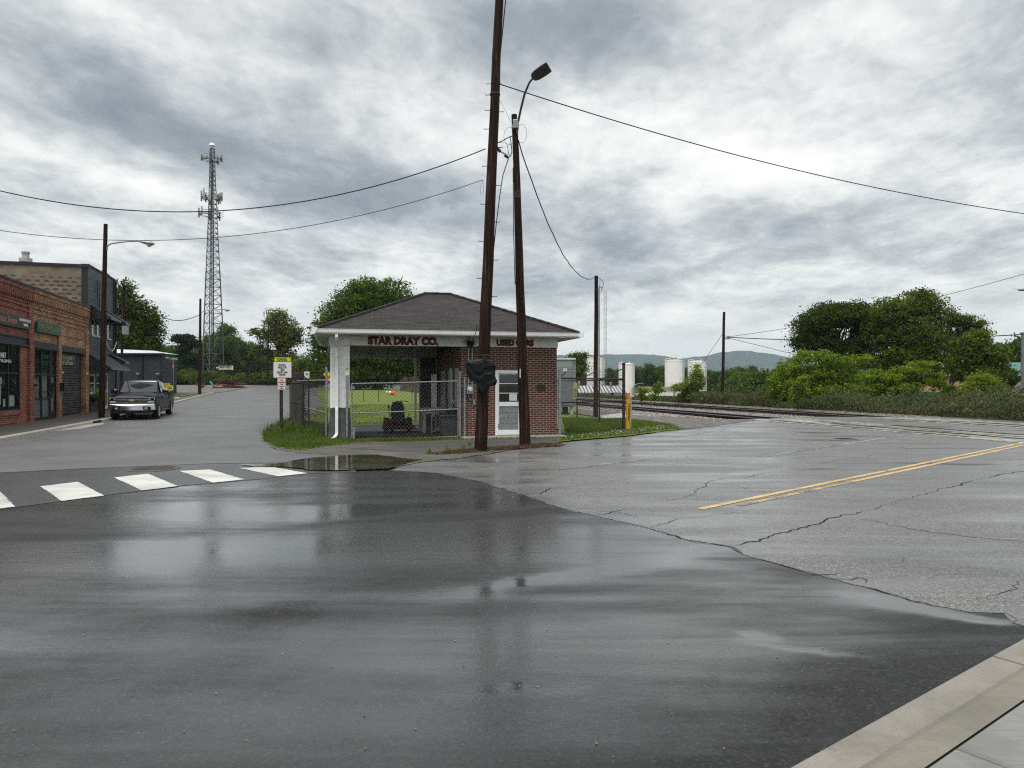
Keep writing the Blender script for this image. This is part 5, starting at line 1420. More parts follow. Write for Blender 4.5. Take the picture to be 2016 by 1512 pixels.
def plain_poles():
    Y = 33.4
    o, a, b = wood_pole('utility_pole', 'short wooden utility pole inside the right fence with a metal riser pipe', 'utility pole', ((1172.5 - 1008) / F * Y, Y), P3(1174, 543, Y), .115, .085)
    MB().tube([P3(1179.5, 800, Y - .1), P3(1179.5, 570, Y - .08), P3(1181, 562, Y - .1), P3(1185, 567, Y - .12)], .035, 8).tube([P3(1175, 545, Y), P3(1187, 553, Y), P3(1188, 560, Y), P3(1184, 572, Y)], .02, 5).build('riser_pipe', M_GALV, o, world=True)
    Y = 62
    o, a, b = wood_pole('utility_pole', 'distant dark utility pole rising from the brown weeds right of the white tanks', 'utility pole', ((1422 - 1008) / F * Y, Y), P3(1425.5, 614, Y), .14, .11)
    m = MB().tube([P3(1421, 659, Y), P3(1432, 666, Y)], .03, 5).tube([P3(1426, 667, Y), P3(1437, 667, Y)], .04, 6).tube([P3(1433, 667, Y), P3(1433, 661, Y)], .06, 6).tube([P3(1436, 667, Y), P3(1436, 662, Y)], .06, 6); m.build('insulators', M_GALV, o, world=True)
    for px, py0, py1, Y, w, lab in ((528, 640, 745, 108, .13, 'dark thin utility pole before the round leafy tree on the left skyline'), (487, 707, 745, 112, .14, 'short brown pole among the shrubs right of the cell tower'), (513, 668, 742, 114, .09, 'slim pale pole left of the dark thin pole among far shrubs')):
        x = (px - 1008) / F * Y; o, a, b = wood_pole('utility_pole', lab, 'utility pole', (x, Y), P3(px, py0, Y), w, w * .75)
        if px == 528: MB().lathe([(0, -.5), (.28, -.45), (.28, .4), (0, .5)], 12, None, P3(523, 679, Y)).build('transformer', M_GALV, o, world=True, smooth=True)
    Y = 52; x = (237 - 1008) / F * Y
    o, a, b = wood_pole('utility_pole', 'grey pole with a transformer half hidden by the tree beyond the shingled building', 'utility pole', (x, Y), P3(244, 560, Y), .10, .08)
    MB().lathe([(0, -.4), (.22, -.36), (.22, .3), (0, .4)], 12, None, P3(247, 649, Y)).build('transformer', M_GALV, o, world=True, smooth=True)
plain_poles()

# ------------------------------------------------------------------ overhead cables
def cable(label, pts, r, group=None, n=40):
    "pts: 3-D points, smooth curve through them (quadratic through 3 or polyline)"
    P = [Vector(p) for p in pts]
    if len(P) == 3:
        a, m_, b = P; out = []
        tm = (m_ - a).length / ((m_ - a).length + (b - m_).length)
        ctrl = (m_ - a * (1 - tm) ** 2 - b * tm ** 2) / (2 * tm * (1 - tm))
        for i in range(n + 1): t = i / n; out.append(a * (1 - t) ** 2 + ctrl * 2 * t * (1 - t) + b * t ** 2)
        P = out
    c = MB().tube(P, r, 6).build('overhead_cable', M_RUBBER, None, uv=False)
    return tag(c, label, 'cable', group)
YA = bA[1]; YB = bB[1]
OC = 'overhead cables'
cable('thick overhead cable sagging from the big pole leftward, upper of two', [ppt(293, 956), P3(440, 414.5, YA), P3(-330, 262, YA)], .013, OC)
cable('thin overhead cable sagging from the big pole to the left, lower of two', [ppt(354, 951), P3(317, 473, YA), P3(-330, 379, YA)], .0075, OC)
cable('heavy cable running from high on the big pole down to the right', [ppt(166, 985), P3(1500, 318, YA + 4), P3(2600, 470, YA + 12)], .015, OC)
rr_ = random.Random(6); pts = []
a_, b_ = P3(1020, 277, YB), P3(1173, 545, 33.4)
for i in range(33):
    t = i / 32; p = a_.lerp(b_, t); p.z -= 4 * 1.25 * t * (1 - t); p.z += rr_.uniform(-.02, .02); p.x += rr_.uniform(-.012, .012); pts.append(p)
cable('slack twisted cable dropping from the lamp pole to the short pole behind the fence', pts, .016, OC)
cable('cable hanging between the two near poles and down beside the big pole', [P3(1001, 312, YB - .3), P3(990, 345, YB - .5), P3(984, 385, YB - .8), P3(977, 440, YA + .3), P3(971, 500, YA + .15), P3(967, 550, YA + .12), P3(966, 600, YA + .13)], .012, OC)
_o = wood_pole('utility_pole', 'wooden utility pole on the left pavement holding the far ends of two sagging cables', 'utility pole', (P3(-330, 300, YA).x, YA), P3(-326, 240, YA), .15, .10)
def splices():
    m = MB(); rr = random.Random(8)
    def q(px, py, d=0): return P3(px, py, (YA + YB) / 2 + d)
    m.tube([q(976, 283), q(990, 277), q(1000, 271), q(1008, 268)], .012, 5)
    m.tube([q(976, 292), q(984, 298), q(996, 305), q(1003, 310), q(1008, 300), q(1006, 280), q(1004, 268)], .011, 5)
    m.tube([q(977, 291), q(985, 299)], .035, 7); m.tube([q(993, 306), q(1001, 311)], .03, 7)
    m.tube([q(980, 280), q(998, 282), q(1001, 300), q(1005, 308), q(990, 300), q(980, 290), q(977, 285)], .005, 4)
    m.tube([q(1000, 285), q(1000, 300), q(1006, 310), q(1008, 290), q(1003, 282)], .005, 4)
    m.tube([q(976, 292), q(984, 290), q(985, 293)], .012, 5)
    tag(m.build('cable_splice', M_RUBBER, None, uv=False), 'tangle of black splices and loops strung between the two near poles', 'cable splice')
    c = MB().tube([P3(982, 195, YA), P3(992, 212, YA + .4), P3(999, 226, YA + .9), P3(1006, 241, YB - .1)], .004, 4).build('overhead_cable', M_RUBBER, None, uv=False)
    tag(c, 'hair thin wire from the big pole down to the lamp pole top', 'cable', OC)
splices()
cable('thin cable from the big pole to the wires above the meter on the brick wall', [ppt(640, 940), ppt(650, 932, 1.0), W(4.45, -.15, 2.95)], .009, OC)
Yd = 62
cable('distant wire from the pole behind the weeds rising right behind the tree', [P3(1427, 664, Yd), P3(1700, 618, 60), P3(2100, 515, 50)], .018, OC)
cable('distant thick wire from the pole behind the weeds level to the big tree', [P3(1434, 664, Yd), P3(1560, 669, 60), P3(2100, 652, 50)], .035, OC)
cable('distant wire sloping down right from the pole behind the weeds', [P3(1436, 666, Yd), P3(1510, 684, 64), P3(1640, 718, 70)], .02, OC)
cable('distant guy wire sloping down left from the pole behind the weeds', [P3(1421, 660, Yd), P3(1400, 690, 64), P3(1375, 728, 66)], .018, OC)
cable('wire sagging from the leafy tree to the far lamp pole', [P3(318, 622, 60), P3(352, 631, 63), P3(392, 620, 66)], .03, OC)
cable('thin wire from the near lamp pole top toward the leafy tree', [P3(207, 535, 32.5), P3(225, 552, 38), P3(240, 570, 46)], .02, OC)
def shop_wires():
    for lab, p in (('slack black cable drooping across the red shop sign', [P3(-30, 640, 27.0), P3(10, 660, 27.0), P3(45, 663, 28.4), P3(80, 655, 30)]),
                   ('black cable looping up the tan brick front beside its green sign', [P3(68, 652, 29.0), P3(82, 635, 30), P3(90, 612, 31), P3(108, 600, 32)]),
                   ('grey cable stretched from tan brick front to the near lamp pole', [P3(72, 610, 28.8), P3(120, 585, 30), P3(204, 530, 32.4)]),
                   ('lower grey cable stretched from tan brick front to the near lamp pole', [P3(84, 660, 29.2), P3(140, 620, 31), P3(204, 575, 32.4)])):
        cable(lab, p, .012, 'cables on the left shop fronts')
shop_wires()
# ================================================================== LEFT STREET BUILDINGS
LYAW = math.atan2(0.958, -0.286)
LX = Vector((-0.286, 0.958, 0)); LY = Vector((-0.958, -0.286, 0)); L0 = Vector((-19.5, 28.9, 0))
def Lw(x, y, z=0): return L0 + LX * x + LY * y + Vector((0, 0, z))
M_RBR = mat_brick('painted_red_brick', (0.37, 0.115, 0.066), (0.15, 0.040, 0.025), (0.075, 0.035, 0.028), stain=.45, bumpd=.012)
M_TBR = mat_brick('tan_brick', (0.52, 0.27, 0.13), (0.19, 0.068, 0.030), (0.15, 0.10, 0.065), stain=.45, bumpd=.012)
M_CMU = mat_brick('split_face_block', (0.20, 0.17, 0.125), (0.13, 0.11, 0.08), (0.21, 0.19, 0.15), w=.41, h=.205, ms=.012, stain=.3, bumpd=.03)
M_DSH = mat_brick('dark_stamped_siding', (0.024, 0.030, 0.038), (0.042, 0.050, 0.060), (0.007, 0.008, 0.011), w=.42, h=.19, ms=.020, stain=.25, bumpd=.03, rough=.5)
M_CHAR = mat_plain('charcoal_trim', (0.020, 0.024, 0.030), .5, var=.2)
M_SHOPG = mat_glass_dark('shop_glass', (0.010, 0.016, 0.014), .04)
M_FROST = mat_plain('frosted_panel', (0.095, 0.115, 0.11), .35, var=.15, scale=2)
M_GSIGN = mat_plain('green_sign', (0.005, 0.075, 0.050), .4, var=.12)
M_GOLD = mat_plain('gold_letter', (0.24, 0.20, 0.07), .5)
M_AWN = mat_plain('awning_shingle', (0.035, 0.038, 0.042), .7, var=.4, scale=14)

def cmu_mat():
    "split faced block: rough dark hollows scattered through the courses"
    m = M_CMU; nt = NT(m.node_tree); b = nt.n.get('Principled BSDF')
    src = b.inputs['Base Color'].links[0].from_socket
    uv = uv_co(nt); sp = nt.node('ShaderNodeSeparateXYZ'); nt.l.new(uv, sp.inputs[0])
    vr = nt.math('DIVIDE', sp.outputs[1], .205); row = nt.math('FLOOR', vr)
    uu = nt.math('FRACT', nt.math('ADD', nt.math('DIVIDE', sp.outputs[0], .41), nt.math('MULTIPLY', row, .5))); vv = nt.math('FRACT', vr)
    du = nt.math('DIVIDE', nt.math('SUBTRACT', uu, .5), .40); dv = nt.math('DIVIDE', nt.math('SUBTRACT', vv, .42), .30)
    q = nt.math('ADD', nt.math('MULTIPLY', du, du), nt.math('MULTIPLY', dv, dv))
    q = nt.math('ADD', q, nt.math('MULTIPLY', nt.math('SUBTRACT', nt.noise(uv, 7, 6, .7), .5), 2.6))
    q = nt.math('ADD', q, nt.math('MULTIPLY', nt.math('SUBTRACT', nt.noise(uv, 1.1, 3, .5), .45), 1.5))
    q = nt.math('ADD', q, nt.mapr(sp.outputs[1], 6.75, 7.1, 0.0, 1.2))
    nt.l.new(nt.mix(nt.ramp(q, [(0.62, 0.9), (0.95, 0.0)]), src, (0.040, 0.034, 0.024)), b.inputs['Base Color'])
cmu_mat()

def shopfront_openings(mb, x0, x1, ops, zt, th=.3, zb=0.0):
    "front wall in local x with openings (a, b, z0, z1)"
    x = x0
    for a, b, z0, z1 in ops:
        mb.box(x, a, 0, th, zb, zt)
        if z0 > zb: mb.box(a, b, 0, th, zb, z0)
        mb.box(a, b, 0, th, z1, zt); x = b
    mb.box(x, x1, 0, th, zb, zt)

def cornice(b, x0, x1, mat, zt=5.42):
    m = MB(); m.box(x0, x1, -.10, 0, zt - .16, zt); m.box(x0, x1, -.06, 0, zt - .24, zt - .16)
    x = x0 + .05
    while x < x1 - .1:
        m.box(x, x + .11, -.085, 0, zt - .52, zt - .24); m.box(x + .02, x + .09, -.06, 0, zt - .60, zt - .52); x += .215
    m.box(x0, x1, -.035, 0, zt - .66, zt - .60)
    m.box(x0, x1, -.04, 0, 4.62, 4.69); m.box(x0, x1, -.04, 0, 4.42, 4.46)
    m.build('brick_cornice', mat, b)
    MB().box(x0, x1, -.14, .45, zt, zt + .07).build('parapet_cap', M_CHAR, b)

def red_shop():
    b = thing('brick_shop', 'red painted brick shop front at the left edge with dark sign board and big windows', 'shop', Lw(0, 0, zg(-19.5, 28.9) + .1), LYAW)
    wx0, wx1 = -4.6, -1.28; m = MB(); shopfront_openings(m, -9.5, -.02, [(wx0, wx1, .55, 3.38)], 5.42)
    m.box(-.50, -.02, -.09, 0, 0, 3.36); m.box(-.50, -.02, -.05, 0, 3.36, 4.8)
    m.box(-9.5, -9.2, .3, 13, 0, 5.2); m.box(-9.2, -.32, 12.7, 13, 0, 5.0); m.box(-.32, -.02, .3, 13, 0, 5.1); m.box(-9.2, -.32, .3, 12.7, 4.6, 4.7)
    m.build('wall', M_RBR, b); cornice(b, -9.5, -.02, M_RBR)
    MB().box(wx0, wx1, -.05, 0, .38, .55).box(-4.2, -1.6, -.03, 0, .06, .10).box(-4.2, -1.6, -.03, 0, .30, .34).build('window_sill', M_RBR, b)
    MB().box(-6, -.55, -.10, 0, 3.03, 3.10).box(-6, -.62, -.04, 0, 3.10, 3.38).box(-6, -.55, -.10, 0, 3.34, 3.40).box(-.66, -.60, -.10, -.04, 3.08, 3.36).build('steel_lintel', M_CHAR, b)
    w = MB(); mull = [-4.6, -3.4, -2.42, -1.36]
    for x in mull: w.box(x, x + .08, .02, .12, .55, 3.03)
    for z in (.55, 1.93, 2.97): w.box(wx0, wx1, .03, .11, z, z + .06)
    f = w.build('window_frame', M_BLACK, b); MB().box(wx0, wx1, .07, .09, .58, 3.0).build('pane', M_SHOPG, f)
    moved(text_mb('M&T', .27, .006, .006), -2.90, -.0 + .015, 2.60).build('window_lettering', mat_plain('window_white', (0.55, 0.56, 0.55), .5), f, uv=False)
    moved(text_mb('DISTILLING', .155, .006, .004, width=1.62), -2.96, .015, 2.40).build('window_lettering', MATS['window_white'], f, uv=False)
    MB().box(-2.28, -1.72, .055, .06, .70, 1.12).build('window_poster', mat_plain('poster_grey', (0.22, 0.26, 0.25), .6, var=.3, scale=9), f)
    i = MB().box(-3.2, -3.0, .055, .06, .8, 1.5).box(-3.1, -2.9, .055, .06, 1.55, 1.8).box(-2.8, -2.6, .055, .06, .7, 1.0); i.build('window_notices', MATS['poster_grey'], f)
    s = MB().bbox(-4.7, -.56, -.16, -.10, 3.70, 4.14, .008).build('sign_board', mat_plain('dark_green_board', (0.022, 0.033, 0.030), .5), b)
    mw = mat_plain('sign_white', (0.62, 0.62, 0.60), .6); mp = mat_plain('sign_pink', (0.38, 0.15, 0.13), .6)
    moved(text_mb('HENDERSONVILLE, NC', .135, .006, .006, width=1.22), -1.27, -.165, 4.02).build('lettering', mw, s, uv=False)
    moved(text_mb('28792', .13, .006, .008, width=.46), -1.22, -.165, 3.84).build('lettering', mw, s, uv=False)
    moved(text_mb('Common Scents', .33, .006, .004, shear=.45, width=2.35), -3.30, -.165, 3.92).build('lettering', mp, s, uv=False)
    MB().box(-.12, .0, -.2, -.09, 1.45, 1.55).build('lock_box', M_BLACK, b)
red_shop()

def tan_shop():
    b = thing('brick_shop', 'tan brick shop with green sign, tall dark window and slatted garage door', 'shop', Lw(0, 0, .12), LYAW)
    m = MB(); shopfront_openings(m, .0, 7.95, [(.24, 3.12, 0, 3.30), (3.66, 7.35, 0, 3.30)], 5.42)
    m.box(3.16, 3.62, -.05, 0, 0, 4.3); m.box(7.42, 7.95, -.05, 0, 0, 4.3)
    m.box(0, .3, .3, 13, 0, 5.1); m.box(7.65, 7.95, .3, 13, 0, 5.1); m.box(.3, 7.65, 12.7, 13, 0, 5); m.box(.3, 7.65, .3, 12.7, 4.6, 4.7)
    m.build('wall', M_TBR, b); cornice(b, 0, 7.95, M_TBR)
    r = MB().box(3.9, 7.4, -.03, 0, 4.22, 4.26).box(3.9, 7.4, -.03, 0, 3.74, 3.77).box(7.36, 7.4, -.03, 0, 3.77, 4.22); r.build('brick_panel_border', M_TBR, b)
    MB().box(.24, 3.12, -.03, .2, 3.02, 3.30).box(.24, 3.12, -.08, -.03, 3.0, 3.06).box(3.66, 7.35, -.03, .2, 3.04, 3.30).box(3.66, 7.35, -.08, -.03, 3.02, 3.08).build('steel_lintel', M_CHAR, b)
    w = MB()
    for x in (.24, 1.18, 2.2, 2.32, 3.04): w.box(x, x + .09, .03, .14, 0, 3.02)
    for z in (1.90, 2.95): w.box(.24, 3.12, .04, .13, z, z + .08)
    w.box(.24, 2.3, .04, .13, .88, .95).box(.24, 3.12, .04, .13, 0, .12)
    f = w.build('window_frame', M_BLACK, b); MB().box(.24, 3.12, .08, .10, .9, 3.0).build('pane', M_SHOPG, f)
    MB().box(.3, 2.25, .07, .085, .1, .88).build('lower_panel', M_FROST, f)
    d = MB().box(2.40, 3.03, .06, .075, .35, 1.85).build('door', M_SHOPG, b); MB().box(2.40, 3.03, .055, .08, .1, .35).box(2.5, 2.53, .01, .05, .9, 1.25).build('door_rail', M_BLACK, d)
    moved(text_mb('TORNEY\nFLOORS', .27, .004, .003, width=1.2), 1.8, .06, 2.55).build('window_lettering', M_GSIGN, f, uv=False)
    g = MB(); z = .02; k = 0
    while z < 2.98:
        h = .118; g.prism([(3.66, .18, z), (3.66, .135, z + .025), (3.66, .135, z + h - .025), (3.66, .18, z + h)], (2.95, 0, 0)); z += h; k += 1
    gd = g.build('garage_door', mat_plain('garage_slats', (0.052, 0.050, 0.048), .55, var=.3, scale=2), b)
    MB().box(6.61, 7.35, .16, .26, 0, 3.0).build('dark_jamb', M_CHAR, b)
    MB().box(3.66, 6.6, .12, .134, .02, .16).build('weather_strip', M_BLACK, gd)
    s = MB().box(3.68, 6.15, .095, .125, 2.42, 2.86).build('sign_panel', M_GSIGN, gd)
    mc = mat_plain('cream_letter', (0.42, 0.40, 0.26), .5)
    moved(text_mb('TORNEY', .24, .004, .002, width=2.1), 4.9, .09, 2.76).build('lettering', mc, s, uv=False)
    moved(text_mb('FLOORS', .22, .004, .002, width=1.8), 4.9, .09, 2.50).build('lettering', mc, s, uv=False)
    MB().prism([(4.86, .088, 2.63), (4.94, .088, 2.60), (5.02, .088, 2.63), (4.94, .088, 2.67)], (0, .004, 0)).build('diamond', mc, s)
    s = MB().bbox(.22, 3.22, -.12, -.06, 3.68, 4.14, .006).build('sign_board', M_GSIGN, b)
    moved(text_mb('TORNEY', .30, .006, .002, width=1.28), .98, -.124, 3.92).build('lettering', M_GOLD, s, uv=False)
    moved(text_mb('FLOORS', .30, .006, .002, width=1.22), 2.48, -.124, 3.92).build('lettering', M_GOLD, s, uv=False)
    MB().prism([(1.68, -.125, 3.91), (1.76, -.125, 3.80), (1.84, -.125, 3.91), (1.76, -.125, 4.02)], (0, .004, 0)).build('diamond', mat_plain('amber', (0.42, 0.24, 0.04), .5), s)
    MB().box(3.30, 3.50, -.22, -.05, 1.22, 1.58).build('mail_box', M_BLACK, b); MB().box(3.50, 3.53, -.2, -.08, 1.30, 1.52).build('paper_tag', M_WHITE, b)
    MB().box(3.64, 3.68, -.1, -.05, 2.02, 2.1).box(7.44, 7.5, -.12, -.05, 2.0, 2.12).build('wall_light', M_WHITE, b)
tan_shop()

def dark_shop():
    zb = .22
    b = thing('shingled_building', 'two storey dark stamped metal front building with pale block side wall and small awnings', 'building', Lw(7.95, 0, zb), LYAW)
    W_ = 5.45; H = 7.52; m = MB()
    ops_l = [(.38, 1.38, .95, 1.95), (1.65, 2.65, .95, 1.95), (3.1, 3.95, 0, 2.05)]
    shopfront_openings(m, 0, W_, ops_l, 3.6, zb=-.3)
    u = MB(); x = 0
    for a, c in ((.72, 1.42), (1.72, 2.42), (3.85, 4.55)):
        m.box(x, a, 0, .3, 3.6, H); m.box(a, c, 0, .3, 3.6, 3.98); m.box(a, c, 0, .3, 4.85, H); x = c
    m.box(x, W_, 0, .3, 3.6, H)
    m.build('front_wall', M_DSH, b)
    s = MB().box(-.02, .25, .0 + .3, 15, -.3, 7.42).box(W_ - .25, W_, .3, 15, -.3, 7.4).box(.25, W_ - .25, 14.75, 15, -.3, 7.4); s.build('block_wall', M_CMU, b)
    MB().box(-.02, .06, .0, .3, 4.9, H).build('corner_trim', M_CHAR, b)
    MB().box(-.08, .28, -.03, 15.05, 7.42, 7.56).box(-.04, W_ + .04, -.06, .3, H, H + .07).box(W_ - .28, W_ + .03, .3, 15.05, 7.4, 7.52).box(.28, W_ - .28, .3, 14.7, 7.2, 7.25).build('roof_cap', M_CHAR, b)
    MB().tube([(W_ + .0, -.08, 0), (W_ + .0, -.08, 7.5)], .05, 7).box(W_ - .25, W_ - .02, -.05, 0, 2.2, H).build('corner_pipe', M_CHAR, b)
    for a, c, z0, z1, wide in ((.72, 1.42, 3.98, 4.85, .05), (1.72, 2.42, 3.98, 4.85, .05), (3.85, 4.55, 3.98, 4.85, .05), (.38, 1.38, .95, 1.95, .07), (1.65, 2.65, .95, 1.95, .07)):
        f = MB(); q = wide; f.box(a, a + q, .02, .1, z0, z1).box(c - q, c, .02, .1, z0, z1).box(a + q, c - q, .02, .1, z1 - q, z1).box(a - .04, c + .04, -.05, .1, z0 - .05, z0 + q * .6).box(a + q, c - q, .03, .09, (z0 + z1) / 2, (z0 + z1) / 2 + .045)
        ff = f.build('window', M_WHITE if z0 < 2 else M_SOFFIT, b); MB().box(a + q, c - q, .05, .07, z0, z1).build('pane', M_SHOPG, ff)
    dr = MB().box(3.1, 3.2, .0, .1, 0, 2.05).box(3.85, 3.95, .0, .1, 0, 2.05).box(3.2, 3.85, .0, .1, 1.95, 2.05).box(3.2, 3.85, .03, .09, .0, .2).box(3.2, 3.85, .03, .09, 1.0, 1.08).build('door', M_WHITE, b)
    MB().box(3.2, 3.85, .05, .07, .2, 1.95).build('pane', M_SHOPG, dr)
    def awning(x0, x1, zt, zb_, out, name='awning'):
        a = MB(); a.add([(x0, -.02, zt), (x1, -.02, zt), (x1, -out, zb_), (x0, -out, zb_), (x0, -.02, zt - .06), (x1, -.02, zt - .06), (x1, -out, zb_ - .12), (x0, -out, zb_ - .12)], [(0, 1, 2, 3), (4, 7, 6, 5), (0, 3, 7, 4), (1, 5, 6, 2), (3, 2, 6, 7)])
        a.add([(x0 + .02, -.02, zt - .05), (x0 + .02, -out, zb_ - .1), (x0 + .02, -.02, zb_ - .1)], [(0, 1, 2)]); a.add([(x1 - .02, -.02, zt - .05), (x1 - .02, -out, zb_ - .1), (x1 - .02, -.02, zb_ - .1)], [(0, 1, 2)])
        aw = a.build(name, M_AWN, b); MB().box(x0, x1, -out - .02, -out, zb_ - .12, zb_ + .01).build('awning_edge', mat_plain('awning_edge', (0.13, 0.14, 0.15), .5), aw)
    awning(.55, 2.65, 5.55, 4.92, .95); awning(3.7, 4.85, 5.55, 4.92, .95); awning(.1, 4.3, 3.0, 2.28, 1.05); awning(4.35, 5.3, 3.15, 2.72, .8)
    MB().box(.2, 2.9, -.08, 0, .0, .85).build('panel_base', M_CHAR, b)
    w = MB().tube([(3.3, -.05, 3.8), (3.6, -.12, 3.45), (4.3, -.12, 3.3), (4.9, -.12, 3.5), (5.4, -.12, 3.9)], .025, 6).build('white_conduit', M_WHITE, b)
    MB().tube([(1.5, -.05, 7.0), (1.5, -.1, 5.5)], .02, 5).tube([(2.6, -.1, 4.0), (2.4, -.12, 2.9), (2.2, -.1, 2.75)], .02, 5).tube([(1.9, -.05, 6.9), (1.9, -.08, 4.9)], .02, 5).build('wall_cable', M_RUBBER, b)
    # roof vent
    v = thing('roof_vent', 'pale round metal vent on the roof of the dark two storey building', 'roof vent', Lw(10.0, 3.43, 7.3 + zb))
    MB().lathe([(.26, 0), (.26, .55), (.30, .56), (.30, .75), (.17, .78), (.17, 1.0), (.2, 1.01), (.2, 1.10), (0, 1.12)], 20).build('cowl', mat_plain('vent_metal', (0.42, 0.41, 0.38), .5, metal=.2), v, smooth=True)
    # flower box with trailing plant
    fb = thing('flower_box', 'bright green plant spilling from a box under the white framed shop windows', 'planter', Lw(7.95 + .9, -.3, zb + .62), LYAW)
    MB().box(-.6, 1.2, -.1, .14, 0, .2).build('box', M_CHAR, fb)
    foliage_mesh('plant', [(0.2, 0, .18, .75, .22, .26), (.0, -.1, -.02, .4, .16, .22)], 150, 14, .07, .05, mat_leaf('lime_leaf', (0.10, 0.16, 0.02), (0.22, 0.30, 0.04)), fb, 3)
    fb = thing('potted_plant', 'dark potted plant beside the white shop door behind the near lamp pole', 'potted plant', Lw(7.95 + 4.3, -.45, zb), LYAW)
    MB().lathe([(.12, 0), (.17, .25), (.15, .26), (0, .24)], 14).build('pot', M_CHAR, fb)
    foliage_mesh('plant', [(0, 0, .42, .28, .28, .24)], 60, 12, .06, .05, mat_leaf('shrub_leaf', (0.02, 0.04, 0.01), (0.06, 0.10, 0.02)), fb, 4)

# ------------------------------------------------------------------ foliage tools
def leaf_cloud(r, blobs, ncl, per, clr, leaf, flat=.55, shell=.35):
    vol = np.array([b[3] * b[4] * b[5] for b in blobs]) ** (2 / 3); p = vol / vol.sum()
    k = r.choice(len(blobs), ncl, p=p); B = np.array(blobs)[k]
    d = r.normal(size=(ncl, 3)); d /= np.linalg.norm(d, axis=1)[:, None]
    rad = r.random(ncl) ** shell
    rad = np.where(r.random(ncl) < .13, rad * r.uniform(1.02, 1.2, ncl), rad)
    c = B[:, :3] + d * rad[:, None] * B[:, 3:6]
    sz = r.uniform(.6, 1.35, ncl)
    C = np.repeat(c, per, axis=0); S = np.repeat(sz, per)
    N = C.shape[0]
    q = r.normal(size=(N, 3)) * clr * S[:, None]; q[:, 2] *= flat
    P = C + q
    nrm = r.normal(size=(N, 3)) + np.array([0, 0, .9]); nrm /= np.linalg.norm(nrm, axis=1)[:, None]
    a = np.cross(nrm, r.normal(size=(N, 3))); a /= np.linalg.norm(a, axis=1)[:, None] + 1e-9; b = np.cross(nrm, a)
    s = leaf * r.uniform(.55, 1.3, N)
    L = a * s[:, None]; Wd = b * (s * .55)[:, None]; dr = np.array([0, 0, -1.0]) * (s * .25)[:, None]
    return np.stack([P - L * .9, P + Wd - L * .1, P + L * 1.0 + dr, P - Wd - L * .1], 1), c
def foliage_mesh(name, blobs, ncl, per, clr, leaf, mat, parent, seed=1, **kw):
    v, c = leaf_cloud(np.random.default_rng(seed), blobs, ncl, per, clr, leaf, **kw)
    return np_mesh(name, v, 4, mat, parent)
M_BARK = mat_plain('bark', (0.075, 0.058, 0.045), .9, var=.4, scale=6)
M_BARKD = mat_plain('dark_bark', (0.035, 0.027, 0.022), .9, var=.4, scale=6)
def make_tree(name, label, cat, x, y, z, blobs, ncl, per, clr, leaf, mat, trunk_r, seed, group=None, bark=None, limbs=16, trunk_top=None, lean=(0, 0), stems=1, **kw):
    "blobs are (dx, dy, height, rx, ry, rz) from the base"
    o = thing(name, label, cat, (x, y, z), 0, group)
    r = np.random.default_rng(seed); v, c = leaf_cloud(r, blobs, ncl, per, clr, leaf, **kw)
    zmin = min(b[2] - b[5] for b in blobs); zmax = max(b[2] + b[5] for b in blobs)
    cx = sum(b[0] * b[3] for b in blobs) / sum(b[3] for b in blobs); cy = sum(b[1] * b[3] for b in blobs) / sum(b[3] for b in blobs)
    tt = trunk_top or max(zmin + .3, zmin * .6 + zmax * .4)
    m = MB(); top = Vector((cx * .5 + lean[0], cy * .5 + lean[1], tt))
    for s in range(stems):
        off = Vector((0, 0, 0)) if stems == 1 else Vector((r.uniform(-.3, .3), r.uniform(-.3, .3), 0)) * trunk_r * 8
        base = Vector((0, 0, -.3)) + off * .3; tp = top + off
        mid = base.lerp(tp, .5) + Vector((r.uniform(-1, 1), r.uniform(-1, 1), 0)) * trunk_r * .8
        m.tube([base, base.lerp(mid, .12), mid, tp], [trunk_r * 1.5, trunk_r * 1.05, trunk_r * .85, trunk_r * .6], 9)
        nl = limbs // stems
        idx = r.choice(len(c), min(nl * 4, len(c)), replace=False)
        pts = sorted([Vector(c[i]) for i in idx], key=lambda q: -(q - tp).length)[:nl * 3]
        r.shuffle(pts)
        for q in pts[:nl]:
            f = r.uniform(.45, 1.0); st = base.lerp(tp, f) if f < .98 else tp
            if q.z < st.z: st = base.lerp(tp, max(.3, f - .35))
            md = st.lerp(q, .5) + Vector((r.uniform(-.1, .1), r.uniform(-.1, .1), r.uniform(.0, .16))) * (q - st).length
            e = q + (q - md) * .25
            m.tube([st, md, q, e], [trunk_r * .45, trunk_r * .25, trunk_r * .12, trunk_r * .04], 6)
            for j in range(2):
                w = Vector((r.uniform(-1, 1), r.uniform(-1, 1), r.uniform(-.1, .9))) * (q - st).length * .28
                m.tube([md.lerp(q, .3 + .4 * j), md.lerp(q, .3 + .4 * j) + w], [trunk_r * .13, trunk_r * .03], 5)
    m.build('trunk', bark or M_BARKD, o, smooth=True, uv=False)
    np_mesh('crown', v, 4, mat, o)
    return o
def px_blobs(Y, x0, z0, lst, depth=.9):
    "lst of (px, py, rpx, rpy): clumps of the crown seen at distance Y"
    out = []
    for i, q in enumerate(lst):
        px, py, rx, ry = q[:4]; dy = q[4] if len(q) > 4 else 0
        p = P3(px, py, Y); k = Y / F
        out.append((p.x - x0, dy, p.z - z0, rx * k, max(rx, ry) * k * depth, ry * k))
    return out
dark_shop()

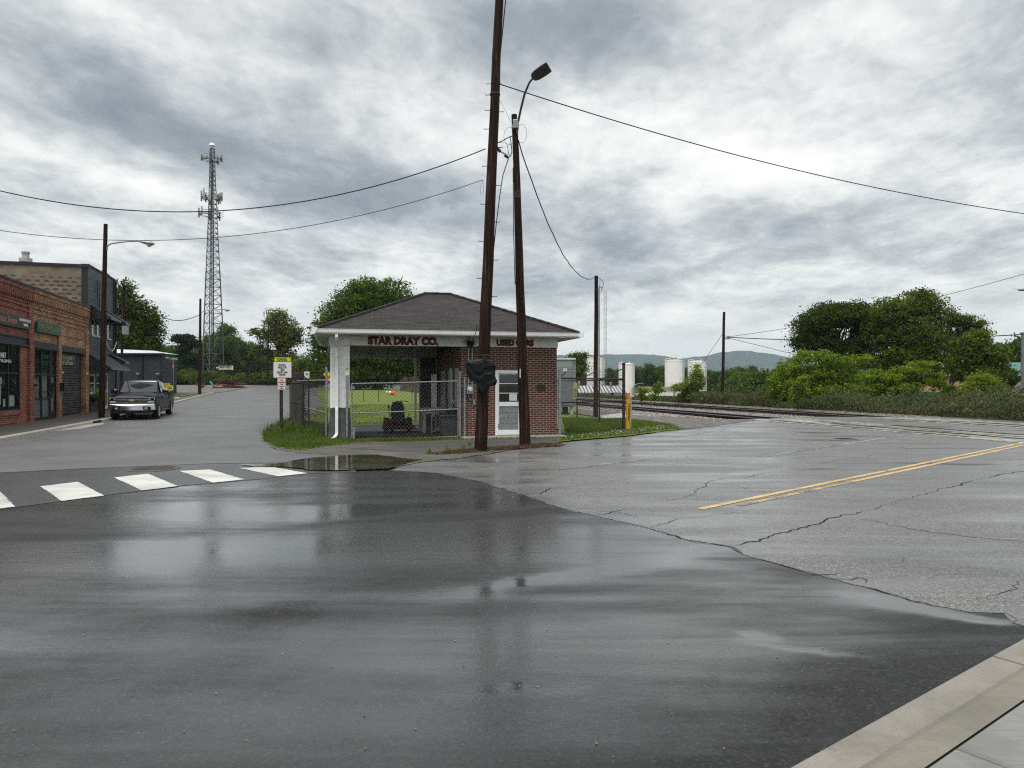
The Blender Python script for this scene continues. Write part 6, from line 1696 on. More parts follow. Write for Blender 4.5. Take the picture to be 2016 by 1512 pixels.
def metal_building():
    "dark ribbed metal building beyond the shingled one"
    Y0 = 58.0
    c = P3(320, 756, Y0); o = thing('metal_building', 'dark grey ribbed metal building with white sloping roof behind the parked pickup', 'building', (c.x, c.y, 0.3))
    H0, Hc = 1.65 + 60 / F * Y0, 1.65 + 58.5 / F * Y0
    a = R(10)
    mcol = mat_plain('ribbed_metal', (0.030, 0.037, 0.048), .5, var=.1, scale=2)
    # front wall runs left from the corner, side wall runs back to the right
    fl = Vector((-math.cos(a), math.sin(a) * -.2, 0)).normalized(); bk = Vector((-.15, 1, 0)).normalized()
    def rib(p, d, L, h, nrm, name):
        m = MB(); p = Vector(p); d = Vector(d); nrm = Vector(nrm); k = 0; n = int(L / .3); prof = []
        for i in range(n):
            for u, w in ((0, 0), (.12, 0), (.15, .03), (.27, .03)): prof.append(p + d * (i * .3 + u) + nrm * w)
        prof.append(p + d * (n * .3))
        vs = [q for q in prof] + [q + Vector((0, 0, h)) for q in prof]; N = len(prof)
        m.add(vs, [(i, i + 1, N + i + 1, N + i) for i in range(N - 1)])
        return m.build(name, mcol, o, fixn=False)
    sd = Vector((-.34, 1, 0)).normalized()
    rib((0, 0, 0), fl, 12.0, H0 - .3, (0, -1, 0), 'front_wall')
    rib((0, 0, 0), sd, 9.0, H0 - .3, (1, .3, 0), 'side_wall')
    h = H0 - .3
    A = Vector((.25, -.15, h)); B_ = fl * 12 + Vector((0, -.15, h)); C_ = fl * 12 + sd * 9 + Vector((0, 0, h + 1.0)); D_ = sd * 9 + Vector((.2, .2, h + .25))
    rz = MB().add([A, B_, fl * 12 + sd * 4.5 + Vector((0, 0, h + .85)), sd * 5 + fl * 1.5 + Vector((0, 0, h + .45))], [(0, 1, 2, 3)])
    rz.add([A, sd * 5 + fl * 1.5 + Vector((0, 0, h + .45)), D_], [(0, 1, 2)]); rz.add([fl * 12 + sd * 4.5 + Vector((0, 0, h + .85)), sd * 5 + fl * 1.5 + Vector((0, 0, h + .45)), D_, C_], [(0, 1, 2, 3)])
    rz.build('roof', mat_plain('white_roof', (0.60, 0.62, 0.63), .5, var=.05), o)
    MB().tube([A + Vector((0, -.05, -.05)), B_ + Vector((0, -.05, -.05))], .09, 6).tube([(.0, -.08, 0), (.0, -.08, h)], .06, 6).tube([fl * 1.6 + Vector((0, -.1, 0)), fl * 1.6 + Vector((0, -.1, h))], .05, 6).build('gutter', M_CHAR, o)
    for px, py in ((272, 736), (311, 736), (330, 705)):
        p = P3(px, py, Y0 - .25) - Vector((c.x, c.y, .3)); MB().bbox(p.x - .12, p.x + .12, p.y - .1, p.y + .1, p.z - .06, p.z + .06, .02).build('wall_light', M_GALV, o)
metal_building()

# ------------------------------------------------------------------ pickup truck
def pickup():
    base = Vector((-17.45, 33.0, 0)); z = zg(-17.5, 33)
    o = thing('pickup_truck', 'dark navy pickup truck with chrome bumper parked at the left kerb facing the camera', 'pickup truck', (base.x, base.y, z), R(16) + R(1.5))
    o.rotation_euler = (R(.5), 0, R(17)); o.scale = (.94, .94, .94)
    m, nt, b = new_mat('navy_paint'); b.inputs['Base Color'].default_value = (0.003, 0.0035, 0.009, 1); b.inputs['Roughness'].default_value = .35; b.inputs['Specular IOR Level'].default_value = .12; b.inputs['Coat Weight'].default_value = .12; b.inputs['Metallic'].default_value = .0; b.inputs['Coat Roughness'].default_value = .04
    paint = m; chrome = mat_plain('chrome', (0.42, 0.42, 0.42), .16, metal=1.0, var=.03); blk = mat_plain('grille_black', (0.006, 0.006, 0.007), .35); glass = mat_glass_dark('car_glass', (0.015, 0.02, 0.02), .02)
    # y from the front bumper (-.95) to the tail (4.9); front axle at 0, rear axle at 3.75
    def ring(y, hw, zb, zs, zt, crown=.04):
        return [(-hw + .04, y, zb), (-hw, y, zb + .12), (-hw, y, zs - .12), (-hw + .03, y, zs), (-hw + .12, y, zt - .01), (-hw * .5, y, zt + crown * .8), (0, y, zt + crown), (hw * .5, y, zt + crown * .8), (hw - .12, y, zt - .01), (hw - .03, y, zs), (hw, y, zs - .12), (hw, y, zb + .12), (hw - .04, y, zb)]
    bd = MB().loft([ring(-.86, .90, .52, 1.02, 1.06, .0), ring(-.82, .96, .46, 1.10, 1.15, .03), ring(-.70, .99, .44, 1.14, 1.20, .05), ring(-.3, 1.01, .42, 1.17, 1.24, .06), ring(.4, 1.01, .42, 1.18, 1.28, .06), ring(.78, 1.01, .42, 1.19, 1.30, .05), ring(1.0, 1.01, .42, 1.20, 1.30, .0), ring(2.75, 1.01, .42, 1.22, 1.30, .0), ring(2.80, 1.01, .42, 1.30, 1.36, .0), ring(4.75, 1.01, .44, 1.33, 1.38, .0), ring(4.85, .98, .50, 1.30, 1.36, .0)])
    body = bd.build('body', paint, o, smooth=True)
    # raised ribs of the bonnet
    h = MB()
    for s in (-1, 1): h.loft([[(s * .35, -.7, 1.25), (s * .62, -.7, 1.21), (s * .62, -.65, 1.22)], [(s * .38, .2, 1.36), (s * .66, .2, 1.30), (s * .62, .3, 1.30)], [(s * .40, .75, 1.37), (s * .70, .75, 1.31), (s * .62, .78, 1.30)]])
    h.build('bonnet', paint, o, smooth=True)
    # cab
    def cr(y, hb, zb, ht, zt): return [(-hb, y, zb), (-ht, y, zt - .05), (-ht + .10, y, zt), (0, y, zt + .025), (ht - .10, y, zt), (ht, y, zt - .05), (hb, y, zb)]
    cab = MB().loft([cr(.62, .90, 1.26, .86, 1.30), cr(1.02, .94, 1.26, .80, 1.66), cr(1.30, .95, 1.27, .77, 1.855), cr(1.5, .96, 1.27, .76, 1.90), cr(2.2, .96, 1.27, .76, 1.915), cr(2.62, .95, 1.27, .76, 1.88), cr(2.80, .94, 1.27, .78, 1.70)])
    cb = cab.build('cab', paint, o, smooth=True)
    def q4(name, pts, mat, par, th=.012):
        m = MB(); m.add(pts, [tuple(range(len(pts)))]); return m.build(name, mat, par, fixn=False)
    # windscreen: set proud of the cab slope
    ws = [(-.82, .64, 1.315), (.82, .64, 1.315), (.83, .70, 1.36), (.735, 1.27, 1.82), (.66, 1.30, 1.862), (-.66, 1.30, 1.862), (-.735, 1.27, 1.82), (-.83, .70, 1.36)]
    q4('windscreen', [(x, y - .03, z_ + .018) for x, y, z_ in ws], glass, cb)
    for s in (-1, 1):
        for pts in ([(.955, 1.02, 1.30), (.955, 1.72, 1.30), (.785, 1.74, 1.83), (.785, 1.40, 1.83), (.87, 1.12, 1.60)], [(.962, 1.80, 1.30), (.962, 2.55, 1.30), (.80, 2.48, 1.80), (.785, 1.82, 1.83)]):
            f = q4('side_window', [(s * (x + .012), y, z_) for x, y, z_ in pts], glass, cb)
            t = MB()
            P_ = [Vector((s * (x + .016), y, z_)) for x, y, z_ in pts]; t.tube(P_ + [P_[0]], .011, 4); t.build('window_trim', chrome, f)
        t = MB().bbox(s * 1.02 if s > 0 else s * 1.30, s * 1.30 if s > 0 else s * 1.02, .92, 1.06, 1.28, 1.46, .03); mr = t.build('mirror', blk, o, smooth=True)
        MB().bbox(min(s * 1.04, s * 1.31), max(s * 1.04, s * 1.31), .905, 1.05, 1.38, 1.475, .03).build('mirror_cap', chrome, mr, smooth=True)
        for y in (1.55, 2.4): MB().bbox(min(s * 1.0, s * 1.045), max(s * 1.0, s * 1.045), y, y + .2, 1.08, 1.12, .012).build('door_handle', chrome, o)
        MB().box(min(s * 1.005, s * 1.012), max(s * 1.005, s * 1.012), 1.86 - .008, 1.86, .55, 1.26).box(min(s * 1.005, s * 1.012), max(s * 1.005, s * 1.012), .96, .968, .5, 1.26).box(min(s * 1.005, s * 1.012), max(s * 1.005, s * 1.012), 2.72, 2.728, .5, 1.3).build('door_seam', blk, o)
        MB().tube([(s * 1.0, .62, .40), (s * 1.0, 3.1, .40)], .05, 6).build('side_step', blk, o)
        # headlight and its chrome bars
        q = MB().prism([(s * .66, -.885, .98), (s * .97, -.80, .98), (s * .985, -.74, 1.10), (s * .70, -.86, 1.10)], (0, -.02, 0)); hl = q.build('headlight', mat_plain('headlight_glass', (0.35, 0.37, 0.40), .08), o)
        MB().prism([(s * .68, -.90, .84), (s * .95, -.85, .84), (s * .97, -.83, .93), (s * .68, -.89, .93)], (0, -.015, 0)).build('headlight', MATS['headlight_glass'], o)
        fg = MB().prism([(s * .52, -1.03, .50), (s * .83, -1.0, .50), (s * .86, -.99, .60), (s * .78, -1.01, .66), (s * .48, -1.04, .66)], (0, -.012, 0)).build('fog_light_bay', blk, o)
        MB().box(min(s * .58, s * .70), max(s * .58, s * .70), -1.055, -1.045, .54, .62).build('fog_light', MATS['headlight_glass'], fg)
    g = MB().prism([(-.72, -.885, .72), (.72, -.885, .72), (.70, -.875, 1.06), (-.70, -.875, 1.06)], (0, -.02, 0)); gr = g.build('grille', blk, o)
    bars = MB()
    for z_, w in ((1.075, .92), (.995, .70), (.93, .68), (.865, .68), (.80, .68)):
        bars.bbox(-w, w, -.935, -.905, z_ - (.016 if z_ > 1 else .009), z_ + (.016 if z_ > 1 else .009), .006)
    bars.build('grille_bar', chrome, gr)
    em = MB()   # horizontal cross-shaped badge
    em.prism([(-.13, -.955, .985), (-.05, -.955, .985), (-.06, -.955, 1.025), (.07, -.955, 1.025), (.06, -.955, .985), (.14, -.955, .985), (.12, -.955, .945), (.05, -.955, .945), (.06, -.955, .91), (-.07, -.955, .91), (-.06, -.955, .945), (-.15, -.955, .945)], (0, .02, 0))
    em.build('badge', mat_plain('gold_badge', (0.62, 0.52, 0.30), .25, metal=.9), gr)
    bp = MB().loft([[(-1.02, -.70, .50), (-.99, -.93, .50), (-.5, -1.03, .48), (.5, -1.03, .48), (.99, -.93, .50), (1.02, -.70, .50), (.9, -.66, .50), (-.9, -.66, .50)], [(-1.03, -.70, .72), (-1.0, -.93, .72), (-.5, -1.02, .70), (.5, -1.02, .70), (1.0, -.93, .72), (1.03, -.70, .72), (.9, -.66, .72), (-.9, -.66, .72)], [(-.98, -.72, .79), (-.97, -.90, .79), (-.5, -.97, .76), (.5, -.97, .76), (.97, -.90, .79), (.98, -.72, .79), (.9, -.66, .79), (-.9, -.66, .79)]]); bp.build('front_bumper', chrome, o, smooth=True)
    MB().box(-.9, .9, -.98, -.6, .32, .50).build('air_dam', blk, o)
    MB().bbox(-.98, .98, 4.82, 5.0, .48, .72, .04).build('rear_bumper', chrome, o)
    MB().box(-.85, .85, .7, 4.6, .28, .46).build('chassis', blk, o)
    MB().tube([(0, 1.9, 1.93), (0, 1.96, 2.03)], .03, 6).build('roof_antenna', blk, o)
    tyre = mat_plain('tyre', (0.010, 0.010, 0.010), .75)
    for x in (-.87, .87):
        for y in (0.0, 3.75):
            s = 1 if x > 0 else -1
            M = Matrix.Translation((s * .985, y, .42)) @ Matrix.Rotation(PI / 2 * s, 4, 'Y')
            arch = MB().lathe([(0, 0), (.50, 0), (.50, .032), (0, .034)], 28, M); arch.v = [v if v[2] > .2 else (v[0], v[1], .2) for v in arch.v]; arch.build('wheel_arch', blk, o)
            M2 = Matrix.Translation((s * .78, y, .40)) @ Matrix.Rotation(PI / 2 * s, 4, 'Y')
            w = MB().lathe([(.26, .0), (.38, .0), (.405, .05), (.405, .22), (.38, .27), (.27, .275), (.26, .22)], 30, M2).build('wheel', tyre, o, smooth=True)
            rm = MB().lathe([(.265, .26), (.25, .27), (.235, .24), (.08, .22), (.06, .26), (0, .265)], 30, M2)
            for k in range(6):
                A_ = M2 @ Matrix.Rotation(k * PI / 3, 4, 'Z'); rm.add([A_ @ Vector(v) for v in ((.05, -.035, .25), (.24, -.05, .265), (.24, .05, .265), (.05, .035, .25), (.05, -.035, .2), (.24, -.05, .2), (.24, .05, .2), (.05, .035, .2))], [(0, 1, 2, 3), (0, 4, 5, 1), (3, 2, 6, 7), (1, 5, 6, 2)])
            rm.build('rim', chrome, w, smooth=True)
pickup()

# ------------------------------------------------------------------ signs
def signs():
    Y = 24.4; x = (553.5 - 1008) / F * Y
    o = thing('school_sign', 'white school route sign under a lime strip on a post in the corner grass', 'sign', (x, Y, .02), R(3))
    def L(px, py): p = P3(px, py, Y); return p.x - x, p.z - .02
    p = MB().box(-.05, .05, 0, .05, 0, 2.56).box(-.05, -.035, -.02, 0, 0, 2.5).box(.035, .05, -.02, 0, 0, 2.5).build('post', M_RUST, o)
    mL = mat_plain('lime_sheet', (0.50, 0.66, 0.01), .4, var=.06); mW = mat_plain('sign_sheet', (0.66, 0.66, 0.62), .45, var=.05); mT = mat_plain('sign_black', (0.03, 0.03, 0.03), .6); mR = mat_plain('sign_red', (0.35, 0.04, 0.04), .5)
    def plate(px0, py0, px1, py1, mat, name, bord=None, y=-.035):
        x0, z1 = L(px0, py0); x1, z0 = L(px1, py1); s = MB().bbox(x0, x1, y - .006, y + .002, z0, z1, .003).build(name, mat, o)
        if bord:
            f = MB(); t = .012; a, c, d, e = x0 + .012, x1 - .012, z0 + .012, z1 - .012
            f.box(a, c, y - .009, y - .006, d, d + t).box(a, c, y - .009, y - .006, e - t, e).box(a, a + t, y - .009, y - .006, d + t, e - t).box(c - t, c, y - .009, y - .006, d + t, e - t); f.build('border', bord, s)
        return s, x0, x1, z0, z1
    s, x0, x1, z0, z1 = plate(541, 703.5, 573.5, 712.5, mL, 'school_plate', mT)
    moved(text_mb('SCHOOL', .105, .004, .004, width=.34), (x0 + x1) / 2 - .02, -.046, (z0 + z1) / 2).build('lettering', mT, s, uv=False)
    s, x0, x1, z0, z1 = plate(538.5, 713, 574, 743.5, mW, 'route_plate')
    fr = MB(); fr.box(x0, x0 + .02, -.044, -.041, z0, z1).build('edge', M_GALV, s)
    for i, (t, w) in enumerate((('SCHOOL', .25), ('PICK UP', .27), ('AND', .13), ('DROP OFF', .35), ('ROUTE', .20))):
        moved(text_mb(t, .088, .004, .003, width=w), (x0 + x1) / 2, -.046, z1 - .105 - i * .083).build('lettering', mT, s, uv=False)
    s, x0, x1, z0, z1 = plate(547, 744.5, 563.5, 768, mW, 'parking_plate', mR)
    for i, (t, w, h) in enumerate((('NO', .08, .06), ('PARKING', .21, .055), ('THIS', .09, .045), ('SIDE OF', .16, .045), ('STREET', .13, .05))):
        moved(text_mb(t, h, .004, .002, width=w), (x0 + x1) / 2, -.046, z1 - .075 - i * .068).build('lettering', mR if i != 2 else mT, s, uv=False)
    # warning diamond, small white sign and stop sign beyond the lawn
    Y = 46; q = thing('warning_sign', 'yellow diamond warning sign seen behind the front post of the left fence', 'sign', ((643.5 - 1008) / F * Y, Y, zg(-12, 46)))
    bz = q.location.z; c = P3(643, 737, Y); h = 7.6 / F * Y
    MB().tube([(0, .04, 0), (0, .04, c.z - bz)], .03, 6).build('post', M_GALV, q)
    MB().prism([(-h, -.0, c.z - bz), (0, 0, c.z - bz - h), (h, 0, c.z - bz), (0, 0, c.z - bz + h)], (0, .01, 0)).build('plate', mat_plain('warning_yellow', (0.70, 0.38, 0.02), .4), q)
    a = MB().box(-.02, .02, -.006, 0, c.z - bz - .12, c.z - bz + .08).prism([(-.06, -.006, c.z - bz + .06), (.06, -.006, c.z - bz + .06), (0, -.006, c.z - bz + .14)], (0, .005, 0)); a.build('symbol', mT, q)
    Y = 58; q = thing('small_sign', 'small white road sign beyond the left fence under the trees', 'sign', ((604 - 1008) / F * Y, Y, zg(-16.7, 58))); bz = q.location.z
    c = P3(604, 738, Y); MB().tube([(0, .04, 0), (0, .04, c.z - bz)], .025, 6).build('post', M_GALV, q)
    MB().box(-.21, .21, -.01, 0, c.z - bz - .28, c.z - bz + .28).build('plate', mW, q)
    MB().box(-.14, .14, -.014, -.01, c.z - bz + .1, c.z - bz + .14).box(-.12, .12, -.014, -.01, c.z - bz + .01, c.z - bz + .05).prism([(-.02, -.014, c.z - bz - .05), (.1, -.014, c.z - bz - .05), (.04, -.014, c.z - bz - .15)], (0, .004, 0)).build('symbol', mT, q)
    Y = 60; q = thing('stop_sign', 'red stop sign half hidden behind the white column', 'sign', ((651 - 1008) / F * Y, Y, zg(-15, 60))); bz = q.location.z
    c = P3(651, 748, Y); r = .36; MB().tube([(0, .04, 0), (0, .04, c.z - bz)], .03, 6).build('post', M_GALV, q)
    MB().prism([(r * math.cos(R(22.5 + 45 * k)), 0, c.z - bz + r * math.sin(R(22.5 + 45 * k))) for k in range(8)], (0, .01, 0)).build('plate', mat_plain('stop_red', (0.35, 0.03, 0.03), .4), q)
    moved(text_mb('STOP', .26, .004, .01), 0, -.008, c.z - bz).build('lettering', M_WHITE, q, uv=False)
    # street name sign, edge-on stop sign, yard signs
    Y = 60; x = (341 - 1008) / F * Y; bz = .50
    q = thing('street_name_sign', 'green street name sign on a tall thin pole right of the dark metal building', 'street sign', (x, Y, bz))
    top = 1.65 + 52 / F * Y - bz
    MB().tube([(0, 0, 0), (0, 0, top)], .04, 7).build('post', M_GALV, q)
    g = MB().box(-.36, .42, -.02, .0, top - .22, top).build('name_plate', mat_plain('street_green', (0.01, 0.20, 0.13), .4), q)
    moved(text_mb('S Trenk St', .15, .004, .004, width=.6), .03, -.024, top - .11).build('lettering', M_WHITE, g, uv=False)
    sp = thing('stop_sign', 'red and white stop sign turned edge on below the green street name sign', 'sign', (x, Y, bz))
    c = 1.65 + 35 / F * Y - bz; rr = .38
    M = Matrix.Translation((0.03, -.06, c)) @ Matrix.Rotation(R(106), 4, 'Z')
    MB().prism([(rr * math.cos(R(22.5 + 45 * k)), 0, rr * math.sin(R(22.5 + 45 * k))) for k in range(8)], (0, .015, 0), M).build('plate', MATS['stop_red'], sp)
    MB().prism([(-.25, -.006, -.09), (.25, -.006, -.09), (.25, -.006, .09), (-.25, -.006, .09)], (0, .004, 0), M).build('white_band', M_WHITE, sp)
    my = mat_plain('yard_yellow', (0.60, 0.52, 0.03), .5)
    for px, py, lab in ((328, 760, 'left yellow yard sign standing by the dark metal building corner'), (333.5, 764, 'right lower yellow yard sign leaning before its twin')):
        Y = 56 if px < 330 else 54.5; c = P3(px, py, Y); z = zg(c.x, Y) + .1
        q = thing('yard_sign', lab, 'sign', (c.x, Y, z), 0, 'yellow yard signs'); hz = c.z - z
        MB().box(-.27, .27, -.01, .01, max(.12, hz - .2), hz + .2).build('plate', my, q)
        MB().box(-.2, .2, -.014, -.01, hz + .05, hz + .12).box(-.16, .18, -.014, -.01, hz - .06, hz + .0).build('text_line', mT, q)
        MB().tube([(-.2, 0, 0), (-.2, 0, hz)], .01, 4).tube([(.2, 0, 0), (.2, 0, hz)], .01, 4).build('stake', M_BLACK, q)
    sheet('grass_strip', [kp(-16, 49), kp(-10.9, 49.5), kp(-10.8, 56), kp(-9.6, 60), kp(-9.3, 66), kp(-16, 70)], 0.155, M_LAWN, step=2)
    c = P3(340, 773.5, 55); MB_ = MB().loft([[(-.55, -.1, 0), (.5, -.12, 0), (.5, .1, 0), (-.5, .1, 0)], [(-.5, -.08, .12), (.3, -.08, .08), (.4, .06, .06), (-.45, .08, .12)]])
    r = MB_.build('rock', mat_plain('white_rock', (0.5, 0.5, 0.46), .8)); r.location = (c.x, 55, zg(c.x, 55) + .14); tag(r, 'flat white rock in the grass behind the pickup', 'rock')
    # brewery sign
    Y = 100; c = P3(445, 724, Y); gz = zg(c.x, Y)
    q = thing('brewery_sign', 'cream BREWERY sign with an arrow on black board over the shrubs', 'sign', (c.x, Y, gz)); hz = c.z - gz; k = Y / F
    MB().box(-21 * k, 15 * k, 0, .06, hz - 5.5 * k, hz + 5.5 * k).box(-18 * k, -17 * k, .06, .16, 0, hz).box(12 * k, 13 * k, .06, .16, 0, hz).build('backing_board', M_BLACK, q)
    f = MB().box(-14 * k, 14 * k, -.03, 0, hz - 4 * k, hz + 4 * k).build('face', mat_plain('cream_sign', (0.62, 0.58, 0.36), .5, var=.05), q)
    moved(text_mb('BREWERY', .46, .01, .02, width=25 * k), 0, -.036, hz + .08).build('lettering', mT, f, uv=False)
    MB().box(-12 * k, 12 * k, -.036, -.03, hz - .22, hz - .17).build('small_line', mT, f)
    MB().prism([(-19.5 * k, -.02, hz), (-17.5 * k, -.02, hz + 1.8 * k), (-17.5 * k, -.02, hz + .9 * k), (-15 * k, -.02, hz + .9 * k), (-15 * k, -.02, hz - .9 * k), (-17.5 * k, -.02, hz - .9 * k), (-17.5 * k, -.02, hz - 1.8 * k)], (0, .018, 0)).build('arrow', M_WHITE, q)
    # pile of rusty beams
    Y = 92; c = P3(447, 760, Y); gz = zg(c.x, Y) + .05; rr = random.Random(4)
    q = thing('scrap_pile', 'pile of rusty beams and planks on the gravel verge under the BREWERY sign', 'scrap pile', (c.x, Y, gz))
    mo = mat_plain('rust_orange', (0.24, 0.085, 0.04), .8, var=.5, scale=3); md = mat_plain('rust_dark', (0.10, 0.035, 0.022), .8, var=.4)
    for j in range(26):
        L_ = rr.uniform(1.2, 3.4); a = rr.uniform(-.12, .12); zz = .08 + (j // 4) * .17; xx = rr.uniform(-1.5, 1.7) * (1 - zz * .2)
        M = Matrix.Translation((xx * .6, rr.uniform(-.5, .5), zz)) @ Matrix.Rotation(a, 4, 'Z') @ Matrix.Rotation(rr.uniform(-.03, .03), 4, 'Y')
        MB().box(-L_ / 2, L_ / 2, -.08, .08, -.07, .07, M).build('beam', mo if j % 3 == 0 else md, q)
    s = thing('scrap_pile', 'small fan of orange branches left of the rusty beam pile', 'scrap pile', (c.x - 2.9, Y - 1, gz)); m = MB()
    for j in range(26): m.tube([(rr.uniform(-.15, .15), 0, 0), (rr.uniform(-.7, .7), rr.uniform(-.2, .2), rr.uniform(.3, .8))], .03, 4)
    m.build('branches', mo, s)
    t = MB().bbox(-.5, .5, -.3, .3, 0, .06, .02).build('tarp', mat_plain('blue_tarp', (0.10, 0.22, 0.32), .5)); t.location = (c.x - 1.7, Y - .5, gz + .45); t.rotation_euler = (0, .9, 0); tag(t, 'small blue sheet propped against the rusty beam pile', 'tarp')
signs()

def cone():
    Y = 53; c = P3(764, 775, Y); z = zg(c.x, Y) + .2
    o = thing('traffic_cone', 'orange and white traffic cone lying on its side on the lawn', 'traffic cone', (c.x + .05, Y, z)); o.rotation_euler = (0, R(-82), R(20)); s = .95
    mo = mat_plain('cone_orange', (0.80, 0.10, 0.04), .5)
    MB().lathe([(.17 * s, -.4 * s), (.135 * s, -.2 * s), (.02, .38 * s), (0, .4 * s)], 16).build('cone', mo, o, smooth=True)
    MB().lathe([(.128 * s, -.15 * s), (.095 * s, .02 * s)], 16).lathe([(.078 * s, .1 * s), (.052 * s, .24 * s)], 16).build('white_band', M_WHITE, o)
    MB().bbox(-.24 * s, .24 * s, -.24 * s, .24 * s, -.45 * s, -.4 * s, .01).build('base', mo, o)
cone()

# ------------------------------------------------------------------ cell tower
def tower():
    Y = 152.0; x0 = (417.5 - 1008) / F * Y; gz = 1.3
    o = thing('cell_tower', 'tall steel lattice cell tower with three rings of pale antennas', 'cell tower', (x0, Y, gz))
    k = Y / F; H = 1.65 + (756 - 292) * k - gz
    m1, nt, b = new_mat('tower_steel'); b.inputs['Base Color'].default_value = (0.085, 0.09, 0.10, 1); b.inputs['Roughness'].default_value = .5; b.inputs['Metallic'].default_value = .5
    def rad(z):   # half width as seen, from the pictured outline
        py = 756 - (z + gz - 1.65) / k
        return float(np.interp(py, [285, 330, 420, 520, 640, 745], [4.3, 4.8, 7.8, 12.3, 17.5, 19.5])) * k / math.cos(R(30))
    ang = [R(-80), R(40), R(160)]
    def leg(i, z): r = rad(z); return Vector((r * math.cos(ang[i]), r * math.sin(ang[i]), z))
    zs = [0]
    while zs[-1] < H: zs.append(min(H, zs[-1] + max(1.0, rad(zs[-1]) * .95)))
    for i in range(3): MB().tube([leg(i, z) for z in zs], [.13 if z < H * .5 else .09 for z in zs], 7).build('tower_leg', m1, o)
    m = MB()
    for a, c in zip(zs[:-1], zs[1:]):
        for i in range(3):
            j = (i + 1) % 3; w = .045
            if a < 12: md = (leg(i, c) + leg(j, c)) / 2; m.tube([leg(i, a), md], w, 4); m.tube([leg(j, a), md], w, 4)
            else: m.tube([leg(i, a), leg(j, c)], w, 4); m.tube([leg(j, a), leg(i, c)], w, 4)
            m.tube([leg(i, c), leg(j, c)], w, 4)
    m.build('lattice_bracing', m1, o, uv=False)
    MB().tube([(0.35, -.2, 0), (.3, -.1, H * .6), (.15, 0, H * .95)], .13, 6).tube([(-.1, .1, 0), (-.1, .1, H * .9)], .09, 5).build('feed_cables', M_RUBBER, o, uv=False)
    mp = mat_plain('antenna_grey', (0.33, 0.34, 0.33), .5, var=.08)
    def z_of(py): return 1.65 + (756 - py) * k - gz
    def ringset(py, R_, n, hh, seed, skip=()):
        rr = random.Random(seed); z = z_of(py); fr = MB()
        for i in range(3):
            a0 = ang[i]; c = Vector((math.cos(a0), math.sin(a0), 0)); t = Vector((-c.y, c.x, 0)); e = c * R_
            for dz in (-.45, .45): fr.tube([c * rad(z) + Vector((0, 0, z + dz)), e + Vector((0, 0, z + dz))], .05, 4); fr.tube([e - t * R_ * .85 + Vector((0, 0, z + dz)), e + t * R_ * .85 + Vector((0, 0, z + dz))], .05, 4)
            fr.tube([e - t * R_ * .8 + Vector((0, 0, z)), c * rad(z) + Vector((0, 0, z - .6))], .04, 4); fr.tube([e + t * R_ * .8 + Vector((0, 0, z)), c * rad(z) + Vector((0, 0, z - .6))], .04, 4)
            for j in range(n):
                if (i, j) in skip: continue
                u = -.8 + 1.6 * j / max(1, n - 1); p = e + t * R_ * u; h = hh * rr.uniform(.8, 1.1); M = Matrix.Translation(p + c * .15 + Vector((0, 0, z + .1))) @ Matrix.Rotation(a0, 4, 'Z')
                MB().bbox(-.08, .10, -.17, .17, -h / 2, h / 2, .04, M).build('antenna_panel', mp, o, smooth=True)
                q = p - c * .15; fr.bbox(q.x - .18, q.x + .18, q.y - .15, q.y + .15, z - .45, z + .1, .03); fr.tube([p + Vector((0, 0, z - h / 2)), p + Vector((0, 0, z + h / 2))], .04, 5)
        fr.build('antenna_frame', m1, o, uv=False)
    ringset(312, 1.55, 2, 1.6, 1, ((0, 0),)); ringset(388, 1.55, 3, 2.3, 2); ringset(421, 1.95, 2, 2.1, 3, ((1, 0),))
    z = z_of(312); MB().lathe([(0, .35), (.3, .28), (.42, .0), (.42, -.5), (0, -.5)], 14, None, (-1.05, -.7, z + .3)).build('antenna_drum', mp, o, smooth=True)
    MB().tube([(0, 0, H), (0, 0, H + .6)], .25, 8).lathe([(.62, H + .5), (.6, H + .8), (.3, H + 1.1), (0, H + 1.15)], 14).build('beacon', mat_plain('beacon_white', (0.85, 0.86, 0.86), .3), o, smooth=True)
tower()

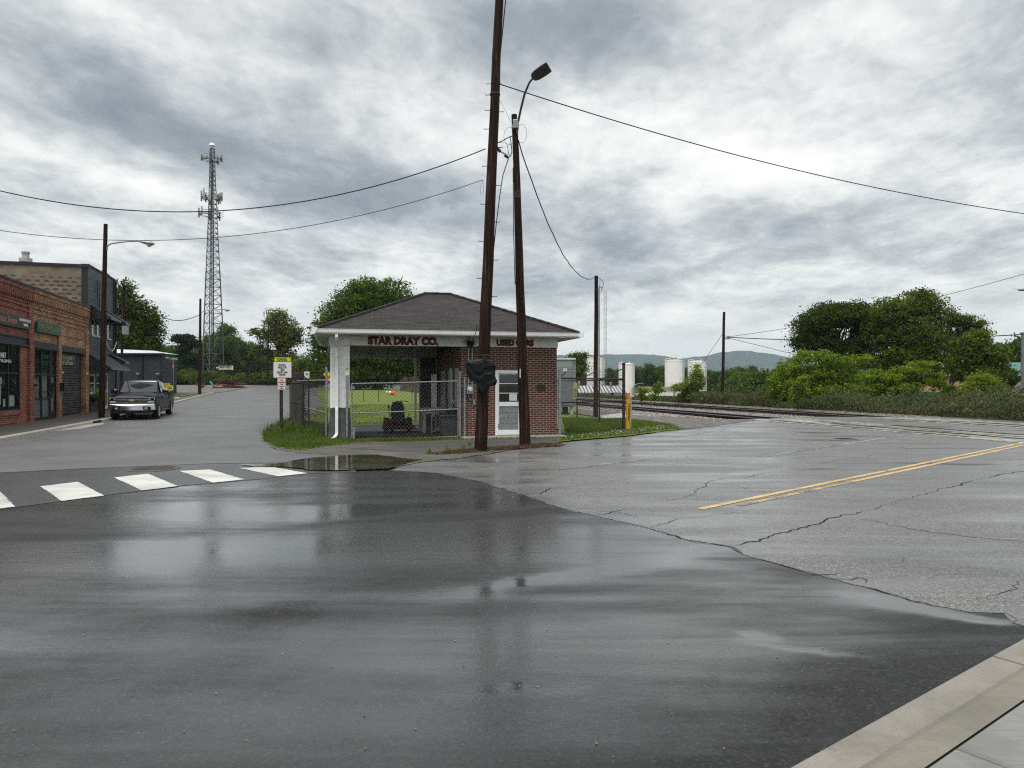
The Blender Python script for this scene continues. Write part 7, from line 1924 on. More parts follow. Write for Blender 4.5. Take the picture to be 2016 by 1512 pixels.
# ------------------------------------------------------------------ right side beyond the tracks
M_TANK = mat_plain('tank_white', (0.80, 0.79, 0.76), .5, var=.04, scale=.8, dirt=.16)
def tanks():
    for i, (a, c, top, bot, Y, lab) in enumerate(((1153, 1190, 706, 792, 140, 'white storage tank behind the short pole, farthest left'), (1218, 1249.5, 717, 800, 128, 'slim white storage tank right behind the yellow marker post'), (1309, 1347, 710, 803, 135, 'white storage tank left of the bright green sapling'), (1354.5, 1391, 712, 800, 139, 'white storage tank half hidden by the bright green sapling'))):
        x = ((a + c) / 2 - 1008) / F * Y; r = (c - a) / 2 / F * Y; z0 = zg(x, Y); h = 1.65 + (756 - top) / F * Y - z0
        o = thing('storage_tank', lab, 'tank', (x, Y, z0), 0, 'white storage tanks beyond the tracks')
        MB().lathe([(r, 0), (r, h * .48), (r + .02, h * .481), (r + .02, h * .49), (r, h * .492), (r, h - .06), (r + .06, h - .05), (r + .06, h), (r * .6, h + .12), (0, h + .2)], 40).build('shell', M_TANK, o, smooth=True)
        m = MB().tube([(r * .3, -r * .2, h), (r * .3, -r * .2, h + .45)], .06, 6).tube([(-r * .4, 0, h), (-r * .4, 0, h + .35), (-r * .9, 0, h + .35), (-r * 1.0, 0, h)], .04, 5); m.build('vent_pipe', M_TANK, o)
        m = MB(); 
        for s in (-.2, .2): m.tube([(r * .72 + s * .5, -r * .75, 0), (r * .72 + s * .5, -r * .75, h + .3)], .03, 4)
        m.build('ladder', M_GALV, o)
    mc, nt, b = new_mat('striped_roof'); w = nt.node('ShaderNodeTexWave', wave_type='BANDS', bands_direction='X'); nt.l.new(uv_co(nt), w.inputs[0]); w.inputs['Scale'].default_value = .55
    nt.l.new(nt.ramp(w.outputs[1], [(0.40, (0.60, 0.60, 0.59)), (.55, (0.14, 0.14, 0.14))]), b.inputs['Base Color']); b.inputs['Roughness'].default_value = .5
    def lowb(px0, px1, pt, pm, pb, Y, label, wall, roofm, name='low_building'):
        x0 = (px0 - 1008) / F * Y; x1 = (px1 - 1008) / F * Y; z0 = zg((x0 + x1) / 2, Y); h = 1.65 + (756 - pm) / F * Y - z0; ht = 1.65 + (756 - pt) / F * Y - z0
        o = thing(name, label, 'building', (x0, Y, z0)); L_ = x1 - x0
        MB().box(0, L_, 0, 8, -.3, h).build('wall', wall, o)
        if roofm: MB().add([(-.2, -.3, h), (L_ + .2, -.3, h), (L_ + .2, 5, ht), (-.2, 5, ht), (-.2, 8.3, h), (L_ + .2, 8.3, h)], [(0, 1, 2, 3), (3, 2, 5, 4), (0, 3, 4), (1, 5, 2)]).build('roof', roofm, o)
        return o, L_, h
    o, L_, h = lowb(1128, 1234, 759.5, 773, 790, 118, 'low white building with striped sloping roof behind the right fence', mat_plain('white_wall', (0.78, 0.78, 0.76), .6, dirt=.1), mc)
    MB().box(L_ * .38, L_ * .42, -.06, 0, 0, 1.2).box(L_ * .7, L_ * .76, -.06, 0, .2, 1.1).build('doorway', M_CHAR, o)
    o, L_, h = lowb(1247, 1330, 757, 762, 790, 126, 'long low beige building between the white tanks', mat_plain('beige_wall', (0.30, 0.28, 0.24), .7), None)
    MB().box(.5, L_ - .5, -.3, 0, h - 1.55, h - .95).build('white_band', M_WHITE, o)
    x = (1148 - 1008) / F * 130; z0 = zg(x, 130); o = MB().bbox(-.55, .6, -.6, .6, 0, 1.65 + 22 / F * 130 - z0, .03).build('dark_tower', M_CHAR); o.location = (x, 130, z0); tag(o, 'narrow dark building between the grey cabinet and the leftmost white tank', 'building')
    for px, py, lab in ((1141, 756, 'pale round vent over the striped roof, left one'), (1205, 757, 'pale round vent over the striped roof, right one')):
        Y = 117; p = P3(px, py, Y); z0 = 1.65 + (756 - 762) / F * Y; o = thing('roof_vent', lab, 'roof vent', (p.x, Y + 1.5, z0 - .35)); MB().tube([(0, 0, 0), (0, 0, .7)], .12, 6).lathe([(.1, .6), (.26, .75), (.26, 1.05), (0, 1.25)], 12).build('cowl', M_GALV, o, smooth=True)
    # thin guyed mast and small lamp
    Y = 170; x = (1191.5 - 1008) / F * Y; z0 = zg(x, Y); H = 1.65 + (756 - 574) / F * Y - z0
    o = thing('radio_mast', 'thin guyed radio mast far behind the short pole', 'mast', (x, Y, z0)); m = MB()
    for dx, dy in ((-.28, 0), (.28, 0), (0, .4)): m.tube([(dx, dy, 0), (dx, dy, H)], .04, 4)
    z = 0
    while z < H: m.tube([(-.28, 0, z), (.28, 0, z + .9)], .03, 3); m.tube([(.28, 0, z), (0, .4, z + .9)], .03, 3); z += 1.4
    m.build('lattice', M_GALV, o, uv=False)
    g = MB(); 
    for dx in (-9, -14, 9, 14): g.tube([(0, 0, H * (.95 if abs(dx) > 10 else .6)), (dx, 3, 1)], .012, 3)
    g.build('guy_wire', M_GALV, o, uv=False)
    Y = 110; p = P3(1263, 755, Y); o = thing('street_lamp', 'small far lamp arm sticking out beside the slim white tank', 'street lamp', (p.x - 1.1, Y, zg(p.x, Y))); hz = p.z - zg(p.x, Y)
    MB().tube([(0, 0, 0), (0, 0, hz - .2)], .06, 6).build('post', M_GALV, o); MB().tube([(0, 0, hz - .25), (.5, 0, hz - .05), (1.0, 0, hz)], .05, 5).bbox(.8, 1.35, -.1, .1, hz - .03, hz + .07, .02).build('lamp_head', mat_plain('lamp_aluminium', (0.33, 0.34, 0.35), .4), o)
tanks()

def cabinet():
    Y = 36.0; k = Y / F; x = (1095 - 1008) * k
    gz = 0.1
    o = thing('equipment_cabinet', 'tall grey metal equipment cabinet on white legs beside the brick wall', 'cabinet', (x - 1.3, Y, gz), R(-4))
    mg = mat_plain('cabinet_grey', (0.24, 0.26, 0.265), .5, var=.06, dirt=.2); top = 1.65 + 51 * k - gz; bot = 1.65 - 45 * k - gz
    w = 1.3 + 32 * k
    MB().bbox(0, w, 0, 1.1, bot, top - .12, .015).build('body', mg, o)
    MB().bbox(-.04, w + .16, -.04, 1.3, top - .12, top, .03).build('roof', mat_plain('cabinet_roof', (0.45, 0.46, 0.46), .5, dirt=.3), o)
    MB().box(w, w + .16, .1, 1.1, bot, top - .12).build('side_panel', M_GALV, o)
    d = MB().bbox(1.42, w - .04, -.035, 0, bot + .1, top - .42, .008).build('door', mat_plain('cabinet_door', (0.19, 0.21, 0.215), .5), o)
    for a in (w - .47, w - .36): MB().box(a, a + .085, -.042, -.035, top - .66, top - .52).build('label_sticker', M_WHITE, d)
    for a in (.2, 1.3, w - .12): MB().bbox(a, a + .16, .1, .3, -.1, bot, .02).build('leg', M_SOFFIT, o)
    for a in (.5, 1.6): MB().bbox(a, a + .3, .1, .5, bot - .38, bot, .02).build('vent_box', M_CHAR, o)
cabinet()

def right_edge():
    # crossing signal mast base at the picture's right edge, its cabinet and lamp
    Y = 42; k = Y / F; x = (2010 - 1008) * k; gz = 0
    o = thing('crossing_signal', 'tall grey crossing signal mast with angled brackets at the right edge', 'crossing signal', (x + .15, Y, gz)); mg = mat_plain('weathered_alu', (0.20, 0.19, 0.19), .5, metal=.3, var=.15)
    MB().tube([(0, 0, 0), (0, 0, 1.65 + 100 * k)], .13, 12).tube([(0, 0, 1.65 + 99 * k), (0, 0, 1.65 + 101.5 * k)], .17, 12).build('mast', mg, o, smooth=True)
    MB().loft([[(-.66, -.12, .0), (-.42, -.12, .0), (-.42, .12, .0), (-.66, .12, .0)], [(-.72, -.12, 1.2), (-.46, -.12, 1.1), (-.46, .12, 1.1), (-.72, .12, 1.2)], [(-.18, -.12, 1.75), (-.12, -.12, 1.4), (-.12, .12, 1.4), (-.18, .12, 1.75)]]).build('counterweight_arm', mg, o)
    MB().loft([[(.42, -.12, .0), (.66, -.12, .0), (.66, .12, .0), (.42, .12, .0)], [(.46, -.12, 1.1), (.72, -.12, 1.2), (.72, .12, 1.2), (.46, .12, 1.1)], [(.12, -.12, 1.4), (.18, -.12, 1.75), (.18, .12, 1.75), (.12, .12, 1.4)]]).bbox(-.2, .3, -.2, .2, .15, .75, .03).build('gate_mechanism', mg, o)
    x2 = (1996 - 1008) * k; o = thing('signal_cabinet', 'pale grey signal cabinet standing in the weeds beside the signal mast', 'cabinet', (x2, Y - .8, gz))
    MB().bbox(-.17, .17, -.15, .2, .1, 1.65 - 19 * k, .015).build('body', mat_plain('cabinet_pale', (0.33, 0.34, 0.34), .5), o); MB().box(-.12, .06, -.165, -.15, .9, .94).box(-.12, .06, -.165, -.15, .62, .66).build('handle', M_BLACK, o)
    x3 = (1983 - 1008) * k * 1.1; o = thing('yellow_post', 'short yellow post with pale cap behind the pale signal cabinet', 'post', (x3, Y * 1.1, gz)); MB().tube([(0, 0, 0), (0, 0, .9)], .15, 10).build('post', MATS['safety_yellow'], o); MB().lathe([(.2, .88), (.12, 1.02), (0, 1.05)], 10).build('cap', M_WHITE, o)
    Y = 38; p = P3(2008, 570, Y); o = thing('street_lamp', 'grey lamp head entering the picture at the right edge of the sky', 'street lamp', (p.x + 2.6, Y, 0))
    mg2 = MATS['lamp_aluminium']
    MB().tube([(0, 0, 0), (0, 0, p.z + .2)], .12, 10).build('post', M_POLE, o); MB().tube([(0, 0, p.z + .0), (-1.2, 0, p.z + .1), (-2.1, 0, p.z + .02)], .04, 6).build('arm', mg2, o)
    MB().loft([[(-2.0 - t, math.cos(q) * r * 1.2, p.z + math.sin(q) * r * .7) for q in np.linspace(0, 2 * PI, 11)[:-1]] for t, r in ((0, .04), (.15, .09), (.4, .12), (.62, .10), (.70, .03))]).tube([(-2.68, 0, p.z + .03), (-2.95, 0, p.z + .03)], .012, 4).build('lamp_head', mg2, o, smooth=True)
    # tan and teal building with green roof
    Y = 75; k = Y / F; x0 = (1822 - 1008) * k; x1 = (2140 - 1008) * k; L_ = x1 - x0
    zg0 = -.4; o = thing('warehouse', 'tan and teal metal warehouse with green roof half hidden behind the big tree', 'building', (x0, Y, zg0))
    MB().box(0, L_, 0, 12, 0, 1.65 - 16 * k - zg0).build('lower_wall', mat_plain('teal_wall', (0.010, 0.085, 0.085), .5), o)
    MB().box(0, L_, .02, 12, 1.65 - 16 * k - zg0, 1.65 + 18 * k - zg0).build('upper_wall', mat_plain('tan_wall', (0.48, 0.30, 0.15), .6), o)
    MB().add([(-.3, -.3, 1.65 + 16 * k - zg0), (L_, -.3, 1.65 + 16 * k - zg0), (L_, 6, 1.65 + 46 * k - zg0), (-.3, 6, 1.65 + 46 * k - zg0)], [(0, 1, 2, 3)]).build('roof', mat_plain('green_roof', (0.035, 0.15, 0.12), .4, var=.06), o)
right_edge()

def wood_fence():
    Y = 70; k = Y / F; rr = random.Random(3); x0, x1 = (788 - 1008) * k, (905 - 1008) * k
    o = thing('board_fence', 'weathered grey board fence at the back of the lawn seen through the bay', 'fence', (x0, Y, zg(x0, Y)))
    m = MB(); x = 0; mats = mat_plain('fence_boards', (0.095, 0.075, 0.06), .85, var=.45, scale=2)
    while x < x1 - x0:
        w = .14; zz = zg(x0 + x, Y) - zg(x0, Y); m.box(x, x + w - .015, rr.uniform(-.01, .01), .03, zz - .2, 1.45 + rr.uniform(-.05, .05) - .03 * x); x += w
    m.build('boards', mats, o)
    MB().box(0, x1 - x0, .03, .09, .3, .4).box(0, x1 - x0, .03, .09, 1.0, 1.1).build('rail', mats, o)
    o = thing('dark_hedge', '', '') ; bpy.data.objects.remove(o)
    Y = 62
    for i in range(3):
        px = (716, 745.5, 811)[i]; py = (785, 783, 784)[i]
        x = (px - 1008) / F * 44; y = 44
        s = MB().tube([(0, 0, 0), (0, 0, .7 if i != 1 else .9)], .02, 5).build('grass_stake', M_BLACK); s.location = (x, y, zg(x, y)); tag(s, ('thin dark stake in the lawn left of the cone', 'thin dark stake in the lawn just left of the traffic cone', 'thin dark stake in the lawn right of the cone')[i], 'stake', 'stakes in the lawn')
wood_fence()
# ================================================================== TREES AND PLANTS
LF_DARK = mat_leaf('dark_leaf', (0.014, 0.025, 0.003), (0.046, 0.070, 0.008))
LF_OAK = mat_leaf('oak_leaf', (0.018, 0.034, 0.003), (0.066, 0.105, 0.009))
LF_MID = mat_leaf('mid_leaf', (0.022, 0.04, 0.005), (0.078, 0.112, 0.012))
LF_BRIGHT = mat_leaf('bright_leaf', (0.036, 0.066, 0.005), (0.13, 0.185, 0.014))
LF_FAR = mat_leaf('far_leaf', (0.014, 0.03, 0.006), (0.052, 0.08, 0.015))
LF_PINE = mat_leaf('pine_needle', (0.006, 0.012, 0.005), (0.018, 0.03, 0.01))
LF_LOC = mat_leaf('locust_leaf', (0.020, 0.034, 0.004), (0.080, 0.112, 0.012))
LF_OLIVE = mat_leaf('olive_leaf', (0.028, 0.036, 0.007), (0.092, 0.108, 0.02))

def T(name, label, Y, bx, lst, ncl, per, clr, leaf, mat, tr, seed, cat='tree', group=None, gz=None, **kw):
    x = (bx - 1008) / F * Y; z = zg(x, Y) if gz is None else gz
    return make_tree(name, label, cat, x, Y, z, px_blobs(Y, x, z, lst), ncl, per, clr, leaf, mat, tr, seed, group, **kw)

# large oak behind the brick building
T('oak_tree', 'large dense dark green tree rising behind the left half of the brown hip roof', 78, 745,
  [(718, 600, 62, 46), (765, 590, 52, 42), (670, 625, 44, 34), (640, 662, 32, 34), (632, 702, 26, 26), (700, 670, 60, 48), (765, 662, 56, 52), (720, 575, 36, 28), (805, 620, 26, 34), (800, 690, 46, 36), (735, 715, 70, 30), (660, 720, 34, 26)],
  2300, 26, .36, .15, LF_OAK, .55, 21, limbs=34, shell=.42)
T('leafy_tree', 'shadowy tree whose low branches hang over the back of the lawn', 72, 700,
  [(690, 715, 46, 26), (750, 712, 50, 28), (815, 712, 50, 28), (860, 700, 40, 34), (720, 742, 60, 18), (800, 740, 50, 14)], 1500, 26, .42, .14, LF_DARK, .3, 22, limbs=18)
T('leafy_tree', 'medium tree at the roadside filling the gap between school sign and white column', 92, 612,
  [(612, 742, 36, 18), (585, 728, 24, 16), (640, 730, 30, 22), (600, 715, 14, 12)], 700, 24, .5, .17, LF_MID, .25, 23)
# round leafy tree on the left skyline
T('leafy_tree', 'round open leafy tree with a slim left branch standing on the left skyline', 110, 552,
  [(548, 640, 32, 27), (562, 668, 34, 24), (520, 662, 18, 16), (503, 654, 9, 8), (515, 690, 20, 18), (575, 655, 20, 18), (552, 705, 36, 20), (545, 620, 20, 12)],
  520, 22, .40, .20, LF_OLIVE, .35, 24, limbs=40, shell=.5)
# tall locust beyond the shingled building
T('leafy_tree', 'tall dark ragged tree directly beyond the dark shingled building', 66, 250,
  [(248, 566, 12, 14), (240, 590, 16, 26), (262, 600, 26, 24), (290, 628, 28, 24), (262, 650, 40, 24), (236, 640, 12, 40), (300, 655, 18, 22), (280, 680, 42, 20)],
  640, 22, .30, .14, LF_DARK, .28, 25, limbs=34, shell=.45)
# pine
T('pine_tree', 'dark flat topped pine standing out above the left woods', 128, 370,
  [(360, 664, 18, 6), (372, 672, 16, 5), (350, 670, 10, 4), (366, 684, 15, 5), (356, 696, 13, 5), (384, 680, 9, 4), (372, 706, 20, 9)], 320, 30, .42, .20, LF_PINE, .22, 26, limbs=16, flat=.35)
T('leafy_tree', 'tall pale leafy tree partly behind the lattice of the cell tower', 176, 448,
  [(446, 652, 16, 14), (432, 668, 20, 16), (455, 676, 20, 18), (410, 672, 12, 12), (440, 700, 30, 22), (468, 690, 14, 16)], 700, 22, .6, .26, LF_MID, .3, 27, limbs=30, shell=.5)

# left woods: a row of copies of three crowns, each its own tree
def woods(group, spots, protos, rnd, labels=None, lab=None):
    first = {}
    for i, (px, py, Y, pi, sx) in enumerate(spots):
        x = (px - 1008) / F * Y; z = zg(x, Y)
        h = CAM_H + (756 - py) / F * Y - z
        if pi not in first:
            o = protos[pi](x, Y, z); first[pi] = (o, o)
        else: o = copy_tree(first[pi][0]); o.location = (x, Y, z)
        s = h / 9.0; o.scale = (s * sx, s * sx, s); o.rotation_euler = (0, 0, rnd.uniform(0, 6.28))
        o['group'] = group; o['label'] = lab
def proto(seed, mat, n=650):
    def f(x, y, z):
        r = random.Random(seed); bl = []
        for i in range(9):
            a = r.uniform(0, 6.28); d = r.uniform(.3, 2.0); bl.append((math.cos(a) * d, math.sin(a) * d, r.uniform(3.0, 7.4), r.uniform(1.1, 1.9), r.uniform(1.1, 1.9), r.uniform(1.0, 1.5)))
        bl += [(0, 0, 2.2, 2.2, 2.2, 1.7), (0, 0, 7.6, 1.4, 1.4, 1.3)]
        return make_tree('woodland_tree', 'x', 'tree', x, y, z, bl, n, 22, .42, .19, mat, .2, seed, limbs=14, shell=.45)
    return f
rnd = random.Random(9)
spots = []
for i in range(21):
    px = 232 + i * 18.5 + rnd.uniform(-5, 5); spots.append((px, float(np.interp(px, [230, 320, 345, 400, 440, 490, 520, 600, 625], [668, 676, 682, 680, 668, 672, 690, 712, 712])) + rnd.uniform(-6, 9), 164 + rnd.uniform(-5, 14), i % 3, rnd.uniform(.8, 1.05)))
woods('woodland trees behind the left street', spots, {0: proto(31, LF_FAR), 1: proto(32, LF_DARK), 2: proto(33, LF_MID)}, rnd, lab='one of the green trees massed behind the cell tower foot and gravel verge')
# shrubs along the verge
def shrub_proto(seed, mat, h=1.8, n=300):
    def f(x, y, z):
        bl = [(0, 0, h * .45, h * .7, h * .6, h * .42), (h * .5, 0, h * .38, h * .45, h * .5, h * .34), (-h * .5, 0, h * .4, h * .5, h * .5, h * .36), (.1, 0, h * .75, h * .35, h * .35, h * .28)]
        return make_tree('shrub', 'x', 'shrub', x, y, z, bl, n, 22, .22, .11, mat, .05, seed, limbs=8, stems=3, trunk_top=h * .5)
    return f
def shrubs(group, lab, spots, protos, rnd, href=1.8):
    first = {}
    for i, (px, py, Y, pi, sx) in enumerate(spots):
        x = (px - 1008) / F * Y; z = zg(x, Y); h = CAM_H + (756 - py) / F * Y - z
        if pi not in first: o = protos[pi](x, Y, z); first[pi] = o
        else: o = copy_tree(first[pi]); o.location = (x, Y, z)
        s = max(.2, h / href); o.scale = (s * sx, s * sx, s); o.rotation_euler = (0, 0, rnd.uniform(0, 6.28)); o['group'] = group; o['label'] = lab
spots = [(318 + i * 14.5 + rnd.uniform(-4, 4), 735 + rnd.uniform(-5, 5), 118 + rnd.uniform(-3, 3), i % 2, rnd.uniform(.9, 1.3)) for i in range(19)]
shrubs('shrubs along the gravel verge', 'one of the dark green shrubs along the far gravel verge', spots, {0: shrub_proto(41, LF_DARK), 1: shrub_proto(42, LF_MID)}, rnd)

# woods beyond the tanks
spots = []
for row, (Y, a, b, st) in enumerate(((196, 1178, 1620, 23), (225, 1185, 1900, 25))):
    px = a
    while px < b:
        top = float(np.interp(px, [1180, 1200, 1240, 1290, 1400, 1450, 1500, 1560, 1700, 1900], [726, 722, 719, 716, 726, 722, 722, 724, 700, 690])) + rnd.uniform(-3, 7); spots.append((px, top, Y + rnd.uniform(-8, 8), len(spots) % 3, rnd.uniform(.95, 1.3))); px += st + rnd.uniform(-5, 5)
woods('woodland trees beyond the tanks', spots, {0: proto(51, LF_FAR, 520), 1: proto(52, LF_FAR, 520), 2: proto(53, LF_MID, 520)}, rnd, lab='one of the green trees in the wooded belt behind the white tanks')
T('leafy_tree', 'small dark tree between the grey cabinet and the leftmost white tank', 96, 1136,
  [(1133, 702, 12, 8), (1142, 722, 14, 14), (1130, 735, 16, 14), (1148, 700, 6, 5)], 260, 22, .3, .14, LF_MID, .12, 61)

# saplings before the tanks
T('sapling', 'bright green sapling with a leaning lighter top before the two right white tanks', 62, 1360,
  [(1370, 735, 12, 14), (1362, 757, 20, 14), (1377, 752, 12, 14), (1366, 776, 20, 12), (1340, 762, 18, 8), (1350, 778, 14, 8), (1372, 722, 6, 7)], 420, 20, .18, .075, LF_BRIGHT, .06, 62, cat='sapling', limbs=22, stems=2)
T('sapling', 'thin low sapling left of the sunlit tank, with a few broad leaves', 58, 1262, [(1262, 772, 7, 6), (1268, 783, 7, 5), (1258, 764, 5, 4), (1272, 768, 6, 5)], 60, 14, .14, .09, LF_BRIGHT, .035, 63, cat='sapling', limbs=8)
T('sapling', 'small sapling with an upright top between the beige building and a white tank', 57, 1288, [(1290, 768, 8, 7), (1296, 760, 5, 5), (1288, 781, 8, 5), (1302, 768, 4, 4)], 70, 14, .14, .09, LF_BRIGHT, .035, 64, cat='sapling', limbs=8)

# big right-hand tree group
T('locust_tree', 'broad dark locust tree forming the left shoulder of the right tree group', 60, 1655,
  [(1600, 640, 34, 26), (1640, 622, 44, 26), (1680, 618, 36, 24), (1585, 672, 26, 26), (1620, 668, 34, 24), (1660, 690, 34, 14), (1705, 640, 30, 34), (1690, 690, 26, 30)], 1500, 28, .34, .115, LF_DARK, .26, 71, limbs=46, stems=2, shell=.42, flat=.4)
T('locust_tree', 'tallest dark green locust at the middle of the right tree group', 58, 1790,
  [(1760, 615, 46, 32), (1810, 600, 40, 28), (1840, 615, 26, 24), (1735, 650, 36, 36), (1785, 655, 56, 46), (1830, 670, 34, 40), (1760, 705, 60, 30), (1820, 715, 44, 28), (1770, 740, 46, 18), (1815, 580, 18, 10)], 1500, 26, .34, .115, LF_LOC, .30, 72, limbs=44, stems=2, shell=.42, flat=.4)
T('locust_tree', 'sparse arching locust on the right flank of the right tree group', 59, 1856,
  [(1870, 625, 20, 22), (1895, 632, 22, 12), (1925, 640, 20, 8), (1905, 655, 26, 9), (1862, 668, 24, 18), (1890, 675, 20, 10), (1935, 652, 12, 7)], 330, 20, .24, .10, LF_LOC, .20, 73, limbs=60, stems=2, shell=.5, flat=.4)
T('maple_tree', 'rounded bright green maple right of the arching locust', 51, 1920,
  [(1915, 680, 30, 20), (1940, 700, 34, 26), (1900, 705, 26, 24), (1925, 735, 42, 20), (1955, 715, 22, 20), (1925, 662, 18, 9)], 950, 26, .24, .12, LF_MID, .17, 74, limbs=20, shell=.4)
T('leafy_bush', 'wide bright green bush at the left foot of the right tree group', 50, 1590,
  [(1558, 722, 26, 16), (1600, 703, 30, 13), (1648, 712, 36, 12), (1550, 752, 38, 22), (1610, 740, 44, 24), (1665, 742, 34, 22), (1586, 693, 9, 8), (1694, 706, 26, 7), (1535, 772, 24, 20), (1620, 697, 14, 6), (1570, 706, 12, 8), (1600, 770, 60, 18)], 760, 22, .20, .10, LF_BRIGHT, .10, 75, cat='bush', limbs=24, stems=3, shell=.4)
T('leafy_bush', 'layered lime green bush below the middle of the big locust', 47, 1755,
  [(1735, 744, 44, 9), (1790, 729, 40, 7), (1815, 716, 26, 5), (1760, 762, 50, 16), (1705, 767, 34, 16), (1826, 752, 20, 6), (1848, 738, 14, 5), (1846, 752, 10, 16), (1857, 765, 12, 10), (1720, 729, 14, 5)], 520, 22, .18, .09, LF_BRIGHT, .08, 76, cat='bush', limbs=24, stems=3, shell=.45, flat=.4)
T('leafy_bush', 'rounded lime green bush right of the tan warehouse wall', 42, 1935,
  [(1935, 765, 30, 20), (1915, 775, 22, 18), (1958, 772, 22, 18), (1930, 748, 16, 10), (1950, 752, 12, 8)], 620, 24, .18, .08, LF_BRIGHT, .06, 77, cat='bush', limbs=20, stems=3, shell=.4)
T('leafy_bush', 'small upright green bush before the teal warehouse wall', 43, 1872, [(1872, 782, 13, 14), (1872, 768, 7, 8)], 130, 22, .13, .07, LF_MID, .04, 78, cat='bush', limbs=8, stems=2)
T('leafy_bush', 'thin green sapling bush in the weeds at the left end of the bush belt', 45, 1570, [(1572, 765, 10, 18), (1566, 782, 8, 14), (1580, 748, 6, 8)], 110, 20, .14, .08, LF_BRIGHT, .04, 79, cat='bush', limbs=10)
T('leafy_tree', 'dark tree filling the gap behind the maple before the green roof', 56, 1985,
  [(1975, 745, 26, 20), (1990, 765, 22, 22), (1965, 770, 18, 20)], 420, 22, .24, .11, LF_DARK, .1, 80)
T('leafy_tree', 'pale hazy tree above the green warehouse roof at the right', 105, 1998,
  [(1992, 688, 20, 12), (1975, 705, 16, 12), (2005, 705, 22, 14), (2012, 675, 10, 10)], 300, 22, .5, .22, LF_FAR, .2, 81)
spots = [(1450 + i * 22, 742 + rnd.uniform(-8, 8), 88 + rnd.uniform(-8, 8), i % 2, 1.1) for i in range(5)]
shrubs('shrubs behind the brown weeds', 'one of the dull green shrubs behind the brown weeds left of the tree group', spots, {0: shrub_proto(83, LF_FAR), 1: shrub_proto(84, LF_MID)}, rnd)

# ------------------------------------------------------------------ weeds, grass
def blades(name, label, pts_fn, N, h, w, stops, seed, lean=.35, kind='stuff', zfn=zg):
    r = np.random.default_rng(seed); xy = pts_fn(r, N); N = len(xy)
    z = np.array([zfn(a, b) for a, b in xy]) + .015
    hh = h * r.uniform(.45, 1.25, N); a = r.uniform(0, 2 * PI, N); ln = r.uniform(0, lean, N) * hh; la = r.uniform(0, 2 * PI, N)
    c = np.stack([xy[:, 0], xy[:, 1], z], 1); s = np.stack([np.cos(a), np.sin(a), np.zeros(N)], 1) * (w * r.uniform(.6, 1.3, N))[:, None]
    tip = c + np.stack([np.cos(la) * ln, np.sin(la) * ln, hh], 1); md = c + np.stack([np.cos(la) * ln * .3, np.sin(la) * ln * .3, hh * .55], 1)
    v = np.stack([c - s, c + s, md + s * .7, tip, md - s * .7], 1)
    m, nt, b = new_mat(name + '_blade'); g = nt.node('ShaderNodeNewGeometry'); n = nt.noise(obj_co(nt), .9, 4, .6)
    f = nt.math('ADD', nt.math('MULTIPLY', g.outputs['Random Per Island'], .5), nt.math('MULTIPLY', nt.mapr(n, .3, .7, 0, 1), .5))
    nt.l.new(nt.ramp(f, stops), b.inputs['Base Color']); b.inputs['Roughness'].default_value = .6; b.inputs['Specular IOR Level'].default_value = .3
    return tag(np_mesh(name, v, 5, m), label, kind=kind)
def in_poly(poly):
    P = np.array(poly); x0, y0 = P.min(0); x1, y1 = P.max(0)
    def f(r, N):
        out = []
        while sum(len(o) for o in out) < N:
            q = r.uniform((x0, y0), (x1, y1), (N, 2)); ins = np.zeros(N, bool); j = len(P) - 1
            for i in range(len(P)):
                c = ((P[i, 1] > q[:, 1]) != (P[j, 1] > q[:, 1])) & (q[:, 0] < (P[j, 0] - P[i, 0]) * (q[:, 1] - P[i, 1]) / (P[j, 1] - P[i, 1] + 1e-12) + P[i, 0]); ins ^= c; j = i
            out.append(q[ins])
        return np.concatenate(out)[:N]
    return f
GR = [(0, (0.030, 0.055, 0.006)), (.5, (0.085, 0.135, 0.014)), (1, (0.17, 0.23, 0.035))]
blades('corner_grass', 'rough green grass covering the corner around the school sign', in_poly(isl_grass), 26000, .13, .006, GR, 1)
tall_p = [(-7.9, 23.4), (-6.9, 23.0), (-5.9, 21.9), (-5.7, 22.2), (-7.3, 25.5), (-9.0, 29.4), (-9.4, 28.8)]
blades('tall_grass', 'tall arching grass along the foot of the left fence', in_poly(tall_p), 2600, .30, .0045, GR, 2, .6)
blades('tall_grass', 'wispy tall grass tuft beside the school sign post', lambda r, N: np.stack([r.normal(-7.95, .28, N), r.normal(24.2, .45, N)], 1), 420, .42, .004, [(0, (0.06, 0.08, 0.02)), (1, (0.22, 0.22, 0.10))], 3, .7)
vg = [G(1101, 870), G(1160, 864.5), G(1230, 858.5), G(1300, 849.5), G(1340, 844.5), G(1320, 838), G(1270, 831), G(1225, 827), (4.0, 31.5), (2.2, 31.5), (1.75, 22.8)]
blades('verge_grass', 'green grass inside and around the right fence', in_poly(vg), 26000, .09, .006, GR, 4)
blades('verge_grass', 'grass tufts along the foot of the gate and brick wall', lambda r, N: (lambda s, d: np.stack([W0.x + U.x * s + V.x * d, W0.y + U.y * s + V.y * d], 1))(np.where(r.random(N) < .5, r.normal(2.4, .9, N), r.uniform(0.8, 7.2, N)), np.where(r.random(N) < .5, r.normal(-.30, .10, N), r.normal(-.72, .08, N))), 5200, .085, .006, GR, 5)
blades('lawn_blades', 'mown green lawn blades behind the bay', in_poly([(-8.6, 30), (-9.4, 34), (-11, 40), (-4, 42), (1, 36), (0, 30), (-6, 27.6)]), 32000, .06, .009, [(0, (0.06, 0.095, 0.010)), (1, (0.17, 0.23, 0.03))], 6)
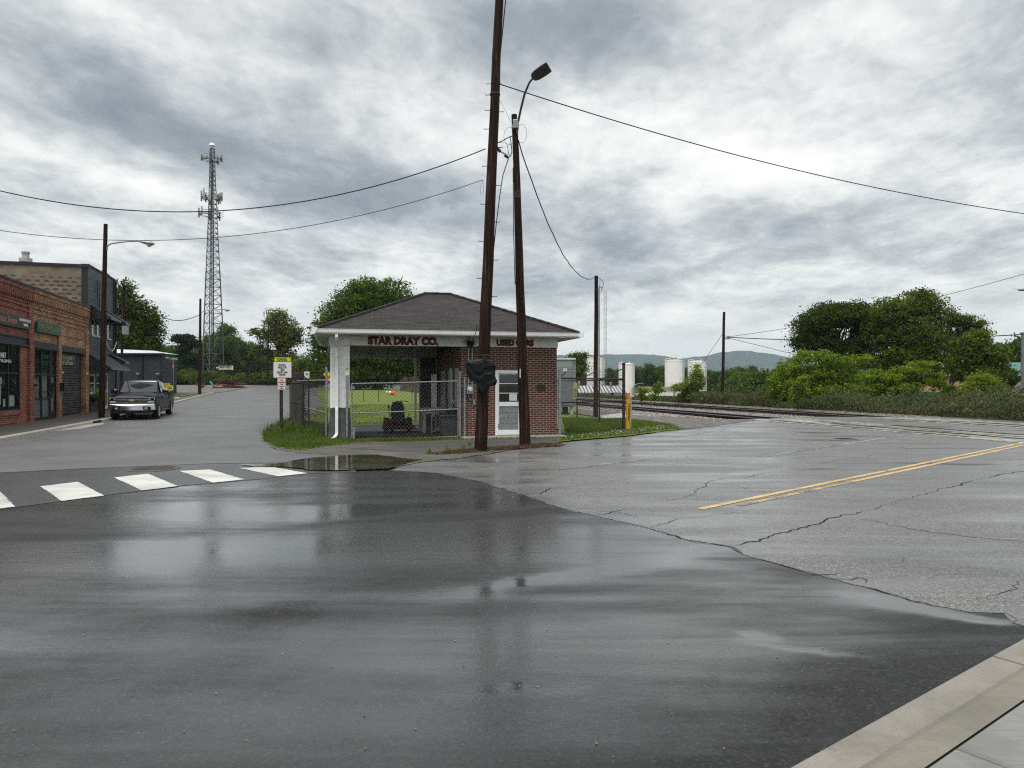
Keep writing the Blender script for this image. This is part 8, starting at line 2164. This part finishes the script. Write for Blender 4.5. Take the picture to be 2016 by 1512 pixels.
blades('weeds', 'small weeds and dead grass around the feet of the two near poles', lambda r, N: (lambda t: np.stack([-1.5 + t * 2.6 + r.normal(0, .12, N), 16.9 + t * 2.2 + r.normal(0, .13, N)], 1))(r.random(N)), 2600, .07, .008, [(0, (0.05, 0.022, 0.012)), (.6, (0.13, 0.07, 0.035)), (.85, (0.10, 0.14, 0.02)), (1, (0.15, 0.22, 0.03))], 7)
for i, (px, py, sc_, lab) in enumerate(((880, 893, .26, 'small green weed clump left of the big pole'), (912, 893, .22, 'young weed sprouting beside the foot of the big pole'), (845, 895, .12, 'low weed at the edge of the forecourt, farthest left'), (924, 880, .16, 'weed stem close behind the big pole'))):
    x, y = G(px, py); o = thing('weed', lab, 'weed', (x, y, .015)); foliage_mesh('leaves', [(0, 0, sc_ * .5, sc_ * .30, sc_ * .30, sc_ * .5)], 14, 7, .022, .020, LF_BRIGHT, o, 90 + i)
def mulch():
    r = np.random.default_rng(8); N = 5200; t = r.random(N); c = np.stack([-1.75 + t * 3.0 + r.normal(0, .14, N), 16.7 + t * 2.5 + r.normal(0, .16, N), np.full(N, .022) + r.random(N) * .02], 1)
    a = r.uniform(0, 2 * PI, N); l = r.uniform(.02, .07, N); w = r.uniform(.004, .012, N); d = np.stack([np.cos(a), np.sin(a), r.uniform(-.25, .35, N)], 1) * l[:, None]; p = np.stack([-np.sin(a), np.cos(a), np.zeros(N)], 1) * w[:, None]
    m, nt, b = new_mat('mulch'); g = nt.node('ShaderNodeNewGeometry'); nt.l.new(nt.ramp(g.outputs['Random Per Island'], [(0, (0.020, 0.010, 0.007)), (.6, (0.085, 0.038, 0.022)), (.93, (0.16, 0.09, 0.05)), (1, (0.45, 0.34, 0.18))]), b.inputs['Base Color'])
    tag(np_mesh('pole_litter', np.stack([c - d - p, c - d + p, c + d + p, c + d - p], 1), 4, m), 'brown wood chips and dead leaves at the feet of the two near poles', kind='stuff')
mulch()
def clover():
    r = np.random.default_rng(9); q = in_poly([G(1101, 870), G(1160, 865), G(1230, 859), G(1300, 850), G(1342, 844.5), G(1300, 841), G(1245, 848), G(1180, 856), G(1110, 863)])(r, 260)
    c = np.concatenate([q, np.full((len(q), 1), .09)], 1); s = .010 * r.uniform(.6, 1.3, len(q))[:, None]
    ax = [np.array(v) for v in ((1, 0, 0), (0, 1, 0), (-1, 0, 0), (0, -1, 0))]; f = []
    for i in range(4):
        for zz in (1, -1): f.append(np.stack([c + ax[i] * s, c + ax[(i + 1) % 4] * s, c + np.array([0, 0, zz]) * s], 1))
    tag(np_mesh('clover_flowers', np.concatenate(f), 3, mat_plain('petal_white', (0.7, 0.7, 0.62), .7)), 'white clover flowers dotted through the grass verge', kind='stuff')
clover()

# brown and green weed belt behind the tracks
def belt(name, label, N, n0, n1, t0, t1, h, leaf, stops, seed, per=6, hz=1.0):
    r = np.random.default_rng(seed); t = r.uniform(t0, t1, N); n = n0 + (n1 - n0) * r.random(N) ** 1.3
    x = T0.x + TD.x * t + TN.x * n; y = T0.y + TD.y * t + TN.y * n
    nz = np.array([mnoise.noise(Vector((a * .22, b * .22, seed))) + .6 * mnoise.noise(Vector((a * .8, b * .8, seed))) for a, b in zip(x, y)])
    hh = h * (0.72 + .75 * nz) * r.uniform(.6, 1.15, N); hh = np.maximum(hh, .15)
    z = np.array([zg(a, b) for a, b in zip(x, y)])
    k = np.repeat(np.arange(N), per); M_ = len(k); u = r.random(M_) ** .7
    P = np.stack([x[k] + r.normal(0, .13, M_), y[k] + r.normal(0, .13, M_), z[k] + hh[k] * u], 1)
    nr = r.normal(size=(M_, 3)); nr[:, 2] *= .6; nr /= np.linalg.norm(nr, axis=1)[:, None]; a = np.cross(nr, r.normal(size=(M_, 3))); a /= np.linalg.norm(a, axis=1)[:, None]; a[:, 2] = np.abs(a[:, 2]) + .3; b_ = np.cross(nr, a)
    s = leaf * r.uniform(.5, 1.4, M_); v = np.stack([P - a * s[:, None], P + b_ * (s * .35)[:, None], P + a * s[:, None], P - b_ * (s * .35)[:, None]], 1)
    m, nt, b = new_mat(name + '_leaf'); g = nt.node('ShaderNodeNewGeometry'); ns = nt.noise(nt.mapping(obj_co(nt), scale=(1, 1, .6)), .45, 4, .65)
    f = nt.math('ADD', nt.math('MULTIPLY', g.outputs['Random Per Island'], .35), nt.math('MULTIPLY', nt.mapr(ns, .32, .68, 0, 1), .65))
    nt.l.new(nt.ramp(f, stops), b.inputs['Base Color']); b.inputs['Roughness'].default_value = .7
    tag(np_mesh(name, v, 4, m), label, kind='stuff')
BR = [(0, (0.022, 0.040, 0.006)), (.42, (0.060, 0.090, 0.012)), (.56, (0.060, 0.058, 0.018)), (.70, (0.085, 0.052, 0.024)), (.86, (0.10, 0.135, 0.022)), (1, (0.20, 0.19, 0.09))]
belt('weed_belt', 'belt of tall brown and green weeds beyond the railway tracks', 26000, 10.9, 18.5, -8, 34, 1.15, .06, BR, 1, 7)
belt('weed_belt', 'brown and green weeds running along the far tracks toward the tanks', 7000, 10.9, 17, 34, 46, .95, .075, BR, 2, 6)
belt('low_weeds', 'low green weeds along the far tracks before the white tanks', 6000, 10.9, 15, 46, 84, .30, .08, BR, 5, 5)
belt('weed_belt', 'greyish green weeds behind the level crossing at the right', 22000, 11.8, 20, -24, 10, .85, .055, [(0, (0.025, 0.045, 0.012)), (.5, (0.075, 0.10, 0.035)), (.8, (0.12, 0.15, 0.05)), (1, (0.16, 0.14, 0.08))], 3, 7)
belt('dry_brush', 'rusty brown dry brush behind the right fence by the white building', 1600, 3.4, 6.0, 45, 72, .9, .12, [(0, (0.06, 0.035, 0.018)), (1, (0.17, 0.10, 0.05))], 4, 6) if False else None

# low vines and branches on the left fence
foli = thing('fence_vine', 'grey dry vine tangled in the far half of the left fence', 'vine', (-8.1, 27.0, 0))
vm = MB(); rv = random.Random(4)
for k in range(26):
    p = Vector((rv.uniform(-.9, .8), 0, 0)); p.y = -p.x * 2.3; z = rv.uniform(0, .3); pts = []
    for j in range(6): pts.append((p.x + rv.uniform(-.1, .1), p.y + rv.uniform(-.1, .1), z)); z += rv.uniform(.15, .4)
    vm.tube(pts, rv.uniform(.006, .016), 4)
vm.build('stems', mat_plain('dry_vine', (0.16, 0.14, 0.12), .8), foli, uv=False)
foliage_mesh('leaves', [(.1, -.1, .35, .5, .9, .35)], 70, 9, .10, .03, LF_DARK, foli, 99)

# ------------------------------------------------------------------ haze: one even box of air
def haze():
    m = bpy.data.materials.new('air'); m.use_nodes = True; nt = NT(m.node_tree); nt.n.clear()
    out = nt.node('ShaderNodeOutputMaterial'); v = nt.node('ShaderNodeVolumePrincipled'); nt.l.new(v.outputs[0], out.inputs[1])
    v.inputs['Color'].default_value = (0.66, 0.82, 1.0, 1); v.inputs['Density'].default_value = HAZE; v.inputs['Anisotropy'].default_value = 0.0
    o = MB().box(-5200, 5200, -3200, 6300, -12, 190).build('haze', m, uv=False); tag(o, kind='stuff', label='thin pale air between the camera and the distant hills')
    o.visible_shadow = True
HAZE = 0.00014
haze()
